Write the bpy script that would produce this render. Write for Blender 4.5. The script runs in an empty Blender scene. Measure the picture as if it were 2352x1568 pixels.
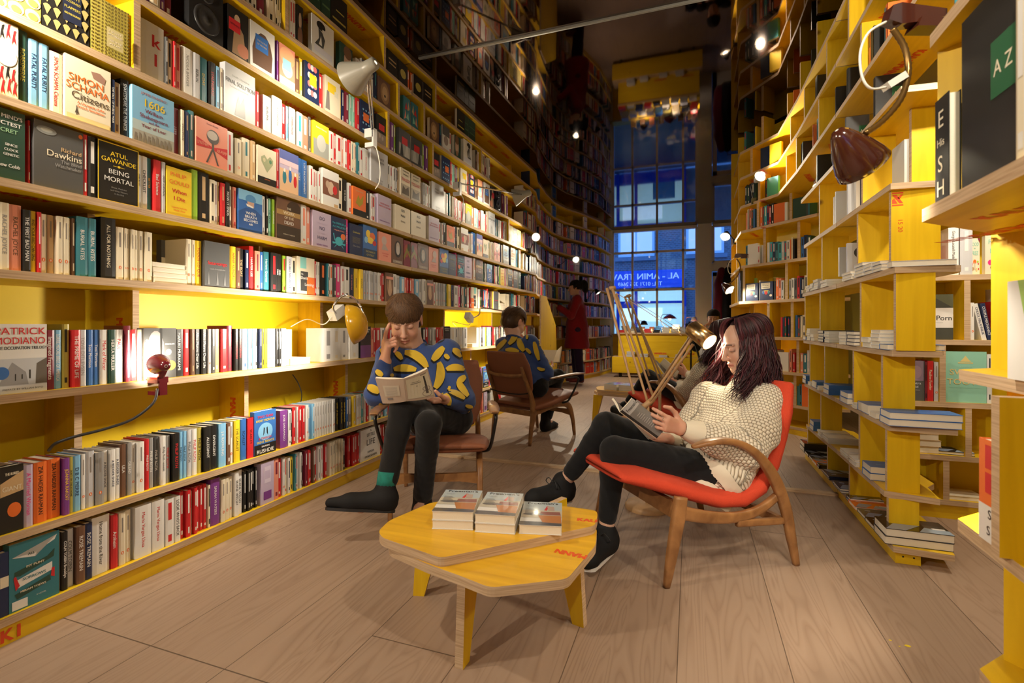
import bpy, math, random
import numpy as np
from mathutils import Vector, Matrix
from mathutils.bvhtree import BVHTree
random.seed(7)
scn = bpy.context.scene
COL = scn.collection
# ---------------------------------------------------------------- camera geometry (photo treated as 2352x1568)
F = 1136.0; CX = 1176.0; HY = 748.0; YAW = math.atan(411.0/1136.0)
CA, SA = math.cos(YAW), math.sin(YAW)
MIR = 3.39          # the mirror closing the room (plane Y = MIR)
CEIL = 3.094
def ray(px, py):
    k = (px-CX)/F
    return Vector((k*CA-SA, k*SA+CA, (HY-py)/F))      # scaled so that depth along the axis is 1
def Q(px, py, d=None, X=None, Y=None, Z=None, mirror=False):
    """world point seen at a photo pixel, at a known depth or on a known plane (mirror: seen in the mirror)"""
    v = ray(px, py)
    if mirror and Y is not None: Y = 2*MIR-Y
    if d is None:
        d = X/v.x if X is not None else Y/v.y if Y is not None else (Z-1.0)/v.z
    p = Vector((v.x*d, v.y*d, 1.0+v.z*d))
    if mirror: p.y = 2*MIR-p.y
    return p
def proj(p):
    d = -p[0]*SA+p[1]*CA
    if d < .02: return None
    r = p[0]*CA+p[1]*SA
    return CX+F*r/d, HY-F*(p[2]-1)/d, d
# ---------------------------------------------------------------- tagging
def tag(o, label=None, cat=None, group=None, kind=None):
    if label: o['label'] = label
    if cat: o['category'] = cat
    if group: o['group'] = group
    if kind: o['kind'] = kind
    return o
def empty(name, loc=(0,0,0), label=None, cat=None, group=None, rz=0):
    o = bpy.data.objects.new(name, None); COL.objects.link(o)
    o.empty_display_size = .05
    o.location = loc; o.rotation_euler = (0,0,rz)
    return tag(o, label, cat, group)
# ---------------------------------------------------------------- materials
def newmat(name):
    m = bpy.data.materials.new(name); m.use_nodes = True
    nt = m.node_tree; b = nt.nodes['Principled BSDF']
    return m, nt, b
def N(nt, t, **kw):
    n = nt.nodes.new(t)
    for k, v in kw.items(): setattr(n, k, v)
    return n
def plain(name, col, rough=.5, metal=0, spec=.5, coat=0, bump=0, bscale=60, var=0, emit=0, ecol=None, trans=0):
    m, nt, b = newmat(name)
    b.inputs['Base Color'].default_value = (*col, 1)
    b.inputs['Roughness'].default_value = rough
    b.inputs['Metallic'].default_value = metal
    b.inputs['Specular IOR Level'].default_value = spec
    if coat: b.inputs['Coat Weight'].default_value = coat
    if trans: b.inputs['Transmission Weight'].default_value = trans
    if emit:
        b.inputs['Emission Color'].default_value = (*(ecol or col), 1)
        b.inputs['Emission Strength'].default_value = emit
    if bump or var:
        tc = N(nt, 'ShaderNodeTexCoord'); nz = N(nt, 'ShaderNodeTexNoise')
        nz.inputs['Scale'].default_value = bscale; nz.inputs['Detail'].default_value = 4
        nt.links.new(tc.outputs['Object'], nz.inputs['Vector'])
        if bump:
            bp = N(nt, 'ShaderNodeBump'); bp.inputs['Strength'].default_value = bump; bp.inputs['Distance'].default_value = .002
            nt.links.new(nz.outputs['Fac'], bp.inputs['Height']); nt.links.new(bp.outputs[0], b.inputs['Normal'])
        if var:
            mx = N(nt, 'ShaderNodeMix', data_type='RGBA')
            mx.inputs['A'].default_value = (*[c*(1-var) for c in col], 1)
            mx.inputs['B'].default_value = (*[min(1, c*(1+var)) for c in col], 1)
            nt.links.new(nz.outputs['Fac'], mx.inputs['Factor']); nt.links.new(mx.outputs['Result'], b.inputs['Base Color'])
    return m
def wood(name, ca, cb, scale=(1,1,1), rough=.45, ring=6.0, spec=.4, coat=0, bump=.15, knots=True):
    """long-grained timber: stretched noise + knots, in object space (grain along the axis with the small scale)"""
    m, nt, b = newmat(name)
    tc = N(nt, 'ShaderNodeTexCoord'); mp = N(nt, 'ShaderNodeMapping'); mp.inputs['Scale'].default_value = scale
    nt.links.new(tc.outputs['Object'], mp.inputs['Vector'])
    n1 = N(nt, 'ShaderNodeTexNoise'); n1.inputs['Scale'].default_value = ring; n1.inputs['Detail'].default_value = 5; n1.inputs['Distortion'].default_value = .6
    nt.links.new(mp.outputs[0], n1.inputs['Vector'])
    r = N(nt, 'ShaderNodeValToRGB'); r.color_ramp.elements[0].color = (*ca, 1); r.color_ramp.elements[1].color = (*cb, 1)
    r.color_ramp.elements[0].position = .3; r.color_ramp.elements[1].position = .7
    nt.links.new(n1.outputs['Fac'], r.inputs['Fac'])
    out = r.outputs['Color']
    if knots:
        v = N(nt, 'ShaderNodeTexVoronoi'); v.inputs['Scale'].default_value = 3.1
        nt.links.new(tc.outputs['Object'], v.inputs['Vector'])
        k = N(nt, 'ShaderNodeValToRGB'); k.color_ramp.elements[0].position = .025; k.color_ramp.elements[1].position = .075
        k.color_ramp.elements[0].color = (1,1,1,1); k.color_ramp.elements[1].color = (0,0,0,1)
        nt.links.new(v.outputs['Distance'], k.inputs['Fac'])
        mx = N(nt, 'ShaderNodeMix', data_type='RGBA'); mx.inputs['B'].default_value = (ca[0]*.35, ca[1]*.28, ca[2]*.4, 1)
        nt.links.new(k.outputs['Color'], mx.inputs['Factor']); nt.links.new(out, mx.inputs['A']); out = mx.outputs['Result']
    nt.links.new(out, b.inputs['Base Color'])
    b.inputs['Roughness'].default_value = rough; b.inputs['Specular IOR Level'].default_value = spec
    if coat: b.inputs['Coat Weight'].default_value = coat
    if bump:
        bp = N(nt, 'ShaderNodeBump'); bp.inputs['Strength'].default_value = bump; bp.inputs['Distance'].default_value = .001
        nt.links.new(n1.outputs['Fac'], bp.inputs['Height']); nt.links.new(bp.outputs[0], b.inputs['Normal'])
    return m
def attrmat(name, rough=.45, spec=.4, sss=0, bump=0, bscale=300, coat=0, sheen=0):
    m, nt, b = newmat(name)
    a = N(nt, 'ShaderNodeAttribute'); a.attribute_name = 'Col'
    nt.links.new(a.outputs['Color'], b.inputs['Base Color'])
    b.inputs['Roughness'].default_value = rough; b.inputs['Specular IOR Level'].default_value = spec
    if sss:
        b.inputs['Subsurface Weight'].default_value = sss; b.inputs['Subsurface Radius'].default_value = (.012,.005,.003)
        b.inputs['Subsurface Scale'].default_value = 1
    if coat: b.inputs['Coat Weight'].default_value = coat
    if sheen: b.inputs['Sheen Weight'].default_value = sheen
    if bump:
        tc = N(nt, 'ShaderNodeTexCoord'); nz = N(nt, 'ShaderNodeTexNoise'); nz.inputs['Scale'].default_value = bscale
        nt.links.new(tc.outputs['Object'], nz.inputs['Vector'])
        bp = N(nt, 'ShaderNodeBump'); bp.inputs['Strength'].default_value = bump; bp.inputs['Distance'].default_value = .001
        nt.links.new(nz.outputs['Fac'], bp.inputs['Height']); nt.links.new(bp.outputs[0], b.inputs['Normal'])
    return m
YA, YB = (.72,.435,.006), (.85,.55,.012)
M = {}
M['yX'] = wood('yellow_formply_grain_x', YA, YB, (.7,9,9), ring=3.0, rough=.42)
M['yY'] = wood('yellow_formply_grain_y', YA, YB, (9,.7,9), ring=3.0, rough=.42)
M['yZ'] = wood('yellow_formply_grain_z', YA, YB, (9,9,.7), ring=3.0, rough=.42)
M['back'] = plain('yellow_painted_back_panel', (.76,.54,.006), .5, var=.06, bscale=3)
M['ply'] = wood('raw_ply_edge', (.42,.27,.15), (.66,.48,.30), (1.5,1.5,60), ring=4.0, rough=.7, knots=False)
M['print'] = attrmat('printed_paper', .38, .45)
M['gloss'] = attrmat('glossy_printed_cover', .16, .5, coat=.4)
M['page'] = plain('book_page_edges', (.80,.72,.58), .85, bump=.25, bscale=400)
M['redink'] = plain('red_stencil_ink', (.75,.075,.012), .55)
M['black'] = plain('black_metal', (.012,.012,.012), .35)
M['chrome'] = plain('chrome', (.75,.75,.75), .18, metal=1)
M['white'] = plain('white_paint', (.78,.77,.74), .4)
M['cable_w'] = plain('white_cable', (.75,.72,.64), .45)
M['rubber'] = plain('black_cable', (.015,.015,.016), .5)
def bulbmat(name, col, s):
    m, nt, b = newmat(name); b.inputs['Emission Color'].default_value = (*col,1); b.inputs['Emission Strength'].default_value = s
    b.inputs['Base Color'].default_value = (1,1,1,1); m.cycles.emission_sampling = 'NONE'; return m
M['bulb'] = bulbmat('lit_bulb', (1,.86,.62), 26)
M['bulbc'] = bulbmat('lit_cool_bulb', (.9,.96,1), 26)
# ---------------------------------------------------------------- mesh builder
class MB:
    def __init__(s): s.v=[]; s.f=[]; s.m=[]; s.c=[]; s.sm=[]; s.mats=[]
    def mi(s, mat):
        if mat not in s.mats: s.mats.append(mat)
        return s.mats.index(mat)
    def add(s, vs, fs, mat, col=(1,1,1), smooth=False):
        o = len(s.v); s.v.extend([tuple(p) for p in vs]); i = s.mi(mat)
        for f in fs:
            s.f.append(tuple(o+k for k in f)); s.m.append(i); s.c.append(col); s.sm.append(smooth)
        return s
    def box(s, lo, hi, mat, col=(1,1,1), frame=None, edge=None, axis=2):
        """axis-aligned box (optionally in a local frame); edge: material for the faces that are not across `axis`"""
        x0,y0,z0 = lo; x1,y1,z1 = hi
        vs = [(x0,y0,z0),(x1,y0,z0),(x1,y1,z0),(x0,y1,z0),(x0,y0,z1),(x1,y0,z1),(x1,y1,z1),(x0,y1,z1)]
        if frame is not None: vs = [frame @ Vector(p) for p in vs]
        fs = [(0,3,2,1),(4,5,6,7),(0,1,5,4),(2,3,7,6),(1,2,6,5),(3,0,4,7)]
        ax = [2,2,1,1,0,0]
        for f, a in zip(fs, ax):
            pass
        o = len(s.v); s.v.extend([tuple(p) for p in vs])
        for f, a in zip(fs, ax):
            mm = mat if (edge is None or a == axis) else edge
            s.f.append(tuple(o+k for k in f)); s.m.append(s.mi(mm)); s.c.append(col); s.sm.append(False)
        return s
    def prism(s, poly, z0, z1, mat, edge=None, col=(1,1,1), frame=None, smooth_side=False):
        n = len(poly)
        a = sum(poly[i][0]*poly[(i+1)%n][1]-poly[(i+1)%n][0]*poly[i][1] for i in range(n))
        if a < 0: poly = poly[::-1]
        vs = [(p[0],p[1],z0) for p in poly]+[(p[0],p[1],z1) for p in poly]
        if frame is not None: vs = [frame @ Vector(p) for p in vs]
        o = len(s.v); s.v.extend([tuple(p) for p in vs])
        def ff(f, mm, sm=False): s.f.append(tuple(o+k for k in f)); s.m.append(s.mi(mm)); s.c.append(col); s.sm.append(sm)
        ff(tuple(range(n-1,-1,-1)), mat); ff(tuple(range(n,2*n)), mat)
        for i in range(n): ff((i,(i+1)%n,n+(i+1)%n,n+i), edge or mat, smooth_side)
        return s
    def strip(s, front, back, z0, z1, mat, edge):
        """shelf following a plan polyline (front edge / back edge)"""
        n = len(front)
        for i in range(n-1):
            s.prism([front[i],front[i+1],back[i+1],back[i]], z0, z1, mat, edge)
        return s
    def tube(s, pts, rad, mat, n=8, col=(1,1,1), cap=True, up=None, flat=1.0):
        pts = [Vector(p) for p in pts]; k = len(pts)
        rads = rad if isinstance(rad, (list,tuple)) else [rad]*k
        vs = []; fs = []; pu = None
        for i, p in enumerate(pts):
            t = (pts[min(i+1,k-1)]-pts[max(i-1,0)])
            if t.length < 1e-9: t = Vector((0,0,1))
            t.normalize()
            if pu is None:
                pu = Vector(up) if up else (Vector((0,0,1)) if abs(t.z) < .9 else Vector((1,0,0)))
            u = pu - t*pu.dot(t)
            if u.length < 1e-6: u = t.orthogonal()
            u.normalize(); pu = u; w = t.cross(u)
            for j in range(n):
                a = 2*math.pi*j/n
                vs.append(p+(u*math.cos(a)*flat+w*math.sin(a))*rads[i])
        for i in range(k-1):
            for j in range(n):
                fs.append((i*n+j,i*n+(j+1)%n,(i+1)*n+(j+1)%n,(i+1)*n+j))
        if cap:
            fs.append(tuple(range(n-1,-1,-1))); fs.append(tuple((k-1)*n+j for j in range(n)))
        return s.add(vs, fs, mat, col, True)
    def lathe(s, prof, mat, frame=None, n=24, col=(1,1,1), cap=False):
        """profile [(r,z)] spun round local Z"""
        vs = []; k = len(prof)
        for r,z in prof:
            for j in range(n):
                a = 2*math.pi*j/n; vs.append(Vector((r*math.cos(a),r*math.sin(a),z)))
        if frame is not None: vs = [frame @ p for p in vs]
        fs = [(i*n+j,i*n+(j+1)%n,(i+1)*n+(j+1)%n,(i+1)*n+j) for i in range(k-1) for j in range(n)]
        if cap: fs += [tuple(range(n-1,-1,-1)), tuple((k-1)*n+j for j in range(n))]
        return s.add(vs, fs, mat, col, True)
    def build(s, name, parent=None, link=True, origin=None):
        me = bpy.data.meshes.new(name)
        vs = s.v
        if origin is not None:
            o = Vector(origin); vs = [tuple(Vector(p)-o) for p in vs]
        me.from_pydata(vs, [], s.f)
        for m in s.mats: me.materials.append(m)
        me.polygons.foreach_set('material_index', s.m)
        me.polygons.foreach_set('use_smooth', s.sm)
        at = me.attributes.new('Col', 'FLOAT_COLOR', 'FACE')
        at.data.foreach_set('color', np.array([(*c,1) for c in s.c], dtype=np.float32).ravel())
        me.update()
        ob = bpy.data.objects.new(name, me)
        if link: COL.objects.link(ob)
        if origin is not None: ob.location = origin
        if parent is not None: ob.parent = parent
        return ob
def frame_to(p, direction, up=(0,0,1)):
    """matrix whose local Z points along direction"""
    z = Vector(direction).normalized(); u = Vector(up)
    if abs(z.dot(u)) > .98: u = Vector((0,1,0))
    x = u.cross(z).normalized(); y = z.cross(x)
    m = Matrix((x,y,z)).transposed().to_4x4(); m.translation = Vector(p)
    return m
def frame_axes(o, x, y, z):
    m = Matrix((Vector(x),Vector(y),Vector(z))).transposed().to_4x4(); m.translation = Vector(o); return m
def spline(pts, n=8):
    P = [Vector(p) for p in pts]; out = []
    for i in range(len(P)-1):
        p0=P[max(i-1,0)];p1=P[i];p2=P[i+1];p3=P[min(i+2,len(P)-1)]
        for k in range(n):
            t=k/n
            out.append(.5*((2*p1)+(p2-p0)*t+(2*p0-5*p1+4*p2-p3)*t*t+(3*p1-p0-3*p2+p3)*t**3))
    out.append(P[-1]); return out
# ---------------------------------------------------------------- lettering (flat glyph faces, built-in font)
GL = {}
def load_glyphs():
    chars = "ABCDEFGHIJKLMNOPQRSTUVWXYZabcdefghijklmnopqrstuvwxyz0123456789.,:'-&!?"
    obs = {}
    def mk(t):
        c = bpy.data.curves.new('g','FONT'); c.body = t; c.resolution_u = 3; c.size = 1
        o = bpy.data.objects.new('g', c); COL.objects.link(o); return o
    for ch in chars: obs[ch] = (mk(ch), mk('|'+ch+'|'))
    ref = mk('||')
    dg = bpy.context.evaluated_depsgraph_get(); dg.update()
    def data(o):
        e = o.evaluated_get(dg); me = e.to_mesh()
        r = ([tuple(v.co) for v in me.vertices], [tuple(p.vertices) for p in me.polygons]); e.to_mesh_clear(); return r
    wid = lambda vs: max(v[0] for v in vs)-min(v[0] for v in vs)
    w0 = wid(data(ref)[0])
    for ch,(a,b) in obs.items():
        vs, fs = data(a); GL[ch] = (vs, fs, wid(data(b)[0])-w0)
    GL[' '] = ([], [], .28)
    for a,b in list(obs.values())+[(ref,None)]:
        for o in (a,b):
            if o: c=o.data; bpy.data.objects.remove(o); bpy.data.curves.remove(c)
load_glyphs()
def text_len(t): return sum(GL.get(ch, GL[' '])[2] for ch in t)
def put_text(mb, t, frame, width, height, mat, col, align='c', bold=0.0):
    """lettering in the local XY plane of frame, fitted inside width x height (cap height), centred at origin"""
    L = text_len(t)
    if L <= 0: return
    sy = height/.70; sx = min(sy*1.05, width/L)
    if sx < sy*.45: sy = sx/.45
    x = -L*sx/2 if align == 'c' else 0 if align == 'l' else -L*sx
    for dx in ([0] if not bold else [0, bold]):
        xx = x+dx
        for ch in t:
            vs, fs, adv = GL.get(ch, GL[' '])
            if fs: mb.add([frame @ Vector((xx+v[0]*sx, (v[1]-.35)*sy, dx*.02)) for v in vs], fs, mat, col)
            xx += adv*sx
# ---------------------------------------------------------------- lights
def spot(name, loc, target, power, col=(1,.8,.52), angle=100, blend=.6, r=.03, parent=None):
    l = bpy.data.lights.new(name, 'SPOT'); l.energy = power; l.color = col; l.spot_size = math.radians(angle); l.spot_blend = blend; l.shadow_soft_size = r
    o = bpy.data.objects.new(name, l); COL.objects.link(o); o.location = loc
    o.rotation_euler = (Vector(target)-Vector(loc)).to_track_quat('-Z','Y').to_euler()
    return o
def point(name, loc, power, col=(1,.8,.52), r=.04):
    l = bpy.data.lights.new(name, 'POINT'); l.energy = power; l.color = col; l.shadow_soft_size = r
    o = bpy.data.objects.new(name, l); COL.objects.link(o); o.location = loc; return o
# ================================================================ the room
def floor_material():
    m, nt, b = newmat('washed_pine_boards')
    L = nt.links.new
    tc = N(nt,'ShaderNodeTexCoord'); sep = N(nt,'ShaderNodeSeparateXYZ'); L(tc.outputs['Object'], sep.inputs[0])
    def math_(op, a, bb=None, c=None):
        n = N(nt,'ShaderNodeMath', operation=op)
        for i, v in enumerate((a,bb,c)):
            if v is None: continue
            if isinstance(v,(int,float)): n.inputs[i].default_value = v
            else: L(v, n.inputs[i])
        return n.outputs[0]
    u = math_('DIVIDE', math_('SUBTRACT', sep.outputs['X'], .272), .31)
    pid = math_('FLOOR', u); fr = math_('FRACT', u)
    edge = math_('LESS_THAN', math_('MINIMUM', fr, math_('SUBTRACT', 1.0, fr)), .0048)
    wn = N(nt,'ShaderNodeTexWhiteNoise', noise_dimensions='1D'); L(pid, wn.inputs['W'])
    # butt joints: at Y = 1.07 for the boards at the left, elsewhere scattered
    left = math_('LESS_THAN', sep.outputs['X'], -.97)
    off = math_('ADD', math_('MULTIPLY', left, 1.07), math_('MULTIPLY', math_('SUBTRACT', 1.0, left), math_('MULTIPLY', wn.outputs['Value'], 4.6)))
    v = math_('DIVIDE', math_('SUBTRACT', sep.outputs['Y'], off), 4.6)
    fv = math_('FRACT', math_('ADD', v, 40.0))
    joint = math_('LESS_THAN', math_('MINIMUM', fv, math_('SUBTRACT', 1.0, fv)), .00045)
    gap = math_('MAXIMUM', edge, joint)
    vid = math_('FLOOR', v)
    seed = math_('ADD', math_('MULTIPLY', pid, 3.7), math_('MULTIPLY', vid, 11.3))
    cmb = N(nt,'ShaderNodeCombineXYZ')
    L(math_('ADD', math_('MULTIPLY', sep.outputs['X'], 7.0), seed), cmb.inputs[0]); L(math_('MULTIPLY', sep.outputs['Y'], .62), cmb.inputs[1]); L(seed, cmb.inputs[2])
    nz = N(nt,'ShaderNodeTexNoise'); nz.inputs['Scale'].default_value = 1.1; nz.inputs['Detail'].default_value = 2; nz.inputs['Distortion'].default_value = .7; L(cmb.outputs[0], nz.inputs['Vector'])
    rings = math_('FRACT', math_('MULTIPLY', nz.outputs['Fac'], 15.0))
    rr = N(nt,'ShaderNodeValToRGB'); e = rr.color_ramp.elements
    e[0].position=.0; e[0].color=(0.275, 0.172, 0.108, 1); e[1].position=1; e[1].color=(0.235, 0.142, 0.087, 1)
    x = e.new(.3); x.color=(0.377, 0.259, 0.177, 1); x = e.new(.75); x.color=(0.348, 0.234, 0.156, 1)
    L(rings, rr.inputs['Fac'])
    big = N(nt,'ShaderNodeTexNoise'); big.inputs['Scale'].default_value = 1.6; big.inputs['Detail'].default_value = 3; L(tc.outputs['Object'], big.inputs['Vector'])
    pale = N(nt,'ShaderNodeMix', data_type='RGBA'); pale.inputs['B'].default_value=(0.385, 0.273, 0.194, 1)
    L(math_('MULTIPLY', big.outputs['Fac'], 1.05), pale.inputs['Factor']); L(rr.outputs['Color'], pale.inputs['A'])
    vor = N(nt,'ShaderNodeTexVoronoi'); vor.inputs['Scale'].default_value = 2.1; L(tc.outputs['Object'], vor.inputs['Vector'])
    kn = N(nt,'ShaderNodeValToRGB'); kn.color_ramp.elements[0].position=.03; kn.color_ramp.elements[0].color=(1,1,1,1); kn.color_ramp.elements[1].position=.09; kn.color_ramp.elements[1].color=(0,0,0,1)
    L(vor.outputs['Distance'], kn.inputs['Fac'])
    kx = N(nt,'ShaderNodeMix', data_type='RGBA'); kx.inputs['B'].default_value=(0.244, 0.177, 0.122, 1)
    L(math_('MULTIPLY', kn.outputs['Color'], .6), kx.inputs['Factor']); L(pale.outputs['Result'], kx.inputs['A'])
    hv = N(nt,'ShaderNodeHueSaturation'); L(kx.outputs['Result'], hv.inputs['Color'])
    L(math_('ADD', .9, math_('MULTIPLY', wn.outputs['Value'], .2)), hv.inputs['Value'])
    gx = N(nt,'ShaderNodeMix', data_type='RGBA'); gx.inputs['B'].default_value=(.13,.085,.055,1)
    L(gap, gx.inputs['Factor']); L(hv.outputs['Color'], gx.inputs['A']); L(gx.outputs['Result'], b.inputs['Base Color'])
    b.inputs['Roughness'].default_value = .5; b.inputs['Specular IOR Level'].default_value = .3
    bp = N(nt,'ShaderNodeBump'); bp.inputs['Strength'].default_value=.25; bp.inputs['Distance'].default_value=.002
    L(math_('SUBTRACT', math_('MULTIPLY', rings, .3), math_('MULTIPLY', gap, 2.0)), bp.inputs['Height']); L(bp.outputs[0], b.inputs['Normal'])
    return m
M['floor'] = floor_material()
# yellow paint speck drops stay in the floor mesh
fl = MB(); fl.box((-2.6,-4.3,-.06),(2.7,3.42,0), M['floor'])
for (px,py,r) in ((2085,1483,.006),(2045,1470,.003),(2066,1484,.002)):
    p = Q(px,py,Z=0.0)
    fl.prism([(p.x+r*math.cos(a)*(1.6 if k%2 else 1.2), p.y+r*math.sin(a)) for k,a in enumerate([i*math.pi/5 for i in range(10)])], 0, .0006, plain('yellow_paint_drop',(.75,.55,.02),.4))
tag(fl.build('floor'), 'pale washed pine floorboards running towards the mirror', 'floor', kind='structure')
# dark mirror-film ceiling
m, nt, b = newmat('black_mirror_ceiling_film')
b.inputs['Base Color'].default_value=(.13,.098,.082,1); b.inputs['Metallic'].default_value=1; b.inputs['Roughness'].default_value=.035
cl = MB(); cl.box((-2.6,-4.3,CEIL),(2.7,MIR+.03,CEIL+.05), m)
tag(cl.build('ceiling'), 'black mirror-finish ceiling reflecting the bookshelves', 'ceiling', kind='structure')
# mirror wall
m, nt, b = newmat('mirror_glass'); b.inputs['Base Color'].default_value=(.86,.86,.84,1); b.inputs['Metallic'].default_value=1; b.inputs['Roughness'].default_value=.006
mr = MB(); mr.box((-2.45,MIR,0),(1.14,MIR+.02,CEIL), m)
tag(mr.build('mirror'), 'full-height wall mirror doubling the bookshop at its far end', 'mirror')
tr = MB(); tr.box((-2.0,MIR-.012,CEIL-.012),(.9,MIR-.001,CEIL-.001), plain('brushed_trim',(.30,.29,.25),.35,metal=.6))
tag(tr.build('trim_1'), 'thin metal strip along the top edge of the mirror', 'trim', kind='structure')
tr = MB(); tr.box((-2.03,MIR-.02,0),(.83,MIR-.001,.016), M['ply'])
tag(tr.build('trim_2'), 'low wooden strip along the foot of the mirror', 'trim', kind='structure')
# outer walls
wl = MB(); wl.box((-2.6,-4.3,0),(-2.5,MIR,CEIL), M['white']); tag(wl.build('wall_left'), 'wall behind the long left bookcase', 'wall', kind='structure')
wl = MB(); wl.box((2.6,-4.3,0),(2.7,3.42,CEIL), M['back']); tag(wl.build('wall_right'), 'wall behind the right shelving', 'wall', kind='structure')
wl = MB(); wl.box((-2.6,MIR+.025,0),(2.7,MIR+.08,CEIL), M['white']); tag(wl.build('wall_back'), 'wall behind the mirror', 'wall', kind='structure')
# ---------------------------------------------------------------- street front (seen in the mirror)
WF = plain('grey_painted_window_frame',(.60,.58,.57),.5)
YW = -4.2
glassm, nt, b = newmat('shop_window_glass')
for n in list(nt.nodes): nt.nodes.remove(n)
o_ = N(nt,'ShaderNodeOutputMaterial'); mx_ = N(nt,'ShaderNodeMixShader'); t_ = N(nt,'ShaderNodeBsdfTransparent'); g_ = N(nt,'ShaderNodeBsdfGlossy')
t_.inputs['Color'].default_value=(.9,.95,1,1); g_.inputs['Roughness'].default_value=.01; mx_.inputs['Fac'].default_value=.07
nt.links.new(t_.outputs[0],mx_.inputs[1]); nt.links.new(g_.outputs[0],mx_.inputs[2]); nt.links.new(mx_.outputs[0],o_.inputs[0])
M['glass'] = glassm
def window(name, x0, x1, z0, z1, verts, horis, label, y=YW):
    r = empty(name, ((x0+x1)/2,y,z0), label, 'window'); r['kind']='structure'
    w = MB()
    for x in [x0,x1]: w.box((x-.035,y-.05,z0),(x+.035,y+.05,z1), WF)
    for z in [z0,z1]: w.box((x0,y-.05,z-.03),(x1,y+.05,z+.03), WF)
    for x in verts: w.box((x-.022,y-.035,z0),(x+.022,y+.035,z1), WF)
    for z in horis: w.box((x0,y-.035,z-.022),(x1,y+.035,z+.022), WF)
    f = w.build('window_frame'); f.parent = r; f.matrix_parent_inverse = Matrix.Translation(-r.location)
    g = MB(); g.box((x0,y-.004,z0),(x1,y+.004,z1), M['glass'])
    f = g.build('window_pane'); f.parent = r; f.matrix_parent_inverse = Matrix.Translation(-r.location)
window('window_1', -1.62, .12, .55, 3.06, [-1.19,-.68,-.155], [1.77,2.58], 'tall shop window of many panes looking onto the street')
window('window_2', .42, .95, 2.3, 3.06, [], [], 'small pane above the street door')
fw = MB()
fw.box((-2.6,YW-.06,0),(.16,YW+.06,.55), M['white']); fw.box((-2.6,YW-.06,.55),(-1.62,YW+.06,CEIL), M['white'])
fw.box((.13,YW-.1,0),(.40,YW+.1,CEIL), WF); fw.box((.97,YW-.06,0),(2.7,YW+.06,CEIL), M['white'])
fw.box((.40,YW-.06,2.12),(.97,YW+.06,2.28), WF)
tag(fw.build('wall_front'), 'shopfront wall with grey timber post beside the street door', 'wall', kind='structure')
dr = empty('door_1', (.68,YW,0), 'grey street door with a large glass pane', 'door'); dr['kind']='structure'
d_ = MB()
for lo,hi in (((.42,.0),(.50,2.1)),((.88,.0),(.96,2.1)),((.42,.0),(.96,.5)),((.42,2.02),(.96,2.1))): d_.box((lo[0],YW-.03,lo[1]),(hi[0],YW+.03,hi[1]), WF)
f = d_.build('door_leaf'); f.parent=dr; f.matrix_parent_inverse = Matrix.Translation(-dr.location)
g_ = MB(); g_.box((.5,YW-.004,.5),(.88,YW+.004,2.02), M['glass']); f=g_.build('door_pane'); f.parent=dr; f.matrix_parent_inverse = Matrix.Translation(-dr.location)
h_ = MB(); h_.tube([(.47,YW+.03,1.0),(.47,YW+.08,1.0),(.47,YW+.08,1.12)], .01, M['chrome']); f=h_.build('door_handle'); f.parent=dr; f.matrix_parent_inverse = Matrix.Translation(-dr.location)
# ---------------------------------------------------------------- across the street
YS = -10.5
brick, nt, b = newmat('dusk_brick')
bt = N(nt,'ShaderNodeTexBrick'); tc = N(nt,'ShaderNodeTexCoord'); mp = N(nt,'ShaderNodeMapping'); mp.inputs['Rotation'].default_value=(math.pi/2,0,0)
nt.links.new(tc.outputs['Object'],mp.inputs[0]); nt.links.new(mp.outputs[0],bt.inputs['Vector'])
bt.inputs['Color1'].default_value=(.20,.15,.12,1); bt.inputs['Color2'].default_value=(.14,.10,.09,1); bt.inputs['Mortar'].default_value=(.3,.28,.27,1); bt.inputs['Scale'].default_value=4
nt.links.new(bt.outputs['Color'],b.inputs['Base Color'])
bl = plain('blue_painted_timber',(.01,.03,.25),.4); 
lit = plain('lit_shop_interior',(.5,.6,.5),.6,emit=.8,ecol=(.50,.78,.66)); litw = plain('lit_upper_window',(.6,.7,.8),.5,emit=.5,ecol=(.62,.74,.95))
bs = empty('shop_building', (-1.5,YS,0), 'brick building across the street with a blue shop sign', 'building')
def bpart(name, mb): o=mb.build(name); o.parent=bs; o.matrix_parent_inverse=Matrix.Translation(-bs.location); return o
w = MB(); w.box((-7,YS-.3,0),(5,YS,7), brick); bpart('facade', w)
for x0,x1 in ((-4.05,-2.7),(-2.35,-1.15),(-.15,1.0)):
    w = MB(); w.box((x0,YS-.02,3.35),(x1,YS+.03,4.9), M['white']); w.box((x0+.08,YS+.03,3.43),(x1-.08,YS+.04,4.82), litw)
    w.box((x0-.1,YS,3.2),(x1+.1,YS+.12,3.33), plain('stone_sill',(.25,.24,.24),.8)); w.box(((x0+x1)/2-.03,YS+.04,3.43),((x0+x1)/2+.03,YS+.06,4.82), M['white']); bpart('upper_window', w)
w = MB(); w.box((-3.3,YS,2.28),(-.20,YS+.16,2.86), plain('sign_blue',(.012,.05,.42),.4,emit=.28,ecol=(.02,.10,.75)))
sw = plain('sign_white',(.75,.8,.9),.4,emit=.3)
fr = frame_axes((-1.60,YS+.165,2.66),(-1,0,0),(0,0,1),(0,1,0))
put_text(w,'AL - AMIN TRAVEL',fr,2.5,.20,sw,(1,1,1),bold=.012)
fr = frame_axes((-1.62,YS+.165,2.41),(-1,0,0),(0,0,1),(0,1,0))
put_text(w,'TEL: 0171 375 2669',fr,1.45,.13,sw,(1,1,1),bold=.006)
bpart('shop_sign', w)
w = MB(); w.box((-3.3,YS+.01,.4),(-.20,YS+.03,2.2), lit); bpart('shop_glazing', w)
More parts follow.
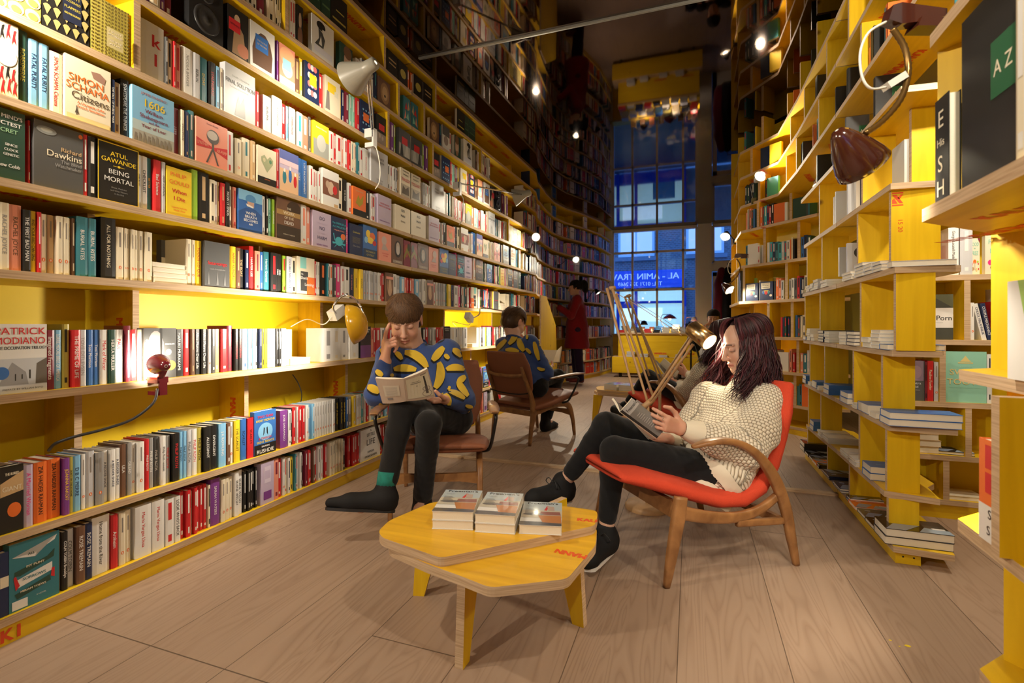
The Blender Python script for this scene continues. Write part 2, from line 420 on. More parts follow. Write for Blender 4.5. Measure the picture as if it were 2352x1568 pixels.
w = MB(); w.box((-2.2,YS+.03,1.15),(-.9,YS+.05,1.6),plain('lit_shop_counter',(.7,.8,.75),.6,emit=1.1,ecol=(.75,.95,.85))); w.box((-3.1,YS+.03,.4),(-2.5,YS+.05,1.1),plain('teal_shop_wall',(.05,.16,.2),.6)); w.box((-1.2,YS+.03,.4),(-.5,YS+.05,.95),plain('teal_shop_desk',(.05,.2,.22),.6)); bpart('shop_interior', w)
w = MB()
for x in (-3.3,-2.35,-1.75,-.20): w.box((x-.05,YS,0),(x+.05,YS+.14,2.28), bl)
w.box((-3.3,YS,1.75),(-.20,YS+.1,1.83), bl); w.box((-3.3,YS,0),(-.20,YS+.1,.4), bl); w.box((-2.35,YS,1.6),(-1.75,YS+.1,1.75), bl); bpart('shop_front_frame', w)
tag(MB().box((-9,-10.5,-.12),(7,-4.3,-.04), plain('wet_asphalt',(.03,.035,.05),.35)).build('street'), 'dark street outside the shop window', 'street', kind='structure')
# lamp-lit dusk sky
wd = bpy.data.worlds.new('dusk_sky'); scn.world = wd; wd.use_nodes = True
bg = wd.node_tree.nodes['Background']; bg.inputs['Color'].default_value=(.07,.22,.75,1); bg.inputs['Strength'].default_value=3.2
# ---------------------------------------------------------------- camera and colour management
cam = bpy.data.cameras.new('camera'); co = bpy.data.objects.new('camera', cam); COL.objects.link(co)
cam.sensor_fit = 'HORIZONTAL'; cam.sensor_width = 36; cam.lens = 36*F/2352.0; cam.shift_y = -36.0/2352.0
cam.clip_start = .02; cam.dof.use_dof = True; cam.dof.focus_distance = 2.5; cam.dof.aperture_fstop = 4.5
co.location = (0,0,1); co.rotation_euler = (math.pi/2,0,YAW)
scn.camera = co
scn.view_settings.view_transform = 'Standard'; scn.view_settings.look = 'None'; scn.view_settings.gamma = 1; scn.view_settings.use_curve_mapping = False
scn.view_settings.exposure = .30
scn.cycles.max_bounces = 8; scn.cycles.glossy_bounces = 5; scn.cycles.diffuse_bounces = 3; scn.cycles.adaptive_threshold = .04; scn.cycles.transmission_bounces = 4; scn.cycles.transparent_max_bounces = 12
scn.cycles.caustics_reflective = True; scn.cycles.caustics_refractive = False; scn.cycles.sample_clamp_indirect = 4
# ================================================================ left wall bookcase
C = dict(w=(.80,.78,.74), c=(.80,.71,.53), k=(.018,.017,.016), g=(.09,.09,.09), G=(.30,.29,.28), l=(.56,.56,.58), r=(.60,.025,.03), o=(.80,.17,.03),
 s=(.82,.30,.20), y=(.86,.60,.03), Y=(.48,.40,.08), b=(.04,.15,.45), B=(.22,.48,.72), n=(.018,.03,.09), t=(.04,.20,.25), T=(.30,.62,.48), p=(.20,.05,.26),
 m=(.22,.025,.045), v=(.55,.45,.60), M=(.75,.04,.24), e=(.32,.55,.04), E=(.025,.07,.05), a=(.60,.40,.20), u=(.17,.085,.05), q=(.05,.45,.55))
CN = dict(w='white', c='cream', k='black', g='charcoal', G='grey', l='pale grey', r='red', o='orange', s='salmon', y='yellow', Y='olive', b='blue', B='light blue', n='navy', t='teal',
 T='mint', p='purple', m='maroon', v='lilac', M='magenta', e='lime green', E='dark green', a='tan', u='brown', q='turquoise')
LEV = [.091,.348,.785,1.175,1.46,1.718,1.99,2.28,2.57,2.84]       # tops of the shelves
TH = .027
LATE = {}
PLAN = [(MIR-.004,-2.063),(.3,-1.992),(-.1,-2.09),(-.75,-2.15),(-1.3,-2.17),(-1.8,-2.09),(-2.4,-1.88),(-3.1,-1.70),(-4.1,-1.62)]   # (Y, X) of the front edges
def xf(Y):
    for (ya,xa),(yb,xb) in zip(PLAN, PLAN[1:]):
        if Y >= yb or (yb,xb) == PLAN[-1]: return xa+(xb-xa)*(Y-ya)/(yb-ya)
def dirf(Y):
    e = .01; v = Vector((xf(Y+e)-xf(Y-e), 2*e, 0)).normalized(); return v          # along the shelf, left to right for a reader
DEP = .35
def leftY(px, inset=.0):
    k = ray(px, 748); return -1.985+0.0 if False else k.y*(-1.985-inset)/(k.x+.0229*k.y)
bk = empty('bookcase', (-2.0,0,0), 'floor-to-ceiling yellow ply bookcase running along the whole left wall', 'bookcase')
def lpart(name, mb, label=None):
    o = mb.build(name); o.parent = bk; o.matrix_parent_inverse = Matrix.Translation(-bk.location)
    return tag(o, label)
fine = [p for p in PLAN]
def offs(pts, d):
    out = []
    for Y, X in pts: 
        t = dirf(max(min(Y,MIR-.02),-4.08)); n = Vector((t.y,-t.x,0)); out.append((X-n.x*d, (Y-n.y*d if Y < MIR-.01 else Y)))
    return out
front = [(X,Y) for Y,X in PLAN]; back = offs(PLAN, DEP)
for i, z in enumerate(LEV+[CEIL-.002]):
    s = MB(); s.strip(front, back, z-TH, z, M['yY'], M['ply'])
    # red stencilled maker's word on the underside of some boards
    if i in (4,6,7,8,9,10):
        for j, yy in enumerate((1.12,1.62,2.12,2.62,3.1) if i != 6 else (1.0,1.5,2.0,2.9)):
            yy += .11*((i*7+j*3)%4-1.5)
            fr = frame_axes((xf(yy)-.10, yy, z-TH-.0006), (0,-1,0), (-1,0,0) if (i+j)%2 else (1,0,0), (0,0,-1))
            put_text(s, 'KAUFMANN', fr, .24, .042, M['redink'], (1,1,1), bold=.006)
    lpart('shelf', s)
s = MB(); pb = [(x-.012,y) for x,y in front]; s.strip(pb, [(x-.03,y) for x,y in pb], 0, LEV[0]-TH, M['yY'], M['yY'])
pk = Q(12,1478,X=-2.0); fr = frame_axes((xf(.93)-.0105,.93,.03),(0,1,0),(0,0,1),(1,0,0)); put_text(s,'K1',fr,.06,.04,M['redink'],(1,1,1),bold=.004)
lpart('plinth', s)
zb = [0]+LEV
s = MB(); s.strip([(x-.001,y) for x,y in back], offs(PLAN, DEP+.02), 0, CEIL-.03, M['back'], M['back']); lpart('back_panel', s)
# uprights: pixel positions where the photo shows them, random beyond the frame edge
UPX = {0:[307,595,794],1:[184,569,798],2:[316,741,1000],3:[214,601,790,922],4:[404,845],5:[533,841,905],6:[310,604,752],7:[893,790],8:[660,921],9:[885,700]}
UPX[4] = [404,860]
FLUSH = {6:[316],7:[893],8:[660,917],9:[885]}
rnd = random.Random(3)
UPS = {}
for r in range(10):
    ys = [leftY(x,.17) for x in UPX[r] if x < 946]
    y = .8-rnd.random()*.3
    while y > -4.0: ys.append(y); y -= .38+rnd.random()*.35
    fl_ = [leftY(x) for x in FLUSH.get(r,[])]; ys = [y for y in ys if all(abs(y-q) > .12 for q in fl_)]+fl_; UPS[r] = sorted(ys)
    z0 = LEV[r]; z1 = (LEV[r+1] if r < 9 else CEIL)-TH
    for Y in ys:
        t = dirf(Y); n = Vector((t.y,-t.x,0)); o = Vector((xf(Y),Y,0))-n*.002
        fr = frame_axes(o, t, -n, (0,0,1))     # x along shelf, y inward
        fr2 = Matrix((t,-n,Vector((0,0,1)))).transposed().to_4x4(); fr2.translation = o
        u = MB(); u.box((-.013,0 if Y in fl_ else .172,z0),(.013,DEP-.003,z1), M['yZ'], frame=fr2, edge=M['ply'], axis=0)
        if (r*5+int(Y*10))%3 == 0:
            tf = frame_axes(fr2 @ Vector((-.0136,.25,(z0+z1)/2)), (0,0,-1), n, -t); put_text(u,'MANN',tf,.14,.04,M['redink'],(1,1,1),bold=.006)
        lpart('upright', u)
# ================================================================ books
BOOKS = []     # every book as a plan: frame, size, colours, print; built at the end
def book(frame, w, h, dep, col, kind, pr=None, where='', gloss=False, thick=None, txt=None, tc='k', desc=None, small=False):
    BOOKS.append(dict(frame=frame, w=w, h=h, dep=dep, col=col, kind=kind, pr=pr, where=where, gloss=gloss, txt=txt, tc=tc, desc=desc, small=small))
def shelf_frame(Y, z, inset=.012):
    t = dirf(Y); n = Vector((t.y,-t.x,0)); o = Vector((xf(Y),Y,z))-n*inset
    m = Matrix((t,-n,Vector((0,0,1)))).transposed().to_4x4(); m.translation = o; return m       # x along, y inward, z up
OFF = {'A':(0,0,.3189),'B':(0,430,.3189),'C':(0,880,.4388),'D':(600,0,.3189),'E':(600,430,.3189)}
# x0 x1 height-cm colour [|spine text|ink]; a height ending in f is a cover shown face-out, its design named after the bar
ROWS = {
0:[('C','0 48 20f n|dark;48 312 21.5f t|sorrows;313 330 20 a;330 360 20 k|COLM TOIBIN Brooklyn|w;362 402 20 l|COLM TOIBIN|g;405 452 20 u|ROSE TREMAIN|w;455 495 20 n|ROSE TREMAIN|w;497 590 21 w|Home from the River|k;592 628 20 r|Arnheim|w;632 668 19.8 c||P;670 700 19.8 c||P;712 797 20 w|Mario Vargas Llosa|r;800 865 20 w|Mario Vargas Llosa|r;870 915 19 w||r;918 950 19 w|LOOK WHO\'S BACK|k;955 977 20 r||w;979 1003 20 r||w;1005 1018 19 c||P;1020 1036 20 r||w;1038 1056 20 r||w;1058 1076 20 r||w;1078 1095 20 r||w;1097 1110 19 c||k;1112 1160 21 p|SARAH WATERS|w;1163 1184 19.5 c||P;1186 1208 19.5 c||P;1210 1230 19.5 c||P;1232 1255 21 w|IRVINE WELSH|k;1257 1280 21 w|IRVINE WELSH|k;1282 1298 20 k||w;1300 1314 20 k||w;1316 1329 20 k||w;1331 1341 20 k||w;1343 1353 20 k||w;1366 1435 21f v|lilac;1437 1462 21 s||m;1463 1485 20 r||w;1487 1500 19.8 w||P;1502 1513 19.8 c||r;1515 1528 19 w||k;1530 1545 19 y||k;1547 1556 20 t||w;1558 1572 20 w||r;1574 1584 20 w||k;1586 1597 20 k||w;1600 1613 20 m||w;1615 1625 20 r||w;1627 1640 19 r||w;1642 1652 20 u||w;1654 1668 20 r||w;1670 1680 20 w||k;1682 1692 20 w||r;1694 1704 20 G||w;1706 1718 20 r||w;1730 1742 19.8 c||P;1744 1755 19.8 c||P;1757 1767 19.8 c||P;1769 1779 19.8 c||P;1781 1790 19.8 c||P;1792 1800 19.8 c||P;1801 1812 19.8 k||w;1830 1845 20 r||w;1847 1860 20 r||w;1862 1874 20 r||w;1876 1887 20 r||w;1889 1990 21f w|life;1992 2005 20 r||w;2007 2018 20 r||w;2020 2032 20 u||w;2034 2046 20 c||P;2048 2060 19.8 c||P;2062 2075 20 w||k;2077 2090 20 r||w;2092 2105 19.8 c||P;2107 2120 20 k||w;2122 2138 20 w||r')],
1:[('C','0 125 21f k|vant;130 178 20 v|A Married Woman|M;187 258 20 o|ZIA HAIDER RAHMAN|k;265 332 20 o|ZIA HAIDER RAHMAN|k;337 370 19.5 p|JOANNA RAKOFF|y;373 392 19.5 Y|DON\'T TRY THIS AT HOME|k;393 433 19.5 B|D B C PIERRE|n;435 458 19.5 w||P;462 505 20 l||P;507 550 19 G||P;553 578 19 w|A REDDER SHADE|n;582 608 19 w|A REDDER SHADE|n;612 637 19 w|A REDDER SHADE|n;640 670 20 u|LILA|w;673 700 20 G|GILEAD|w;702 722 19.5 w||P;725 760 19.5 w||P;770 790 20 r|PHILIP ROTH|w;792 818 20 G|PHILIP ROTH|w;820 845 20 g|PHILIP ROTH|w;850 872 20 w|Philip Roth nemesis|k;880 905 19.5 G|PHILIP ROTH|r;910 945 20 k|PHILIP ROTH|r;948 965 20 B|PHILIP ROTH|n;967 985 20 B|PHILIP ROTH|n;988 1012 20 l|PHILIP ROTH|g;1015 1040 20 w|PHILIP ROTH|r;1045 1070 20 Y|PHILIP ROTH|k;1075 1108 20 k|ALLEGIANT|w;1112 1145 20 k|DIVERGENT|w;1150 1187 20 B|J K ROWLING|w;1190 1212 19.5 u||w;1215 1232 19.5 w||P;1235 1265 19.8 y|THE SCARLET|k;1268 1298 19.8 b|SCARLET|k;1300 1332 19.8 r|SCARLET|k;1314 1445 22f b|two;1470 1510 20 p|JOSE SARAMAGO|w;1512 1528 19.5 w||k;1530 1541 20 k||w;1543 1560 20 r||w;1562 1569 20 w||k;1570 1587 20 r||w;1589 1605 20 r||w;1607 1619 20 w||P;1620 1634 20 B||w;1636 1650 20 B||w;1652 1663 20 w||P;1665 1677 20 w||P;1679 1691 20 w||P;1693 1704 20 w||P;1706 1717 20 w||P;1719 1730 20 w||P;1732 1742 20 w||P;1744 1754 20 w||P;1756 1766 20 w||P;1769 1783 20 k|tenth of december|y;1785 1798 20 k|tenth of december|y;1800 1812 20 k|tenth of december|y;1814 1826 19.5 b||w;1828 1845 19.5 G||w;1847 1866 19.5 y||w;1868 1882 19.5 w||P;1884 1898 19.5 w||P;1900 1910 19.5 q||w;1912 1922 19.5 w||s;1924 1936 19.5 r||w;1938 1952 19.5 w||P;1954 1968 19.5 B||w;1970 1984 19.5 w||P;1986 2000 19.5 k||w;2002 2016 19.5 w||r;2018 2032 19.5 B||w;2034 2048 19.5 r||w;2050 2064 19.5 w||P;2066 2080 19.5 c||P;2082 2096 19.5 k||w;2098 2112 19.5 r||w;2114 2130 19.5 w||r')],
2:[('B','-60 340 22f w|occupation;343 408 20 m|Imagined Fragments|w;413 465 20 B|LORRIE MOORE BIRDS OF AMERICA|w;470 522 22 Y||k;527 587 20 r|THE PRIME OF LIFE|w;590 645 20 l|TOVE DITLEVSEN|G;648 692 20 b|Toni Morrison|w;694 735 20 b|Toni Morrison|w;738 790 20 w|Mark of Water|r;793 840 20 E|HERTA MULLER|w;845 910 20 w|PAUL MURRAY|r;915 945 21.5 m||w;947 1000 20 r||w;1003 1035 20 c|HARUKI MURAKAMI|r;1037 1272 20.5f g|q84;1278 1340 20 k|HARUKI MURAKAMI|w;1343 1385 20 r||w;1388 1417 20 u||a;1420 1462 20 k|Alice Munro Dear Life|w;1464 1505 20 k|Alice Munro Dear Life|w;1507 1525 20 l||P;1527 1558 20 g||w;1560 1600 20 a||w;1603 1652 20 r||w;1655 1693 21.5 m||u;1696 1722 20 k|IAN MCEWAN|r;1724 1748 20 k|IAN MCEWAN|r;1750 1788 20 l||b;1790 1808 20 B||w;1810 1828 20 w||k;1830 1850 20 B||w;1852 1873 20 w||k;1875 1891 20 n||w;1893 1910 20 y||k;1912 1929 20 y||k;1931 1949 20 w||P;1951 1970 20 w||P;1972 1994 20 w||P;1996 2012 20 k||w;2014 2030 20 k||w;2032 2066 20 w||P;2068 2120 19.5 w||c'),
   ('E','452 520 20 w||G;522 580 20 w||c;582 640 20 w||G;642 706 20 w||c;715 790 21f k|letters;792 812 20 s||r;814 832 20 r||w;834 866 20 r||w;868 890 20 w||k;892 925 20 G||w;930 960 20 r||w;962 990 20 k||w;992 1020 20 c||P;1022 1045 20 w||k;1047 1070 20 G||k;1072 1088 20 l||k')],
3:[('B','-60 -2 21 u||w;0 75 21 c|RACHEL JOYCE|G;80 170 21 s|RACHEL JOYCE|u;172 230 20 k|THE FIRST BAD MAN|w;232 273 20 y|AND YOUR BIRD CAN SING|k;275 305 20 r||w;308 362 19.8 c||P;364 412 19.8 a||P;415 460 19.8 c||P;462 503 19.8 c||P;505 528 19.8 c||P;530 555 20 u||c;557 640 21 t|BURIAL RITES|w;642 700 21 t|BURIAL RITES|w;740 848 22.5 k|ALL FOR NOTHING|c;850 905 19.8 c||P;908 926 19.8 c||P;930 952 19.8 c||P;955 984 19.8 c||P;986 1012 19.8 c||P;1015 1055 19.8 c||P;1058 1110 19.8 c||P;1362 1398 20 c||P;1400 1424 20 c||P;1427 1472 20 y|TODOS LO QUE|r;1475 1655 20.5f g|satan;1668 1703 20 y|HANIF KUNZRU|r;1705 1738 19.8 u||a;1740 1770 19.8 k|THE BOAT|a;1785 1811 19.8 n||w;1813 1845 22 r|HARPER LEE|w;1848 1885 20 s||m;1888 1913 20 b||w;1916 1955 20.5 t|Harlem Quartet|w;1958 1998 20.5 k||r;2000 2020 20.5 k|10:04|w;2022 2042 20.5 k|10:04|w;2046 2068 20 e||r;2070 2110 20 l|DOUBLE NEGATIVE|n;2112 2140 19.8 c||k'),
   ('E','232 385 21f c|doris;387 400 20 r||w;402 419 20 w||P;421 437 20 w||P;440 480 20 k||o;482 492 20 t||w;494 505 20 w||k;507 530 20 w||o;532 550 20 g||w;552 585 21 M||w;587 606 20 w||r;608 646 20 w||k;649 682 20 n|ELIF SHAFAK|s;685 713 20 y|SHAFAK|k;715 740 20 y|SHAFAK|k;742 750 20 t||w;752 765 20 l||P;767 779 20 l||P;781 793 20 l||P;795 807 20 l||P;809 821 20 l||P;823 835 20 l||P;837 848 20 l||P;850 861 20 w||P;863 880 20 w||r;882 898 20 r||w;900 952 21f u|face;955 983 21 w||G;985 1010 20.5 l||G;1012 1040 20 B||w;1042 1060 20 s||r;1062 1076 20 r||w;1078 1089 20 r||w')],
4:[('A','-80 183 25f E|secret;185 203 22 B||w;205 221 21 a||u;223 243 21 r||w;245 602 24f g|dawkins;604 636 24 r||w;640 700 23 k||w;704 1000 24f k|mortal;1002 1028 21 w|CHECKLIST|k;1030 1075 21 w|CHECKLIST|k;1079 1110 21 t|BETTER|y;1112 1165 21 r|Bad Science|w;1168 1198 21 l|DEEP SURVIVAL|g;1200 1382 20f y|gould;1385 1430 23 e||e;1432 1510 23 k||a;1515 1556 20 c||k;1558 1574 20 w||m;1576 1590 20 a||k;1592 1628 20 r||a;1630 1661 21 k|HOW IT ENDS|w;1664 1686 20 c||k;1688 1715 20 s||r;1718 1890 20f b|breath;1895 1920 20 w||G;1925 1945 21 k||w;1947 1968 20 T|THE SIXTH|n;1970 1990 20 e|SICKENING|w;1993 2165 24f u|dead'),
   ('E','292 330 23 w||s;336 368 22 s||w;371 504 21f v|harm;506 613 21f n|emperor;615 635 22 M|MATT RIDLEY|w;638 732 20f n|gratitude;735 835 22f b|folly;837 846 20 k||w;849 938 20.5f s|sketch;941 1024 21f u|darwin;1028 1087 20f m|roots')],
5:[('A','-50 135 24f c|dancers;137 215 23.5 E|ROBESPIERRE|Y;220 294 22 B|FATAL PURITY|n;296 368 22 B|FATAL PURITY|n;372 464 21 c|SIMON SCHAMA Citizens|r;468 800 22f c|citizens;802 835 20 n|THE FALL OF PUBLIC MAN|w;837 890 20 a||u;892 950 22.5 k|SHAKESPEARE THE THINKER|w;952 1255 21.5f B|1606;1258 1306 20 m|1599|v;1308 1334 20 c|SHAKESPEARE|u;1337 1366 20 n||a;1370 1411 21.5 t||w;1413 1640 20f s|leviathan;1645 1700 20 w||r;1706 1752 18 c||P;1766 1818 20 c||t;1820 1852 20 a||c;1856 1992 19f c|heart;1996 2012 21 r||w;2014 2150 22f v|painting;2152 2190 22 b|LOST|w'),
   ('D','308 346 22 b|LOST ENLIGHTENMENT|w;350 378 20 w||r;382 400 19 w||r;402 418 19 w||r;420 437 19 w||r;442 560 22f w|madonna;563 600 21 c||k;602 632 21 k|THE RISE|w;636 658 20 w||r;661 755 19f o|tulip;757 790 20 k||w;793 806 19 w||r;808 835 19 w||r;840 938 21f v|notes;965 1076 19f c|german')],
6:[('A','-80 298 20f Y|fan;302 645 20f k|flappers;655 925 20.5f Y|checker;1020 1195 22.5 w|kl|r;1197 1215 20 g||w;1217 1252 20 c||k;1254 1271 20 r||w;1274 1312 20 s||r;1322 1402 20.5 w|NICOLA BARKER|G;1405 1456 20.5 l|BERLIN|k;1458 1512 20.5 t|D-DAY|y;1520 1565 20.5 k|STALINGRAD|r;1567 1594 20 B||n;1596 1618 20 c||u;1622 1838 24f l|final;1842 1858 20 w||k;1860 1886 19 r||w;1906 1964 19 w|BURUMA|k;1968 2036 21 w|A LONDON|G;2040 2074 20 r||w;2076 2094 20 B||w;2097 2144 20.5 w|UNBROKEN|r;2150 2190 20 w||q'),
   ('D','310 355 20 s||w;357 374 21 g||w;377 488 20f y|portrait;490 528 19 w||r;530 548 19.5 r||w;550 590 19.5 w||r;592 605 20 s||w;607 629 20 w||r;631 650 20 r||w;652 668 20 c||t;670 684 20 c||r;686 700 20 c||t;702 718 22 t||w;722 748 20 w||r;750 788 21 w|SHANGHAI|r;792 912 24f l|earth;916 934 19 w||k;936 950 19 w||r;952 968 19 w||k;970 984 19 l||k;986 1003 19.5 a||k;1006 1086 21.5f c|tragedy')],
7:[('A','990 1080 24 p||w;1084 1160 23 c||a;1163 1200 24 p||w;1204 1256 24 m||w;1640 1790 23f k|vermeer;1792 1800 22 p||w;1803 1980 23f w|robe;1983 1995 22 p||w;1997 2010 22 p||w;2013 2125 22f s|peach;2130 2170 20 u||a;2173 2195 22 y||w'),
   ('D','293 314 22 y||w;316 418 22f n|swirl;421 460 21 r||w;462 570 22f c|note;572 590 21 y||w;592 612 21 n||w;615 640 21 m||w;643 662 21 T||w;664 684 21 T||w;687 712 21.5 r||w;714 814 22.5f n|blossom;817 830 22 n||w;833 910 20.5f k|crowd;937 964 22 p||w;966 980 22 e||w;992 1080 22f g|photo')],
8:[('A','1780 1828 24 w||k;1832 1866 24 w||k;1870 1920 23 m||w;1925 2010 23 c||k;2012 2050 23 w||k;2094 2140 22 w||r'),
   ('D','52 110 23 c||k;112 150 23 w||k;208 230 21 w||r;232 256 21 w||r;259 302 21f k|portraitman;366 524 24f w|figure;568 658 20.5f E|man;690 720 19 w||r;722 806 21f w|noir;812 838 20 n||t;842 930 19f u|lion;1024 1086 20f t|mosaic')],
9:[('D','300 428 20f E|green;432 500 20f E|green;502 620 20f k|green2;906 984 17f k|black;988 1056 17f k|black2;1058 1086 16 o||w')],
}
for r, chunks in ROWS.items():
    for crop, s in chunks:
        ox, oy, sc = OFF[crop]
        for it in s.split(';'):
            a = it.split('|'); q = a[0].split()
            x0 = ox+float(q[0])*sc; x1 = ox+float(q[1])*sc; face = q[2].endswith('f'); h = float(q[2].rstrip('f'))/100; col = q[3]
            Y0, Y1 = leftY(x0,.012), leftY(x1,.012)
            if Y1 > MIR-.006: Y1 = MIR-.006
            w = Y1-Y0-.0012
            if w < .004: continue
            zt = (LEV[r+1] if r < 9 else CEIL)-TH-LEV[r]; h = min(h, zt-.012)
            fr = shelf_frame((Y0+Y1)/2, LEV[r]+.0005, .012 if face else .014+.006*((int(x0)*7)%3))
            if face: book(fr, w, h, .028+.006*(int(x0)%4), col, 'face', pr=a[1] if len(a) > 1 else None, where=('L',r))
            else: book(fr, w, h, .128, col, 'spine', txt=a[1] if len(a) > 1 and a[1] else None, tc=a[2] if len(a) > 2 else 'k', where=('L',r))
FLY = {r:[leftY(x) for x in FLUSH.get(r,[])] for r in range(10)}
# keep neighbours apart and clear of the uprights
def extent(b):
    Y = b['frame'].translation.y; return Y-b['w']/2, Y+b['w']/2
for r in range(10):
    bs_ = sorted([b for b in BOOKS if b['where'] == ('L',r)], key=lambda b: b['frame'].translation.y); prev = -9
    for b in bs_:
        a, e = extent(b); lows = [u+.0145 for u in FLY[r] if a-.0145 < u <= (a+e)/2]; highs = [u-.0145 for u in FLY[r] if (a+e)/2 < u < e+.0145]
        a = max([a, prev+.0004]+lows); e = min([e]+highs)
        if e-a < .0055: BOOKS.remove(b); continue
        b['w'] = e-a; ins = (b['frame'].translation-Vector((xf(b['frame'].translation.y), b['frame'].translation.y, 0))).xy.length
        b['frame'] = shelf_frame((a+e)/2, b['frame'].translation.z, max(.012, min(ins,.03))); prev = e
# short stack lying on the fourth shelf, and a small lying pair on the third
for k in range(4):
    Y0, Y1 = leftY(354.5,.012), leftY(433,.012); fr = shelf_frame((Y0+Y1)/2, LEV[3]+.0005+k*.021, .014+.004*k)
    book(fr, Y1-Y0-.004, .0205, .13, 'c', 'lie', where=('L',3), desc='lying in the short stack of cream paperbacks')
for k in range(1):
    Y0, Y1 = leftY(668,.012), leftY(714,.012); fr = shelf_frame((Y0+Y1)/2, LEV[2]+.0005, .014); book(fr, Y1-Y0, .036, .13, 'w', 'lie', where=('L',2), desc='lying flat beside the bright lamp')
Y0, Y1 = leftY(376,.15), leftY(432,.15); book(shelf_frame((Y0+Y1)/2, LEV[3]+.001+.0, .155), .12, .2, .03, 'g', 'face', pr='dark', where=('L',3))
# the stretch of wall behind the photographer, known only from the mirror
pal = 'wwwcccclkkgnnbrrmusoGGtpYa'
for r in range(10):
    y = .74 if r in (0,1,2,3,4) else .80
    zt = (LEV[r+1] if r < 9 else CEIL)-TH-LEV[r]
    while y > -4.0:
        nook = .28 > y > -.78 and r < 4
        if r == 9 and rnd.random() < .75 or nook or rnd.random() < .04: y -= .09; continue
        face = rnd.random() < .06
        w = rnd.uniform(.11,.14) if face else rnd.uniform(.012,.036)
        h = min(rnd.uniform(.18,.225), zt-.012); col = rnd.choice(pal)
        fr = shelf_frame(y-w/2, LEV[r]+.0005, .012+rnd.random()*.01)
        book(fr, w-.0015, h, .028 if face else .12, col, 'face' if face else 'spine', pr='plainrand' if face else None, tc=rnd.choice('wkr'), where=('LB',r), small=True)
        y -= w
# seat nook in the left wall, seen in the mirror
nk = empty('seat_nook', (-2.0,-.2,0), 'tall yellow panelled seat nook cut into the left bookcase', 'seat nook')
def npart(nm, mb): o = mb.build(nm); o.parent = nk; o.matrix_parent_inverse = Matrix.Translation(-nk.location); return o
pan = MB(); pan.prism([(0,0),(1.13,0),(1.13,1.38),(.78,1.38),(.09,.96),(0,.35)], 0, .02, M['yZ'], M['ply'], frame=frame_axes((-2.02,-.85,.04),(.062,.998,0),(0,0,1),(.998,-.062,0))); npart('back_board', pan)
st = MB(); st.box((-2.33,-.74,.36),(-1.99,.26,.40), M['yY'], edge=M['ply']); npart('seat_board', st)

# black loudspeaker on the eighth shelf
Y0, Y1 = leftY(434,.012), leftY(512,.012); fr = shelf_frame((Y0+Y1)/2, LEV[7]+.0006, .010); w_ = Y1-Y0
blk = plain('black_ash_cabinet',(.014,.014,.015),.4); gl_ = plain('black_cone',(.03,.03,.032),.3)
s = MB(); s.box((-w_/2,0,0),(w_/2,.19,.238),blk,frame=fr); o = s.build('loudspeaker'); tag(o,'black two-cone loudspeaker standing among the books on the eighth shelf, left bookcase','loudspeaker')
for zc,r_ in ((.082,w_*.34),(.19,w_*.17)):
    s = MB(); q = frame_axes(fr@Vector((0,-.0005,zc)),fr.to_3x3()@Vector((1,0,0)),fr.to_3x3()@Vector((0,0,1)),fr.to_3x3()@Vector((0,-1,0))); s.lathe([(r_*1.12,0),(r_*1.12,.003),(r_,.005),(r_*.86,.0035),(r_*.4,-.0004+.001),(r_*.3,.004),(.001,.006)],gl_,q,28); c_ = s.build('speaker_cone'); c_.parent = o
# ================================================================ right-hand shelving
RL = [.075,.275,.575,.896,1.246,1.607,1.97,2.25,2.55,2.82]
CORN = [(.56,1.30),(.574,1.32),(.554,1.362),(.60,1.47),(.46,1.28),(.47,1.27),(.48,1.22),(.49,1.10),(.487,1.09),(.486,1.08)]   # corner of each shelf of the near bay
sf = empty('stepped_shelf', (.92,2.95,0), 'slim yellow open shelf of staggered steps standing against the mirror', 'shelf unit')
def sp(parent, name, mb, label=None):
    o = mb.build(name); o.parent = parent; o.matrix_parent_inverse = Matrix.Translation(-parent.location); return tag(o, label)
Y0S = [2.50,2.575,2.55,2.485,2.485,2.53,2.42]
YE = MIR-.004
for i in range(7):
    y0 = Y0S[i]; z = RL[i]; s = MB()
    x1 = [1.0,.98,1.03,.97,1.03,1.04,1.05][i]; cut = [.04,.10,.03,.05,.05,.05,.05][i]
    s.prism([(.80,y0+(.03 if i in (1,3) else 0)),(x1-.0,y0-(.02 if i in (0,1,2) else -.02)),(x1+.02,y0+cut+.05),(1.05,y0+.22),(1.05,YE),(.805,YE)], z-.026, z, M['yY'], M['ply'])
    sp(sf, 'shelf', s)
s = MB(); s.box((.812,2.515,0),(.90,YE,.049), M['yY']); 
for x in (.838,.876): s.tube([(x,2.5145,.03),(x,2.5135,.03)], .0035, M['black'], n=8)
sp(sf, 'plinth', s)
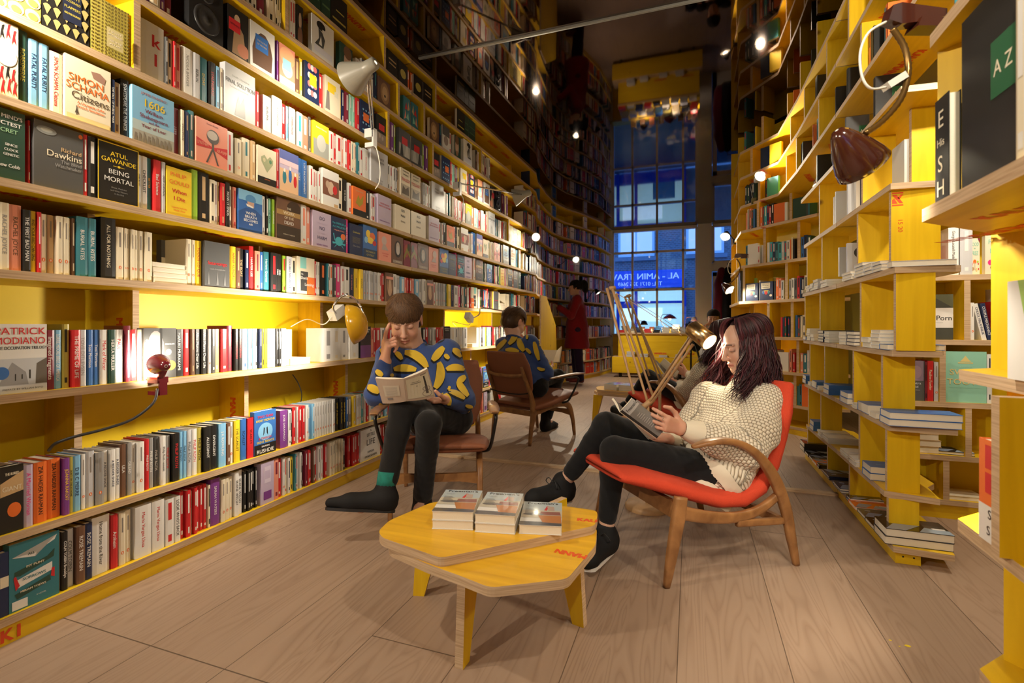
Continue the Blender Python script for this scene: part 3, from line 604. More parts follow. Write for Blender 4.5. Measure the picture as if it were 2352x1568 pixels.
for gi, Y, xa, xb in ((0,2.60,.811,.92),(0,3.16,.812,.95),(1,2.62,.812,.93),(1,2.99,.812,.93),(2,2.67,.812,.93),(2,3.09,.812,.94),(3,2.515,.81,.945),(3,2.97,.812,.95),(4,2.575,.812,.985),(4,3.02,.812,.96),(5,2.95,.812,.95),(5,2.62,.90,1.04)):
    u = MB(); u.box((xa,Y-.013,RL[gi]),(xb,Y+.013,RL[gi+1]-.026), M['yZ'], edge=M['ply'], axis=1)
    if (gi,Y) == (4,2.575):
        f_ = frame_axes((.845,Y-.0136,1.43),(0,0,-1),(1,0,0),(0,-1,0)); put_text(u,'15 20',f_,.09,.017,M['redink'],(1,1,1))
        q = frame_axes((.835,Y-.0136,1.545),(1,0,0),(0,0,1),(0,-1,0))
        for pts in ([(-.02,.028),(.02,.028),(.02,.022),(-.02,.022)],[(-.02,.018),(-.004,.018),(.02,-.02),(.006,-.02)],[(.02,.018),(.01,.018),(0,.004),(.006,-.002)],[(-.02,-.004),(-.012,.002),(0,-.02),(-.02,-.02)],[(-.02,-.024),(.02,-.024),(.02,-.03),(-.02,-.03)]):
            u.add([q@Vector((*p,0)) for p in pts],[tuple(range(len(pts)))],M['redink'])
    sp(sf, 'upright', u)
# ---------------------------------------------------------------- right wall: upper shelves bridging from the near bay to the mirror
rw = empty('arched_shelving', (1.0,2.0,0), 'yellow ply shelving of the right wall, corner bay below and long shelves bridging above', 'shelving')
D1 = (1.02,1.80)
for i in range(10):
    z = RL[i]; cx, cy = CORN[i]; s = MB()
    if i < 7: poly = [(cx-.02 if i else cx,.25),(cx,cy),(D1[0],D1[1]+.02*i-.04),(1.30,1.75),(1.30,.25)]
    else: poly = [(cx,.25),(cx,cy),(.772,1.54),(.80,2.3),(.802,YE),(1.06,YE),(1.06,2.3),(1.10,1.6),(1.30,1.5),(1.30,.25)]
    s.prism(poly, z-.027, z, M['yY'], M['ply'])
    if i in (4,6,7,8):
        for k,(x,y) in enumerate(((cx+.14,cy-.12),(cx+.2,cy+.2),(.92,2.1),(.93,2.8))):
            if i < 7 and k > 1: continue
            f_ = frame_axes((x,y,z-.0278),(-.3,.95,0) if k%2 else (.35,-.94,0),(.95,.3,0) if k%2 else (-.94,-.35,0),(0,0,-1)); put_text(s,'KAUFMANN',f_,.26,.045,M['redink'],(1,1,1),bold=.006)
    sp(rw, 'shelf', s)
s = MB(); s.prism([(.62,.25),(.62,1.28),(1.0,1.76),(1.28,1.72),(1.28,.25)], 0, RL[0]-.028, M['yY']); sp(rw,'plinth',s)
s = MB(); s.prism([(.78,.25),(.80,1.05),(1.22,1.6),(1.24,1.58),(.82,1.03),(.80,.25)], RL[0], CEIL-.02, M['back']); sp(rw,'back_panel',s)
s = MB(); s.prism([(1.06,2.3),(1.06,YE),(1.075,YE),(1.075,2.3)], RL[7], CEIL-.03, M['back']); sp(rw,'back_panel',s)
dn = Vector((-.66,.75,0)); dt = Vector((.75,.66,0)).normalized()
def diag(i, t):     # point on the front edge of the diagonal face of level i
    a = Vector((*CORN[i],0)); b = Vector((*D1,0)) if i < 7 else Vector((.772,1.54,0)); return a+(b-a)*t
for i in range(10):
    z0 = RL[i]; z1 = (RL[i+1] if i < 9 else CEIL)-.027
    ups = {0:[.4],1:[.15,.7],2:[.3,.75],3:[.2,.62],4:[.06,.65],5:[.35,.8],6:[.25,.7],7:[.5],8:[.3],9:[.6]}[i]
    for t in ups:
        p = diag(i,t)-dn*.012; f_ = Matrix((dt,-dn,Vector((0,0,1)))).transposed().to_4x4(); f_.translation = p
        u = MB(); u.box((-.013,.0,z0),(.013,.17,z1), M['yZ'], frame=f_, edge=M['ply'], axis=0); sp(rw,'upright',u)
    for Y in {2:[1.17,.6],4:[.75],1:[.9],3:[.8,1.2]}.get(i,[.8]):
        x0 = CORN[i][0]+.004 if i != 2 else .532
        u = MB(); u.box((x0,Y-.013,z0),(.80,Y+.013,z1), M['yZ'], edge=M['ply'], axis=1); sp(rw,'upright',u)
    if i >= 7:
        for Y in {7:[1.75,2.2,2.95],8:[1.95,2.5,3.16],9:[1.8,2.35,2.9]}[i]:
            u = MB(); u.box((.808,Y-.013,z0),(1.055,Y+.013,z1), M['yZ'], edge=M['ply'], axis=1); sp(rw,'upright',u)
# return panel at the street side of the near bay
s = MB(); s.box((.46,.23,0),(1.30,.25,CEIL-.02), M['yZ']); sp(rw,'end_panel',s)
# ---------------------------------------------------------------- alcove shelves facing the room beside the mirror
al = empty('alcove_shelf', (1.7,3.25,0), 'yellow shelf unit filling the alcove to the right of the mirror', 'shelf unit')
AL = [.10,.33,.605,.928,1.262,1.60,1.93,2.22]
AY = 3.17
for i, z in enumerate(AL):
    s = MB(); s.box((1.08,AY,z-.027),(2.45,YE-.01,z), M['yX'], edge=M['ply']); sp(al,'shelf',s)
s = MB(); s.box((1.08,AY+.012,0),(2.45,AY+.03,AL[0]-.027), M['yX']); sp(al,'plinth',s)
s = MB(); s.box((1.08,YE-.012,0),(2.45,YE,2.24), M['back']); sp(al,'back_panel',s)
for i, xs in enumerate(([1.243,1.8],[1.335,1.9],[1.228,1.60,2.0],[1.33,1.9],[1.12,1.75],[1.4],[1.3])):
    for x in xs:
        u = MB(); u.box((x-.013,AY+.002,AL[i]),(x+.013,YE-.014,AL[i+1]-.027), M['yZ'], edge=M['ply'], axis=0); sp(al,'upright',u)
s = MB(); s.box((2.43,1.5,0),(2.46,AY-.003,2.24), M['yZ']); s.box((2.445,.25,2.24),(2.46,AY,CEIL-.02), M['yZ']); sp(al,'side_panel',s)
# ---------------------------------------------------------------- books of the right side
def flat_frame(x, y, z, rot=0):      # lying book: local x = along X, y inward = +Y, z up
    c,s_ = math.cos(rot), math.sin(rot); return frame_axes((x,y,z),(c,s_,0),(-s_,c,0),(0,0,1))
ORD0 = ["first","second","third","fourth","fifth","sixth","seventh"]
design_later = {
'darkphoto':[('p',[(0,.0),(.3,.0),(.6,.5),(.2,.5)],(.25,.3,.4)),('p',[(.5,.0),(1,.0),(1,.3),(.65,.4)],(.4,.5,.6)),('r',.15,.7,.3,.74,W_) if False else ('r',.15,.7,.3,.74,C['w']),('r',.75,.3,.95,.42,C['w'])],
'bluetitle':[('r',.2,.4,.6,.43,C['B']),('r',.65,.45,.85,.48,C['B'])],
'whitecov':[('p',[(0,.2),(.4,.25),(.9,.1),(1,.3),(1,.1),(.4,.05)],(.6,.6,.66))],
}
cnt = 0
lie = []
for lv, items in {
 0:[(2.585,2,.033,'k','darkphoto',.235,.145,'with a dark photo cover, nearest the front step'),(2.725,1,.018,'k','darkphoto',.15,.12,''),(2.85,1,.016,'g','darkphoto',.15,.12,''),(2.975,1,.018,'o','darkphoto',.15,.12,''),(3.06,2,.012,'k','darkphoto',.15,.07,''),(3.27,2,.012,'n','darkphoto',.16,.16,'')],
 1:[(2.815,2,.032,'b','bluetitle',.17,.12,''),(2.95-.07+.16,3,.012,'w','whitecov',.16,.11,''),(3.19,3,.012,'w','whitecov',.16,.14,'')],
 2:[(2.575,2,.029,'b','bluetitle',.25,.115,''),(2.735-.0,1,.024,'w','whitecov',.17,.09,''),(2.88,1,.046,'b','bluetitle',.17,.15,''),(3.005,2,.013,'w','whitecov',.17,.06,''),(3.2,2,.03,'b','bluetitle',.17,.14,'')],
 3:[(2.585,1,.024,'b','bluetitle',.20,.10,''),(2.70,5,.0165,'w','whitecov',.20,.11,''),(2.83,2,.024,'w','whitecov',.12,.10,''),(3.07,4,.018,'n','bluetitle',.17,.14,''),(3.22,4,.017,'w','whitecov',.17,.12,'')],
 4:[(2.51,1,.024,'l','whitecov',.22,.05,''),(2.68,3,.014,'l','whitecov',.19,.11,''),(2.80,3,.016,'l','whitecov',.19,.10,''),(2.93,4,.016,'l','whitecov',.19,.13,''),(3.14,3,.014,'w','whitecov',.17,.16,'')]}.items():
    for k, (Yc, n, th, col, pr, wx, dy, ds) in enumerate(items):
        for j in range(n):
            lie.append((lv,k,j))
            xl = .775 if lv == 0 else .79
            z = RL[lv]+.0006+j*(th+.0005)
            pos = 'topmost' if j == n-1 and n > 1 else 'lowest' if j == 0 and n > 1 else f'{ORD0[j]} from below' if n > 1 else 'lone'
            book(flat_frame(xl+wx/2+.003*((j*7+k)%3), Yc-dy/2, z, .01*((j+k)%3-1)), wx, th, dy, col, 'lie', pr=pr, where=('F',lv), gloss=(lv == 0),
                 desc=f"{CN[col]} book lying {pos} in the {ORD0[k]} pile from the front, stepped shelf {ORD0[lv]} tier up")
def face_frame(x0, x1, y, z, tilt=0):       # cover facing -Y, viewer's left is x0
    c, s_ = math.cos(tilt), math.sin(tilt); return frame_axes(((x0+x1)/2,y,z),(1,0,0),(0,c,s_),(0,-s_,c))
def alx(px): k = ray(px,748); return k.x*(AY+.008)/k.y
design_later.update({
'bird':[('e',.5,.68,.22,.16,(.05,.05,.05)),('p',[(.35,.62),(.65,.62),(.85,.3),(.7,.32),(.62,.2),(.55,.34),(.45,.4)],(.05,.05,.05)),('r',.45,.14,.55,.16,(.2,.2,.2)),('r',.3,.06,.7,.08,(.3,.3,.3))],
'sinatra':[('r',.15,.5,.95,1,(.30,.22,.32)),('e',.6,.72,.25,.16,(.4,.28,.36)),('t','Sinatra',.5,.44,.85,.06,C['l']),('t','Cold',.45,.35,.6,.06,C['l']),('t','Gay Talese',.5,.27,.7,.03,C['G'])],
'sweet':[('p',[(.36,.80),(.42,.84),(.5,.92),(.58,.84),(.64,.80)],(.75,.62,.25)),('r',.32,.765,.68,.79,(.75,.62,.25)),('t','LILY JONES',.5,.70,.5,.03,(.4,.68,.55)),('t','SWEET',.5,.60,.92,.11,(.8,.65,.28)),('t','TOOTH',.5,.41,.92,.11,(.8,.65,.28)),('r',.1,.29,.85,.294,C['T'])],
'cabin':[('r',0,0,1,1,(.07,.07,.055)),('p',[(0,.75),(.5,.95),(1,.7),(1,1),(0,1)],(.12,.12,.07)),('r',0,.26,1,.70,(.74,.70,.66)),('t','Cabin Porn',.5,.48,.94,.11,(.02,.02,.02)),('r',.1,.37,.75,.375,(.3,.3,.3))],
'foodfree':[('t','FOOD',.5,.84,.8,.12,C['T']),('t','for',.5,.735,.18,.05,C['T']),('t','FREE',.5,.60,.68,.12,C['T']),('e',.5,.36,.16,.06,C['o']),('p',[(.46,.34),(.54,.34),(.58,.14),(.46,.14)],(.6,.5,.35)),('e',.2,.3,.1,.07,C['M']),('e',.3,.17,.12,.05,(.45,.28,.12)),('e',.85,.3,.05,.03,C['r']),('e',.88,.16,.05,.03,C['r']),('e',.68,.14,.1,.05,(.7,.55,.25)),('e',.8,.36,.08,.03,C['e']),('p',[(.78,1),(1,1),(1,.86)],C['m'])],
'rings':[('e',.5,.7,.4-.06*i,.26-.04*i,(.03,.05,.045) if i%2 else (.14,.19,.16)) for i in range(6)]+[('p',[(0,.25),(.4,.35),(1,.2),(1,.05),(0,.1)],(.5,.28,.2)),('r',0,0,1,.06,C['t'])],
'eis':[('t','E',.45,.80,.7,.16,C['c']),('t','His',.45,.58,.62,.075,C['c']),('t','S',.42,.38,.6,.15,C['c']),('t','H',.45,.15,.62,.15,C['c'])],
'az':[('r',.55,.42,.95,.72,(.02,.12,.05)),('t','A Z',.75,.57,.3,.08,C['c'])],
'baby':[('r',0,0,1,.36,W_ if False else C['w']),('r',.3,.72,1,.95,C['r']),('r',.3,.48,1,.68,C['r']),('t','SI',.55,.28,.7,.09,C['k']),('t','S',.45,.12,.4,.09,C['k']),('t','B',.65,.83,.4,.1,(.5,.02,.02)),('t','B',.65,.58,.4,.1,(.5,.02,.02))],
'greeny':[('p',[(.3,1),(1,1),(1,.5),(.5,.6)],(.35,.55,.12)),('r',.6,.1,.95,.13,C['G'])],
'pleasant':[('p',[(.22,.62),(.85,.62),(.88,.93),(.2,.93)],C['c']),('t',"CAN'T WE TALK ABOUT",.53,.87,.52,.035,C['k']),('t','SOMETHING MORE',.53,.79,.5,.035,C['k']),('t','PLEASANT?',.53,.69,.5,.06,C['k']),('e',.5,.45,.3,.09,C['Y']),('e',.3,.42,.08,.09,C['t']),('e',.5,.4,.1,.1,C['r']),('e',.7,.42,.08,.09,C['b']),('e',.15,.25,.1,.06,C['c'])],
})
for k_, v_ in design_later.items(): LATE[k_] = v_
# birds against the mirror end of the stepped shelf, and covers on its upper tiers
book(face_frame(.835,.955,3.30,RL[4]+.05,0), .115, .175, .02, 'l', 'face', pr='bird', where=('R',1), desc='pale cover with a black bird, standing on the fifth tier by the mirror')
book(face_frame(.83,.945,3.26,RL[5]+.0006), .115, .21, .02, 'l', 'face', pr='bird', where=('R',2), desc='pale cover with a black bird, standing on the sixth tier by the mirror')
for j,(a_,col,ds) in enumerate(((.852,'w','white'),(.872,'n','navy'),(.892,'l','grey'))):
    book(face_frame(a_-.01,a_+.01,3.16+0*j,RL[5]+.0006), .018, .2, .03, col, 'face', where=('R',3), desc=f'{ds} book standing upright, {ORD0[j]} of three on the sixth tier near the bird cover')
book(face_frame(.83,.94,2.80,RL[6]+.0006), .12, .215, .028, 'k', 'face', pr='az', where=('R',4), desc='dark cover standing on the high seventh tier behind the brown lamp')
book(face_frame(.84,.95,2.72,RL[7]+.0006), .10, .22, .028, 't', 'face', pr='whitecov', where=('R',5), desc='teal cover standing on the long upper shelf above the brown lamp')
book(face_frame(.82,.93,3.25,RL[6]+.0006), .11, .2, .025, 'g', 'face', pr='az', where=('R',6), desc='charcoal cover standing on the seventh tier right beside the mirror')
# alcove
def ab(px0, px1, lv, h, col, ds, pr=None, txt=None, tc='k', kind='spine', back=.0, tilt=0):
    x0, x1 = alx(px0), alx(px1); f_ = face_frame(x0,x1,AY+.010+back,AL[lv]+.0006)
    if tilt: f_ = f_ @ Matrix.Translation(((x1-x0)/2,0,0)) @ Matrix.Rotation(tilt,4,'Y') @ Matrix.Translation((-(x1-x0)/2,0,0))
    book(f_, x1-x0-.001, h, .15 if kind == 'spine' else .03, col, kind, pr=pr, where=('A',lv), txt=txt, tc=tc, desc=ds)
ab(2080,2124,2,.21,'g','charcoal cover with a purplish portrait, alcove shelf under the cabin book','sinatra',kind='face')
ab(2125,2130,2,.205,'m','thin maroon spine between the portrait cover and a cream spine')
ab(2131,2145,2,.21,'r','red and cream spine beside the portrait cover in the alcove',txt='Pauline Fowler',tc='c')
ab(2146,2157,2,.205,'l','pale grey spine left of the upright by the mint cover',tc='P')
ab(2170,2267,2,.262,'T','large mint cover with gold lettering in the alcove','sweet',kind='face')
ab(2268,2280,2,.25,'w','white spine just right of the mint cover')
ab(2098,2190,3,.235,'g','dark landscape cover with a wide white title band in the alcove','cabin',kind='face')
ab(2219,2229,3,.19,'o','orange spine, first right of the upright in the alcove',txt='delete',tc='y')
ab(2230,2239,3,.19,'w','white spine right of the orange one in the alcove',tc='P')
ab(2256,2268,3,.19,'w','leaning white spine in the alcove, beside a leaning navy one',txt='CHUCK PALAHNIUK',tc='n',tilt=-.2)
ab(2270,2282,3,.19,'n','leaning navy spine in the alcove, against a red book',txt='COUPLE MECHANICS',tc='w',tilt=-.17)
ab(2284,2290,3,.195,'r','red spine behind the leaning navy one in the alcove')
ab(2291,2300,3,.19,'s','salmon spine left of the tall pale cookbook in the alcove',tc='w')
ab(2302,2319,3,.262,'c','tall pale cookbook at the end of the alcove shelf',txt='POLPO',tc='Y')
ab(2150,2159,4,.17,'s','orange spine left of the two thick white cookbooks',txt='URBAN APPETITES',tc='k')
ab(2179,2203,4,.245,'w','thick white cookbook left of the clear-wrapped one',txt='Giorgio Locatelli Made in Sicily',tc='k')
ab(2206,2235,4,.245,'l','thick clear-wrapped white book in the alcove',txt=None,tc='w')
ab(2237,2261,4,.19,'c','cream mushroom cover half hidden on the top alcove shelf','foodfree',kind='face',back=.04)
ab(2263,2325,4,.195,'c','cream mushroom cover with green title, top alcove shelf','foodfree',kind='face')
book(flat_frame((alx(2135)+alx(2225))/2+.03, AY+.02, AL[1]+.0006,-.1), .16,.016,.13,'k','lie',where=('A',1),pr='darkphoto',desc='dark book lying flat on the second alcove shelf')
book(flat_frame((alx(2175)+alx(2250))/2+.02, AY+.02, AL[0]+.0006,.05), .17,.02,.14,'c','lie',where=('A',0),desc='cream book lying flat on the lowest alcove shelf')
for i in range(3):
    book(flat_frame(1.165+.01*(i%2), AY+.02, AL[1]+.0006+i*.034), .11,.033,.14,'a','lie',where=('A',1),desc=f'tan book, {["lowest","middle","topmost"][i]} of the pile on the second alcove shelf')
# near bay
def nb(x, y0, y1, lv, h, col, ds, pr=None, kind='face', txt=None, tc='w', dep=.03):
    f_ = frame_axes((x,(y0+y1)/2,RL[lv]+.0006),(0,-1,0),(1,0,0),(0,0,1)); book(f_, abs(y1-y0), h, dep, col, kind, pr=pr, where=('R',10+lv), txt=txt, tc=tc, desc=ds)
nb(.476,1.205,1.262,4,.215,'k','black cover with large cream letters beside the brown lamp','eis',dep=.02)
nb(.505,1.165,1.203,4,.24,'e','bright green book beside the black lettered cover',kind='spine',dep=.13)
nb(.478,.985,1.16,4,.32,'k','big dark book with a green panel, close by the brown lamp','az',dep=.03)
nb(.47,.95,.984,4,.27,'c','cream book at the near end of the corner shelf',kind='spine',dep=.13)
nb(.585,1.135,1.245,3,.19,'w','pale green and white book on the corner shelf below the big dark book','greeny')
nb(.548,1.185,1.262,2,.20,'o','orange and red cover with black letters, low in the corner bay','baby')
# diagonal face of the near bay, seen in the mirror (covers and spines face the mirror)
rr_ = random.Random(11)
for lv in range(1,10):
    L = (diag(lv,1)-diag(lv,0)).length; s0 = .22 if lv < 4 else .05
    zt = (RL[lv+1] if lv < 9 else CEIL)-.03-RL[lv]
    ups = {0:[.4],1:[.15,.7],2:[.3,.75],3:[.2,.62],4:[.06,.65],5:[.35,.8],6:[.25,.7],7:[.5],8:[.3],9:[.6]}[lv]
    while s0 < L-.06:
        fc = rr_.random() < (.3 if lv > 6 else .16); w = rr_.uniform(.11,.14) if fc else rr_.uniform(.014,.034)
        if any(abs(s0+w/2-u*L) < w/2+.016 for u in ups): s0 += .01; continue
        if lv > 6 and rr_.random() < .35: s0 += .12; continue
        p = diag(lv,(s0+w/2)/L)-dn*.02; p.z = RL[lv]+.0006
        f_ = Matrix((-dt,-dn,Vector((0,0,1)))).transposed().to_4x4(); f_.translation = p
        h = min(rr_.uniform(.175,.21), zt-.01); col = rr_.choice('wwclkgnnbtrrsotEq') if lv < 7 else rr_.choice('tEkny')
        pr = None
        if lv == 4 and fc: pr = 'pleasant'; w, col = .14,'n'
        book(f_, w-.001, h, .03 if fc else .12, col, 'face' if fc else 'spine', pr=pr, where=('RB',lv), tc=rr_.choice('wkr'), small=True)
        s0 += w
for lv in (7,8,9):
    y = 1.8
    while y < 3.3:
        zt = (RL[lv+1] if lv < 9 else CEIL)-.03-RL[lv]
        if rr_.random() < .7: y += .16; continue
        w = rr_.uniform(.02,.035); f_ = frame_axes((.83,y,RL[lv]+.0006),(0,-1,0),(1,0,0),(0,0,1))
        if all(abs(y-u) > .04 for u in {7:[1.75,2.2,2.95,2.72],8:[1.95,2.5,3.16],9:[1.8,2.35,2.9]}[lv]):
            book(f_, w, min(.2,zt-.01), .12, rr_.choice('kknmotw'), 'spine', where=('RB',20+lv), small=True)
        y += w+.002
# grey loudspeaker on the sixth tier
sk = MB(); sk.box((.885,2.62+.02,RL[5]+.0006),(1.03,2.78,RL[5]+.215), plain('pale_grey_cabinet',(.55,.53,.50),.4))
o = sk.build('loudspeaker'); tag(o,'pale grey loudspeaker box with a dark cone on the stepped shelf','loudspeaker')
cn = MB(); f_ = frame_to((.957,2.6395,RL[5]+.11),(0,-1,0)); cn.lathe([(.05,0),(.054,.004),(.05,.006),(.03,-.001),(.012,.003),(.001,.006)], M['black'], f_, 20); c_ = cn.build('speaker_cone'); c_.parent = o
# ================================================================ furniture
M['teak'] = wood('oiled_teak', (.20,.085,.028), (.36,.17,.06), (7,7,7), ring=2.2, rough=.38, knots=False, coat=.15)
M['teakl'] = wood('pale_oiled_arm', (.24,.11,.045), (.40,.21,.09), (7,7,7), ring=2.0, rough=.3, knots=False, coat=.3)
M['tan_leather'] = plain('rust_brown_upholstery', (.235,.075,.03), .6, bump=.5, bscale=260, var=.14)
M['red_wool'] = plain('orange_red_wool', (.62,.055,.018), .9, bump=.8, bscale=420, var=.16)
M['tabletop'] = wood('yellow_table_board', (.62,.32,.012), (.82,.47,.02), (1.4,16,8), ring=1.6, rough=.33, coat=.1)
def slab(mb, prof, hw, th, mat, frame, n=28, p=3.2, cap=6, col=(1,1,1)):
    """upholstered pad: superelliptic section swept along a side profile [(y,z)], rounded off at both ends"""
    P = [Vector((0,a,b)) for a,b in prof]; k = len(P)
    H = hw if isinstance(hw,list) else [hw]*k; T = th if isinstance(th,list) else [th]*k
    rings = []
    def ring(c, t, h, w):
        nrm = Vector((0,-t.z,t.y)); out = []
        for j in range(n):
            a = 2*math.pi*j/n; ca, sa = math.cos(a), math.sin(a)
            out.append(c+Vector((1,0,0))*(math.copysign(abs(ca)**(2/p),ca)*h)+nrm*(math.copysign(abs(sa)**(2/p),sa)*w/2))
        return out
    tans = [(P[min(i+1,k-1)]-P[max(i-1,0)]).normalized() for i in range(k)]
    for s in range(cap): 
        a = s/cap; q = math.sqrt(max(0,1-(1-a)**2))
        rings.append(ring(P[0]-tans[0]*(T[0]*.45*(1-a)), tans[0], H[0]-T[0]*.5*(1-q), max(T[0]*q,.002)))
    for i in range(k): rings.append(ring(P[i],tans[i],H[i],T[i]))
    for s in range(cap-1,-1,-1):
        a = s/cap; q = math.sqrt(max(0,1-(1-a)**2))
        rings.append(ring(P[-1]+tans[-1]*(T[-1]*.45*(1-a)), tans[-1], H[-1]-T[-1]*.5*(1-q), max(T[-1]*q,.002)))
    vs = [frame@v for r in rings for v in r]; m = len(rings)
    fs = [(i*n+j,i*n+(j+1)%n,(i+1)*n+(j+1)%n,(i+1)*n+j) for i in range(m-1) for j in range(n)]
    fs += [tuple(range(n)), tuple((m-1)*n+j for j in range(n-1,-1,-1))]
    mb.add(vs, fs, mat, col, True)
def rib(mb, pts, w, t, mat, frame, n=12):
    """flat-sided timber member: pts local, width w (in local x), thickness t; lists allowed"""
    P = spline([Vector(p) for p in pts], 6); k = len(P)
    def L(v,i): 
        if not isinstance(v,list): return v
        f = i/(k-1)*(len(v)-1); a = min(int(f),len(v)-2); return v[a]+(v[a+1]-v[a])*(f-a)
    vs = []
    for i,p in enumerate(P):
        tn = (P[min(i+1,k-1)]-P[max(i-1,0)]).normalized(); x = Vector((1,0,0)); x = (x-tn*x.dot(tn)).normalized(); y = tn.cross(x)
        for j in range(n):
            a = 2*math.pi*j/n+math.pi/n; ca, sa = math.cos(a), math.sin(a)
            vs.append(frame@(p+x*(math.copysign(abs(ca)**.5,ca)*L(w,i)/2)+y*(math.copysign(abs(sa)**.5,sa)*L(t,i)/2)))
    fs = [(i*n+j,i*n+(j+1)%n,(i+1)*n+(j+1)%n,(i+1)*n+j) for i in range(k-1) for j in range(n)]+[tuple(range(n-1,-1,-1)),tuple((k-1)*n+j for j in range(n))]
    mb.add(vs, fs, mat, (1,1,1), True)
def child(parent, name, mb, label=None):
    o = mb.build(name); o.parent = parent; o.matrix_parent_inverse = parent_inv(parent); return tag(o,label)
def parent_inv(p): return Matrix.Translation(-p.location)
# ---------------------------------------------------------------- low table of two stacked yellow boards
def rounded(poly, r=.022, n=4):
    out = []; k = len(poly)
    for i in range(k):
        p = Vector(poly[i]); a = (Vector(poly[i-1])-p); b = (Vector(poly[(i+1)%k])-p); rr = min(r,a.length*.45,b.length*.45)
        a = p+a.normalized()*rr; b = p+b.normalized()*rr
        for j in range(n+1):
            t = j/n; out.append(tuple(a*(1-t)**2+p*2*t*(1-t)+b*t*t))
    return out
ct = empty('coffee_table', (-.63,1.62,0), 'low yellow coffee table of two overlapping faceted boards on splayed legs', 'coffee table')
ZU, ZL = .338, .31
up = rounded([tuple(Q(px,py,Z=ZU).xy) for px,py in ((869,1219),(894,1195),(989,1154),(1020,1150),(1300,1162),(1369,1172),(1373,1182),(1366,1207),(1012,1281),(984,1271),(877,1234))])
lo = rounded([tuple(Q(px,py,Z=ZL).xy) for px,py in ((893,1230),(915,1195),(1010,1165),(1300,1172),(1371,1214),(1368,1252),(1303,1329),(1126,1349),(1052,1320),(985,1296),(893,1256))])
tb = MB(); tb.prism(up, ZL+.0004, ZU, M['tabletop'], M['ply'])
e = Q(1367,1208,Z=ZU); g_ = frame_axes(Q(1347,1194,Z=ZU+.0005),(1,.10,0),(-.10,1,0),(0,0,1)); put_text(tb,'KAU',g_,.068,.026,M['redink'],(1,1,1),bold=.004)
child(ct,'upper_board',tb)
tb = MB(); tb.prism(lo, ZL-.027, ZL, M['tabletop'], M['ply'])
g_ = frame_axes(Q(1312,1272,Z=ZL+.0005),(-1,.12,0),(-.12,-1,0),(0,0,1)); put_text(tb,'MANN',g_,.10,.028,M['redink'],(1,1,1),bold=.004)
child(ct,'lower_board',tb)
for (bx,by),(tx,ty),d in (((1061,1526),(1050,1330),(.25,.97)),((1332,1433),(1335,1300),(-.5,.86)),((963,1364),(950,1300),(.3,.95)),((1290,1250),(1300,1200),(.9,-.4))):
    b0 = Q(bx,by,Z=0); t0 = Q(tx,ty,Z=ZL-.027)
    if bx == 1290: b0 = Vector((-.50,2.02,0)); t0 = b0.copy()
    ax = Vector((*d,0)).normalized(); n = Vector((-ax.y,ax.x,0)); cen = Vector((-.62,1.70,0))
    inw = (cen-b0); inw.z = 0; inw.normalize(); inw = (inw-n*inw.dot(n)).normalized() if False else inw
    nn = Vector((-inw.y,inw.x,0)); f_ = frame_axes(b0, inw, (0,0,1), nn)
    lg = MB(); lg.prism([(0,0),(.042,0),(.12,ZL-.0275),(.018,ZL-.0275)], -.0135, .0135, M['yZ'], M['ply'], frame=f_@Matrix.Translation((-.02,0,0)))
    child(ct,'leg',lg)
LATE['freeman'] = [('r',0,.55,1,1,(.45,.52,.55)),('r',0,.30,1,.62,(.55,.50,.40)),('r',0,0,1,.14,(.10,.10,.11)),('p',[(.42,.40),(.98,.40),(1,.10),(.55,.12)],(.50,.20,.07)),('p',[(.48,.56),(.95,.56),(.98,.42),(.45,.42)],(.30,.12,.10)),('p',[(.55,.62),(.62,.82),(.68,.80),(.62,.60)],(.6,.04,.04)),('e',.3,.44,.26,.05,(.16,.15,.15)),('p',[(.62,.80),(.8,.78),(.82,.60),(.66,.6)],(.48,.36,.30)),('t','Freeman\'s',.5,.925,.96,.085,(.03,.03,.035)),('t','The best new',.2,.80,.25,.018,(.2,.2,.2)),('t','writing on',.2,.77,.22,.018,(.2,.2,.2))]+[('r',.08,.66-.035*i,.28+.04*(i%3),.672-.035*i,(.25,.24,.22)) for i in range(8)]
def mag(tl,tr,br,bl,z0,n,ds,th=.029):
    for j in range(n):
        z = z0+(j+1)*(th+.0006); c = [Q(px,py,Z=z0+n*(th+.0006)) for px,py in (tl,tr,br,bl)]
        o = (c[2]+c[3])/2; x = ((c[2]-c[3])+(c[1]-c[0])).normalized(); y = Vector((-x.y,x.x,0)); w = ((c[2]-c[3]).length+(c[1]-c[0]).length)/2; d = ((c[0]-c[3]).length+(c[1]-c[2]).length)/2
        f_ = frame_axes((o.x,o.y,z0+j*(th+.0006)+.0005),(x.x,x.y,0),y,(0,0,1))
        book(f_, w*.985, th, d, 'w', 'lie', pr='freeman', where=('T',0), gloss=True, desc=ds[j])
mag((1027,1125),(1113,1126),(1087,1177),(992,1172),ZU,2,['lower glossy paperback of the pile nearest the boot on the yellow table','upper glossy paperback of the pile nearest the boot on the yellow table'])
mag((1128,1130),(1211,1134),(1184,1185),(1089,1179),ZU,2,['lower glossy paperback of the middle pile on the yellow table','upper glossy paperback of the middle pile on the yellow table'])
mag((1213,1152),(1300,1155),(1291,1209),(1190,1204),ZU,1,['single glossy paperback beside the two piles on the yellow table'])
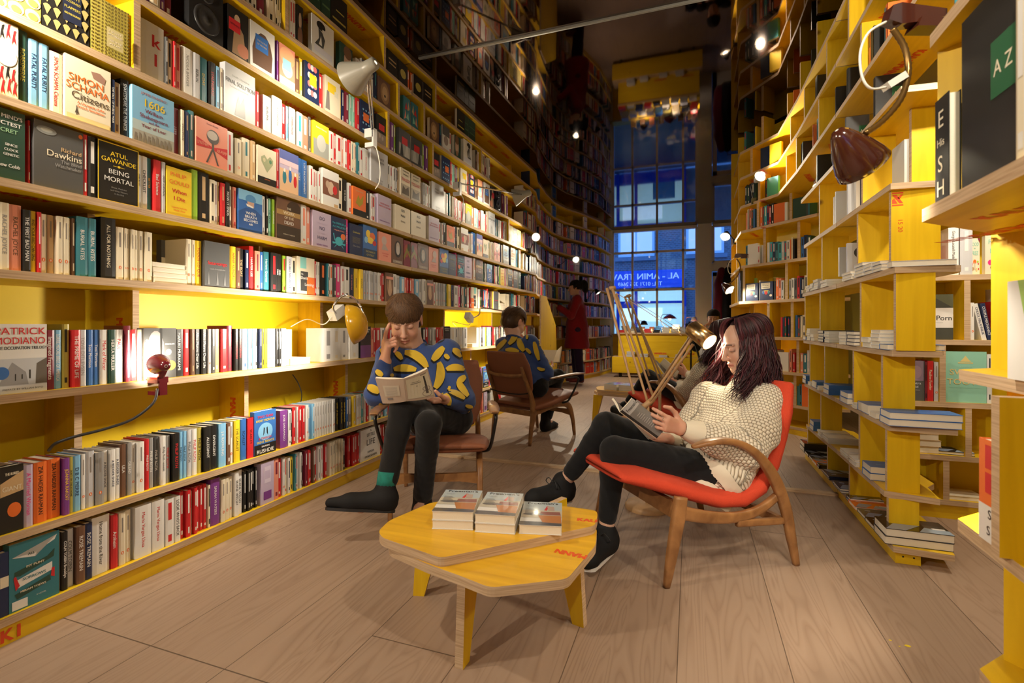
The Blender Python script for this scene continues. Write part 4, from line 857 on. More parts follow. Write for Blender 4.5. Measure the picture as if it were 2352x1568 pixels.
# ---------------------------------------------------------------- brown armchair
def chair_frame(c, l): return frame_axes((*c,0),(*l,0),(-l[1],l[0],0),(0,0,1))
CB = Vector((-1.337,2.488,0)); lb = Vector((.91,.415,0)).normalized(); FB = chair_frame(CB[:2],(lb.x,lb.y))
ac = empty('armchair', CB, 'rust brown upholstered armchair with wooden frame and black metal arm brackets', 'armchair')
s = MB(); slab(s, [(-.31,.385),(-.20,.38),(-.05,.352),(.10,.325),(.24,.31)], [.26,.275,.275,.27,.25], [.05,.07,.08,.08,.06], M['tan_leather'], FB, p=4); child(ac,'seat',s)
s = MB(); slab(s, [(.27,.40),(.285,.47),(.31,.57),(.34,.67),(.375,.765)], [.20,.235,.25,.25,.225], [.035,.05,.055,.05,.035], M['tan_leather'], FB, p=3.4); child(ac,'backrest',s)
for sx in (-1,1):
    s = MB(); rib(s, [(sx*.225,.31,0),(sx*.225,.29,.14),(sx*.222,.26,.28),(sx*.22,.29,.42),(sx*.215,.355,.56),(sx*.21,.395,.66)], [.022,.03,.034,.03,.026,.02], [.024,.034,.06,.036,.03,.02], M['teak'], FB); child(ac,'leg',s)
    s = MB(); rib(s, [(sx*.225,-.30,0),(sx*.225,-.27,.16),(sx*.225,-.20,.285),(sx*.224,-.02,.30),(sx*.222,.16,.275),(sx*.222,.25,.27)], [.022,.03,.034,.03,.03,.03], [.024,.034,.055,.034,.04,.05], M['teak'], FB); child(ac,'leg',s)
    s = MB(); slab(s, [(-.34,.566),(-.26,.570),(-.12,.568),(.02,.560),(.12,.552)], [.022,.031,.031,.025,.016], [.014,.019,.019,.017,.012], M['teakl'], FB@Matrix.Translation((sx*.298,0,0)), n=16, p=2.6, cap=4); child(ac,'armrest',s)
    s = MB(); s.tube([FB@Vector(p) for p in spline([(sx*.305,.08,.548),(sx*.308,-.16,.548),(sx*.308,-.235,.535),(sx*.306,-.245,.50),(sx*.285,-.16,.36),(sx*.265,-.13,.325),(sx*.225,-.10,.315)],5)], .009, M['black'], 8); child(ac,'arm_bracket',s)
s = MB(); rib(s, [(-.225,-.245,.225),(-.1,-.25,.232),(.1,-.25,.232),(.225,-.245,.225)], .05, [.018,.018], M['teak'], FB@Matrix.Identity(4)) if False else s.prism([(-.225,.185),(-.12,.20),(.12,.20),(.225,.185),(.225,.245),(.1,.24),(-.1,.24),(-.225,.245)], -.010,.010, M['teak'], frame=FB@frame_axes((0,-.25,0),(1,0,0),(0,0,1),(0,-1,0))); child(ac,'stretcher',s)
s = MB(); s.prism([(-.22,.24),(.22,.24),(.22,.285),(-.22,.285)], -.011,.011, M['teak'], frame=FB@frame_axes((0,.275,0),(1,0,0),(0,0,1),(0,-1,0))); child(ac,'stretcher',s)
s = MB(); s.tube([FB@Vector(p) for p in spline([(-.215,.36,.595),(-.1,.385,.58),(.1,.385,.58),(.215,.36,.595)],5)], .014, M['teak'], 8); child(ac,'back_rail',s)
s = MB(); s.tube([FB@Vector(p) for p in spline([(-.225,.335,.44),(-.1,.325,.42),(.1,.325,.42),(.225,.335,.44)],5)], .006, M['black'], 8); child(ac,'back_bracket',s)
# ---------------------------------------------------------------- orange lounge chair
CG = Vector((-.02,2.40,0)); lg_ = Vector((.6,-.8,0)); FG = chair_frame(CG[:2],(.6,-.8))
oc = empty('lounge_chair', CG, 'orange-red upholstered lounge chair with curved teak arms', 'lounge chair')
s = MB(); slab(s, [(-.44,.405),(-.34,.385),(-.18,.335),(-.02,.285),(.10,.275),(.19,.315),(.255,.41),(.30,.52),(.345,.63),(.385,.73)], [.24,.262,.268,.268,.266,.265,.265,.262,.25,.22], [.05,.072,.085,.09,.095,.095,.085,.075,.07,.05], M['red_wool'], FG, p=3.2); child(oc,'seat',s)
for sx in (-1,1):
    s = MB(); rib(s, [(sx*.29,-.185,.527),(sx*.295,-.12,.541),(sx*.30,-.04,.543),(sx*.30,.05,.518),(sx*.30,.14,.452),(sx*.30,.21,.36),(sx*.30,.262,.24),(sx*.30,.29,.12),(sx*.30,.318,0)], [.022,.05,.055,.045,.036,.032,.03,.028,.022], [.012,.022,.024,.03,.04,.05,.048,.04,.026], M['teak'], FG); child(oc,'armrest',s)
    s = MB(); rib(s, [(sx*.285,-.235,.335),(sx*.287,-.25,.25),(sx*.292,-.285,.10),(sx*.297,-.308,0)], [.032,.034,.028,.020], [.052,.056,.042,.024], M['teak'], FG); child(oc,'leg',s)
    s = MB(); rib(s, [(sx*.285,-.235,.275),(sx*.285,-.12,.245),(sx*.285,.02,.228),(sx*.285,.14,.245),(sx*.29,.235,.30)], .026, [.055,.05,.042,.036,.03], M['teak'], FG); rib(s, [(sx*.285,.03,.205),(sx*.287,.15,.195),(sx*.293,.275,.19)], .024, [.034,.03,.028], M['teak'], FG); child(oc,'side_rail',s)
s = MB(); s.prism([(-.285,.245),(.285,.245),(.285,.31),(-.285,.31)], -.012,.012, M['teak'], frame=FG@frame_axes((0,-.245,0),(1,0,0),(0,0,1),(0,-1,0))); child(oc,'front_rail',s)
s = MB(); s.prism([(-.285,.175),(.285,.175),(.285,.21),(-.285,.21)], -.011,.011, M['teak'], frame=FG@frame_axes((0,.24,0),(1,0,0),(0,0,1),(0,-1,0))); child(oc,'back_rail',s)
# ================================================================ lamps
def lamp(name, loc, label, group=None): return empty(name, loc, label, 'lamp', group)
def shade_cone(mb, apex, axis, prof, mat, n=28, inner=None):
    f_ = frame_to(apex, axis); mb.lathe(prof, mat, f_, n)
    if inner: mb.lathe([(max(r-.002,.001),z) for r,z in prof], inner, f_, n)
def bulb(mb, p, r, mat): 
    f_ = Matrix.Translation(Vector(p)); mb.lathe([(.001,-r),(r*.7,-r*.7),(r,0),(r*.7,r*.7),(.001,r)], mat, f_, 14)
WARM = (1,.87,.68)
# small maroon clip lamp on the third shelf
mar = plain('maroon_enamel',(.15,.012,.02),.22,coat=.5)
t0 = Q(362,880,X=-1.99); lp = lamp('clip_lamp', t0, 'small maroon clip lamp on the third shelf edge of the left bookcase')
s = MB(); sh = Q(372,838,d=1.90); ax = (Q(345,828,d=2.0)-sh).normalized(); ax = (ax+Vector((-.4,.1,.0))).normalized()
shade_cone(s, sh-ax*.045, ax, [(.006,0),(.016,.004),(.022,.02),(.030,.05),(.038,.075),(.040,.085)], mar, inner=M['white']); child(lp,'lamp_shade',s)
s = MB(); s.tube([t0+Vector((.012,0,.014)), t0+Vector((.02,.0,.03)), sh-ax*.04], [.012,.013,.012], mar, 10); child(lp,'neck',s)
s = MB(); s.box((-.03,-.022,-.012),(.03,.022,.012), mar, frame=Matrix.Translation(t0+Vector((.0,0,.014)))); s.box((-.03,-.018,-.045),(.03,.018,-.030), mar, frame=Matrix.Translation(t0)); s.box((.026,-.015,-.045),(.034,.015,.012), mar, frame=Matrix.Translation(t0)); child(lp,'clamp',s)
s = MB(); bulb(s, sh+ax*.012, .018, M['bulb']); child(lp,'bulb',s)
s = MB(); s.tube(spline([Q(361,893,X=-1.96),Q(352,925,X=-1.94),Q(305,962,X=-1.95),Q(240,985,X=-1.96),Q(170,1003,X=-1.97),Q(128,1018,X=-2.0),Q(112,1034,X=-2.06)],6), .005, M['rubber'], 8); child(lp,'cord',s)
spot('clip_lamp_light', sh+ax*.05, sh+ax*.3+Vector((-.06,-.06,.0)), 12, (1,.90,.73), 125, .7, .02)
# yellow dish lamp under the fourth shelf
mus = plain('mustard_enamel',(.62,.34,.012),.22,coat=.5)
base = Q(772,716,X=-2.01); dish = Q(828,741,d=2.55)
lp = lamp('dish_lamp', base, 'mustard yellow dish lamp on a curved arm below the fourth shelf')
ax = Vector((-.86,-.42,-.18)).normalized()
s = MB(); shade_cone(s, dish-ax*.0, ax, [(.004,-.035),(.03,-.032),(.06,-.022),(.085,0),(.100,.032),(.104,.05),(.101,.051)], mus, 36, M['white']); child(lp,'lamp_shade',s)
s = MB(); s.tube(spline([base+Vector((.01,0,-.02)),Q(765,705,X=-1.95),Q(784,681,X=-1.92),Q(806,680,X=-1.86),Q(826,700,d=2.57),dish-ax*.03],6), .006, M['chrome'], 8); child(lp,'arm',s)
s = MB(); s.box((-.025,-.05,-.035),(.03,.05,.025), M['white'], frame=Matrix.Translation(base)@Matrix.Rotation(.5,4,'X')); child(lp,'clamp',s)
s = MB(); bulb(s, dish+ax*.02, .028, M['bulb']); child(lp,'bulb',s)
s = MB(); s.tube(spline([base+Vector((0,-.04,-.03)),Q(742,745,X=-2.05),Q(705,733,X=-2.2),Q(668,750,X=-2.22)],6), .003, M['cable_w'], 6); child(lp,'cord',s)
spot('dish_lamp_light', dish+ax*.055, dish+ax*1.0, 40, (1,.90,.74), 145, .8, .03)
# loose cable under the third shelf
s = MB(); s.tube(spline([Q(672,860,X=-2.2),Q(685,880,X=-2.2),Q(693,905,X=-2.2),Q(690,930,X=-2.2)],5), .003, M['rubber'], 6); o = s.build('cable'); tag(o,'thin dark cable hanging down the yellow back panel below the bright lamp','cable')
# grey balanced-arm lamp high on the left bookcase
gry = plain('putty_grey_enamel',(.36,.34,.28),.35)
cb = Q(850,318,X=-1.99); el = Q(846,172,d=2.55); hd = Q(850,160,d=2.52)
lp = lamp('balanced_arm_lamp', cb, 'putty grey balanced-arm lamp clamped high on the left bookcase')
ax = Vector((-1.0,.14,-.25)).normalized()
s = MB(); a0 = Q(853,150,d=2.50); shade_cone(s, a0, ax, [(.012,-.03),(.030,-.026),(.034,.03),(.038,.04),(.085,.14),(.088,.15)], gry, 32, M['white']); child(lp,'lamp_shade',s)
for dx in (-.012,.012):
    s = MB(); v = Vector((0,dx,0)); s.tube([cb+v+Vector((.02,0,.05)), el+v], .005, M['chrome'], 8); child(lp,'arm',s)
s = MB(); s.tube([el-Vector((0,.02,0)),el+Vector((0,.02,0))], .016, gry, 10); s.tube([el,a0-ax*.02], .008, gry, 8); child(lp,'joint',s)
s = MB(); s.box((-.03,-.02,.002),(.035,.02,.06), M['white'], frame=Matrix.Translation(cb)); s.box((-.03,-.015,-.06),(.03,.015,-.03), M['white'], frame=Matrix.Translation(cb)); s.box((.028,-.02,-.06),(.04,.02,.06), M['white'], frame=Matrix.Translation(cb)); child(lp,'clamp',s)
s = MB(); s.tube(spline([cb+Vector((.03,.0,-.05)),Q(866,345,X=-1.93),Q(873,385,X=-1.92),Q(871,418,X=-1.93),Q(862,434,X=-1.96)],6), .0035, M['cable_w'], 6); child(lp,'cord',s)
s = MB(); bulb(s, a0+ax*.10, .028, M['bulb']); child(lp,'bulb',s)
spot('balanced_arm_light', a0+ax*.13, a0+Vector((-.75,.22,-.55)), 15, (1,.89,.70), 160, .6, .05)
# big brown gooseneck lamp on the right
brn = plain('brown_enamel',(.055,.014,.008),.16,coat=.7)
Dg = 1.10
top = Q(1924,302,d=Dg); mouth = (Q(1942,416,d=1.06)+Q(2050,352,d=1.14))/2
ax = (mouth-top); L_ = ax.length; ax.normalize(); ax = (ax+Vector((0,.25,-.0))).normalized()
lp = lamp('gooseneck_lamp', Q(2095,60,d=1.12), 'brown enamel gooseneck lamp clipped to the right corner shelves')
s = MB(); shade_cone(s, top, ax, [(.004,-.004),(.012,-.002),(.020,.008),(.030,.028),(.042,.055),(.052,.085),(.056,.105),(.054,.106)], brn, 36, M['white']); child(lp,'lamp_shade',s)
s = MB(); gp = spline([Q(1988,306,d=1.09),Q(2030,275,d=1.10),Q(2070,225,d=1.11),Q(2086,165,d=1.12),Q(2078,110,d=1.12),Q(2050,66,d=1.12)],10); s.tube(gp, [.0062+.0009*(i%2) for i in range(len(gp))], plain('brass_coil',(.22,.13,.04),.3,metal=.8), 10); child(lp,'gooseneck',s)
s = MB(); s.prism([(-.03,-.012),(.0,-.022),(.05,-.016),(.10,-.004),(.10,.012),(.04,.02),(.0,.026),(-.02,.02)], -.014,.014, brn, frame=frame_axes(Q(2062,40,d=1.12),(CA,SA,0),(0,0,1),(SA,-CA,0))); s.prism([(.03,-.03),(.09,-.03),(.10,-.012),(.04,-.008)], -.02,.02, brn, frame=frame_axes(Q(2062,40,d=1.12),(CA,SA,0),(0,0,1),(SA,-CA,0))); child(lp,'clamp',s)
s = MB(); s.tube(spline([Q(2035,50,d=1.11),Q(1995,75,d=1.10),Q(1976,120,d=1.10),Q(1980,175,d=1.10),Q(2000,203,d=1.10),Q(2035,200,d=1.11)],6), .0028, M['cable_w'], 6); s.box((-.02,-.012,-.008),(.03,.012,.008), M['cable_w'], frame=frame_axes(Q(2050,190,d=1.12),(.8*CA,.8*SA,.5),(-SA,CA,0),(-.5*CA,-.5*SA,.8))); child(lp,'cord',s)
s = MB(); bulb(s, top+ax*.085, .022, M['bulb']); child(lp,'bulb',s)
spot('gooseneck_light', top+ax*.112, top+ax*.6, 10, (1,.90,.73), 140, .7, .025)
# brass lamp on long bamboo arms beside the reader
bam = plain('pale_bamboo',(.50,.30,.14),.5,var=.2,bscale=25); brs = plain('polished_brass',(.74,.55,.28),.24,metal=1)
piv = Q(1487,925,d=2.72); hd0 = Q(1588,752,d=2.60); hd1 = Q(1630,786,d=2.50)
lp = lamp('bamboo_arm_lamp', (piv.x,piv.y,0), 'brass cylinder lamp on long bamboo arms beside the reader in cream')
for (p0,p1) in ((Q(1394,662,d=2.95),Q(1456,905,d=2.78)),(Q(1407,664,d=2.95),Q(1490,930,d=2.74)),(Q(1415,675,d=3.02),Q(1502,915,d=2.80)),(Q(1486,930,d=2.72),Q(1590,775,d=2.60)),(Q(1494,930,d=2.74),Q(1592,790,d=2.64))):
    s = MB(); n_ = 9; pts = [p0.lerp(p1,i/n_) for i in range(n_+1)]; s.tube(pts, [.0068 if i%3 else .0082 for i in range(n_+1)], bam, 8); child(lp,'arm',s)
s = MB(); s.tube([Q(1400,662,d=2.95),Q(1400,662,d=2.95)+Vector((.03,.02,.004))], .012, bam, 8); child(lp,'joint',s); s = MB(); s.tube([piv-Vector((.02,.02,.02)),piv+Vector((.03,.02,.02))], .016, bam, 8); child(lp,'joint',s)
s = MB(); s.tube([(piv.x,piv.y,.02),tuple(piv)], .011, bam, 8); s.lathe([(.001,.03),(.11,.028),(.12,.015),(.12,0)], bam, Matrix.Translation((piv.x,piv.y,0)), 28); child(lp,'base',s)
ax = (hd1-hd0).normalized(); s = MB(); r_ = .046; Lh = (hd1-hd0).length
shade_cone(s, hd0, ax, [(.001,-.003),(r_*.8,-.002),(r_,.008),(r_,Lh),(r_-.004,Lh)], brs, 32, M['white']); child(lp,'lamp_shade',s)
s = MB(); f_ = frame_to(hd0, ax); s.lathe([(.001,Lh-.012),(r_*.6,Lh-.016),(r_-.006,Lh-.03)], M['bulb'], f_, 24); child(lp,'bulb',s)
s = MB(); s.tube(spline([Q(1410,670,d=2.95),Q(1470,705,d=2.9),Q(1530,745,d=2.8),Q(1565,770,d=2.64)],4), .0018, bam, 5); child(lp,'stay_wire',s)
spot('bamboo_arm_light', hd1+ax*.012, hd1+ax*.5+Vector((0,0,-.10)), 5, (1,.82,.55), 120, .7, .04)
# lamps further round the room, seen in the mirror
def cliplamp(p, target, label, power, col=WARM, mat=None, size=1.0, angle=120, grp=None, foot=None):
    p = Vector(p); ax = (Vector(target)-p).normalized(); l_ = lamp('clip_lamp', p, label, grp)
    s = MB(); shade_cone(s, p-ax*.06*size, ax, [(.006,0),(.018*size,.004*size),(.03*size,.03*size),(.05*size,.075*size),(.056*size,.09*size)], mat or M['black'], 22, M['white']); child(l_,'lamp_shade',s)
    s = MB(); bulb(s, p+ax*.012*size, .03*size, M['bulb'] if col[2] < .8 else M['bulbc']); child(l_,'bulb',s)
    ft = Vector(foot) if foot else p+Vector((-.1 if p.x < 0 else .1,0,-.12)); mid = (ft+p-ax*.06*size)/2+Vector((.03 if p.x < 0 else -.03,0,.05))
    s = MB(); s.tube(spline([p-ax*.058*size, mid, ft],6), .006, M['black'], 8); child(l_,'arm',s)
    s = MB(); s.box((-.025,-.02,-.03),(.025,.02,.03), M['black'], frame=Matrix.Translation(ft)); child(l_,'clamp',s)
    spot('clip_lamp_light', p+ax*.05*size, target, power, col, angle, .7, .03)
    return l_
cliplamp((-1.90,.62,2.16),(-1.1,2.6,1.3),'perforated clip lamp glowing on the left bookcase before the yellow nook, in the mirror',62,WARM,gry,foot=(-1.99,.60,1.985),angle=150)
cliplamp((-1.60,-2.2,1.62),(-.6,-2.3,.2),'clip lamp lighting the shelves by the street window, in the mirror',70,WARM,M['black'],foot=(-1.80,-2.2,1.46))
cliplamp((-1.78,-1.2,2.1),(-.8,.6,.6),'folded dark clip lamp above the red coat, in the mirror',125,WARM,M['black'],foot=(-2.06,-1.2,1.99))
cliplamp((.38,.55,2.05),(-.35,2.3,.2),'black clip lamp high on the corner bay, in the mirror',40,(1,.90,.73),M['black'],foot=(.475,.60,1.96),angle=135)
cliplamp((.62,1.42,2.44),(1.2,2.7,2.9),'bare clip lamp among the topmost shelves of the corner bay, in the mirror',80,(1,.90,.73),gry,foot=(.60,1.24,2.26),angle=150)
cliplamp((.72,1.35,.80),(.60,1.55,.2),'hidden clip lamp under the corner shelf near the pale green book',16,(1,.90,.73),M['black'],size=.7,foot=(.74,1.32,.865),angle=150)
cliplamp((.98,2.1,2.17),(.98,2.45,1.2),'clip lamp under the bridging shelf over the alcove',16,(1,.90,.73),M['white'],size=.7,foot=(1.0,2.0,2.22),angle=140)
cliplamp((1.4,2.6,2.16),(1.7,3.1,.9),'white clip lamp high in the alcove',42,(1,.90,.73),M['white'],size=.7,foot=(1.5,2.45,2.2),angle=140)
# ================================================================ people: smooth-blended volumes meshed as one surface
class Vol:
    def __init__(s, h): s.h = h; s.pr = []
    def cap(s, a, b, ra, rb=None, k=.012, op='+'): s.pr.append(('c', Vector(a), Vector(b), ra, ra if rb is None else rb, k, op)); return s
    def ell(s, c, r, R=None, k=.012, op='+'): s.pr.append(('e', Vector(c), Vector(r), R, None, k, op)); return s
    def chain(s, pts, rads, k=.012):
        for i in range(len(pts)-1): s.cap(pts[i], pts[i+1], rads[i], rads[i+1], k)
        return s
    def box(s, c, r, R=None, k=.008, op='-'): s.pr.append(('b', Vector(c), Vector(r), R, None, k, op)); return s
    def mesh(s, noise=None, relax=1):
        h = s.h; lo = np.full(3,1e9); hi = -lo
        for p in s.pr:
            if p[6] != '+': continue
            if p[0] == 'c':
                m = max(p[3],p[4])+.02
                for q in (p[1],p[2]): lo = np.minimum(lo,np.array(q)-m); hi = np.maximum(hi,np.array(q)+m)
            else:
                m = max(p[2])+.02; lo = np.minimum(lo,np.array(p[1])-m); hi = np.maximum(hi,np.array(p[1])+m)
        n = np.ceil((hi-lo)/h).astype(int)+2
        G = np.full(tuple(n), .05, dtype=np.float32)
        ax = [lo[i]+h*np.arange(n[i]) for i in range(3)]
        for kind,a,b,c,d,k,op in s.pr:
            m = (max(c,d) if kind == 'c' else max(b))+.06
            pts = (a,b) if kind == 'c' else (a,)
            l_ = np.min([np.array(q) for q in pts],axis=0)-m; h_ = np.max([np.array(q) for q in pts],axis=0)+m
            i0 = np.clip(np.floor((l_-lo)/h).astype(int),0,n-1); i1 = np.clip(np.ceil((h_-lo)/h).astype(int)+1,1,n)
            if np.any(i1 <= i0): continue
            X,Y,Z = np.meshgrid(ax[0][i0[0]:i1[0]],ax[1][i0[1]:i1[1]],ax[2][i0[2]:i1[2]],indexing='ij')
            P = np.stack([X,Y,Z],-1).astype(np.float32)-np.array(a,dtype=np.float32)
            if kind == 'c':
                v = np.array(b-a,dtype=np.float32); L2 = float(v@v) or 1e-9
                t = np.clip((P@v)/L2,0,1); D = np.linalg.norm(P-t[...,None]*v,axis=-1)-(c+(d-c)*t)
            else:
                if c is not None: P = P@np.array(c,dtype=np.float32)     # columns of c = local axes
                r = np.array(b,dtype=np.float32)
                if kind == 'e':
                    k0 = np.linalg.norm(P/r,axis=-1); k1 = np.linalg.norm(P/(r*r),axis=-1)+1e-6; D = k0*(k0-1)/k1
                else:
                    q = np.abs(P)-r; D = np.linalg.norm(np.maximum(q,0),axis=-1)+np.minimum(q.max(-1),0)
            sl = tuple(slice(i0[i],i1[i]) for i in range(3)); g = G[sl]
            if op == '+': hh = np.clip(.5+.5*(g-D)/k,0,1); G[sl] = g*(1-hh)+D*hh-k*hh*(1-hh)
            else: D = -D; hh = np.clip(.5-.5*(g-D)/k,0,1); G[sl] = g*(1-hh)+D*hh+k*hh*(1-hh)
        if noise is not None:
            X,Y,Z = np.meshgrid(*ax,indexing='ij'); G += noise(X,Y,Z).astype(np.float32)
        # surface nets
        S = G < 0; nx,ny,nz = S.shape
        c = [S[dx:nx-1+dx,dy:ny-1+dy,dz:nz-1+dz] for dx in (0,1) for dy in (0,1) for dz in (0,1)]
        cnt = sum(x.astype(np.int8) for x in c); act = (cnt > 0)&(cnt < 8)
        idx = np.argwhere(act); vid = -np.ones(act.shape,dtype=np.int64); vid[act] = np.arange(len(idx))
        acc = np.zeros((len(idx),3)); w = np.zeros(len(idx))
        cor = [(dx,dy,dz) for dx in (0,1) for dy in (0,1) for dz in (0,1)]
        val = [G[idx[:,0]+dx,idx[:,1]+dy,idx[:,2]+dz] for dx,dy,dz in cor]
        for i in range(8):
            for j in range(i+1,8):
                if sum(abs(cor[i][q]-cor[j][q]) for q in range(3)) != 1: continue
                m = (val[i] < 0) != (val[j] < 0)
                if not m.any(): continue
                t = val[i][m]/(val[i][m]-val[j][m]); pi, pj = np.array(cor[i]),np.array(cor[j])
                acc[m] += pi+(pj-pi)*t[:,None]; w[m] += 1
        V = lo+h*(idx+acc/np.maximum(w,1)[:,None])
        quads = []
        for axn in range(3):
            o = [0,0,0]; o[axn] = 1
            A = S[:nx-o[0],:ny-o[1],:nz-o[2]]; B = S[o[0]:,o[1]:,o[2]:]
            e = np.argwhere(A != B); u_,v_ = [(1,2),(2,0),(0,1)][axn]
            e = e[(e[:,u_] > 0)&(e[:,v_] > 0)&(e[:,u_] < S.shape[u_]-1)&(e[:,v_] < S.shape[v_]-1)]
            if not len(e): continue
            du = np.zeros(3,int); du[u_] = 1; dv = np.zeros(3,int); dv[v_] = 1
            q = np.stack([vid[tuple((e-du-dv).T)],vid[tuple((e-dv).T)],vid[tuple(e.T)],vid[tuple((e-du).T)]],1)
            f = A[tuple(e.T)]; q[~f] = q[~f][:,::-1]; quads.append(q)
        Fq = np.concatenate(quads); Fq = Fq[(Fq >= 0).all(1)]
        for _ in range(relax):
            E = np.concatenate([Fq[:,[0,1]],Fq[:,[1,2]],Fq[:,[2,3]],Fq[:,[3,0]]]); s_ = np.zeros_like(V); k_ = np.zeros(len(V))
            np.add.at(s_,E[:,0],V[E[:,1]]); np.add.at(s_,E[:,1],V[E[:,0]]); np.add.at(k_,E[:,0],1); np.add.at(k_,E[:,1],1)
            V = V*.45+.55*s_/np.maximum(k_,1)[:,None]
        return V, Fq
def raw_object(name, parts, mat, parent=None, attrs=None):
    """parts: [(V,F,color Nx3)] joined into one mesh"""
    vs = np.concatenate([p[0] for p in parts]); off = 0; fs = []
    for p in parts: fs.append(np.asarray(p[1])+off); off += len(p[0])
    fs = np.concatenate(fs); me = bpy.data.meshes.new(name)
    me.from_pydata(vs.tolist(), [], fs.tolist()); me.materials.append(mat)
    at = me.attributes.new('Col','FLOAT_COLOR','POINT')
    cs = np.concatenate([np.concatenate([np.broadcast_to(np.asarray(p[2],dtype=np.float32),(len(p[0]),3)),np.ones((len(p[0]),1),np.float32)],1) for p in parts])
    at.data.foreach_set('color', cs.astype(np.float32).ravel())
    if attrs:
        for k,v in attrs.items():
            a = me.attributes.new(k,'FLOAT_VECTOR','POINT'); a.data.foreach_set('vector', np.asarray(v,dtype=np.float32).ravel())
    me.polygons.foreach_set('use_smooth',[True]*len(me.polygons)); me.update()
    o = bpy.data.objects.new(name, me); COL.objects.link(o)
    if parent: o.parent = parent; o.matrix_parent_inverse = parent_inv(parent)
    return o
def bvh_of(V, Fq): return BVHTree.FromPolygons([Vector(v) for v in V],[tuple(int(i) for i in f) for f in Fq])
M['skin'] = attrmat('skin', .5, .35, sss=.25, bump=.08, bscale=500)
M['cloth'] = attrmat('woven_cloth', .9, .15, bump=.35, bscale=700, sheen=.15)
M['jersey'] = attrmat('printed_jersey', .88, .2, bump=.3, bscale=900, sheen=.2)
M['suede'] = attrmat('black_suede', .75, .25, bump=.3, bscale=500)
def hairmat(name, ca, cb):
    m, nt, b = newmat(name); at = N(nt,'ShaderNodeAttribute'); at.attribute_name = 'Col'; r = N(nt,'ShaderNodeMix',data_type='RGBA'); r.inputs['A'].default_value=(*ca,1); r.inputs['B'].default_value=(*cb,1)
    nt.links.new(at.outputs['Fac'],r.inputs['Factor']); nt.links.new(r.outputs['Result'],b.inputs['Base Color']); b.inputs['Roughness'].default_value=.42; b.inputs['Specular IOR Level'].default_value=.3
    return m
SK = np.array((.60,.36,.26)); SKB = np.array((.56,.24,.17))
def head_frame(c, fwd, up):
    f = Vector(fwd).normalized(); u = Vector(up); x = f.cross(u).normalized(); u = x.cross(f).normalized()
    return frame_axes(c, x, f, u)       # local x = person's right... (forward x up), y = face, z = crown
def head_vol(H, neck_to, sc=1.0, fem=False, h=.0032, nr=.050):
    R = np.array(H.to_3x3()); v = Vol(h)
    P = lambda x,y,z: H@Vector((x*sc,y*sc,z*sc))
    E = lambda x,y,z,a,b,c,k=.014,op='+': v.ell(P(x,y,z),(a*sc,b*sc,c*sc),R,k,op)
    Cc = lambda a,b,r,r2=None,k=.008,op='+': v.cap(P(*a),P(*b),r*sc,(r2 or r)*sc,k,op)
    E(0,-.012,.03,.075,.094,.090); E(0,.028,-.03,.060 if fem else .063,.058,.083,.02)
    E(0,.034,-.074,.042 if fem else .048,.044,.040,.02); E(0,.066,-.098,.016,.016,.016,.02)
    for s_ in (-1,1):
        E(s_*.036,.052,-.034,.026,.026,.028,.02); Cc((s_*.050,.0,-.07),(s_*.022,.058,-.098),.016,.014,.02)
        E(s_*.031,.094,.006,.018,.016,.012,.012,'-'); E(s_*.031,.0735,.0055,.0145,.0145,.0135,.004)
        Cc((s_*.012,.086,.026),(s_*.044,.074,.028),.0065,.005,.012)
        v.ell(P(s_*.077,-.012,-.006),(.007*sc,.018*sc,.030*sc),R,.006); v.ell(P(s_*.082,-.008,-.002),(.006*sc,.009*sc,.017*sc),R,.004,'-')
        E(s_*.0115,.094,-.036,.0075,.010,.0075,.006); E(s_*.006,.099,-.043,.0032,.004,.003,.003,'-')
    Cc((0,.083,.018),(0,.105,-.030),.0085,.0105,.010); E(0,.108,-.033,.010,.0095,.0085,.006)
    Cc((-.021,.076,-.0655),(-.006,.088,-.0605),.004,.0058,.004); Cc((.021,.076,-.0655),(.006,.088,-.0605),.004,.0058,.004); Cc((-.006,.088,-.0605),(.006,.088,-.0605),.0058,None,.004)
    Cc((-.017,.078,-.0715),(0,.0875,-.0735),.0055,.0068,.004); Cc((.017,.078,-.0715),(0,.0875,-.0735),.0055,.0068,.004)
    Cc((-.022,.084,-.0673),(.022,.084,-.0673),.0012,None,.0025,'-') if False else None
    nk = Vector(neck_to); v.cap(P(0,-.018,-.06),nk,nr*sc,nr*1.08*sc,.03)
    return v, R
def head_colour(V, H, sc, brow=(.09,.045,.02), lip=(.50,.17,.13)):
    L = (np.array(H.inverted())@np.concatenate([V,np.ones((len(V),1))],1).T).T[:,:3]/sc
    c = np.tile(SK,(len(V),1)); x,y,z = np.abs(L[:,0]),L[:,1],L[:,2]
    def mix(w,col): 
        w = np.clip(w,0,1)[:,None]; c[:] = c*(1-w)+np.array(col)*w
    g = lambda a,b,s: np.exp(-((a-b)/s)**2)
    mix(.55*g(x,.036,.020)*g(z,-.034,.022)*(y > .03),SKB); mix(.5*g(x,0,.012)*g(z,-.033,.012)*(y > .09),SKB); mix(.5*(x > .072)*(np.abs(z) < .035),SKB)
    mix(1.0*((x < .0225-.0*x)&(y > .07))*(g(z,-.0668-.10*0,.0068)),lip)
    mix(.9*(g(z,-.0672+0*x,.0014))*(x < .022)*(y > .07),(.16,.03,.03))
    mix(.95*((x > .014)&(x < .046)&(y > .055))*g(z,.0295-.06*(x-.030)**2/.02,.0038),brow)
    mix(.9*((x > .017)&(x < .045)&(y > .06))*g(z,-.0015+6*(x-.031)**2,.0016),(.03,.015,.01))
    mix(.35*((x > .015)&(x < .047)&(y > .055))*g(z,.006,.011),(.38,.17,.12))
    return c
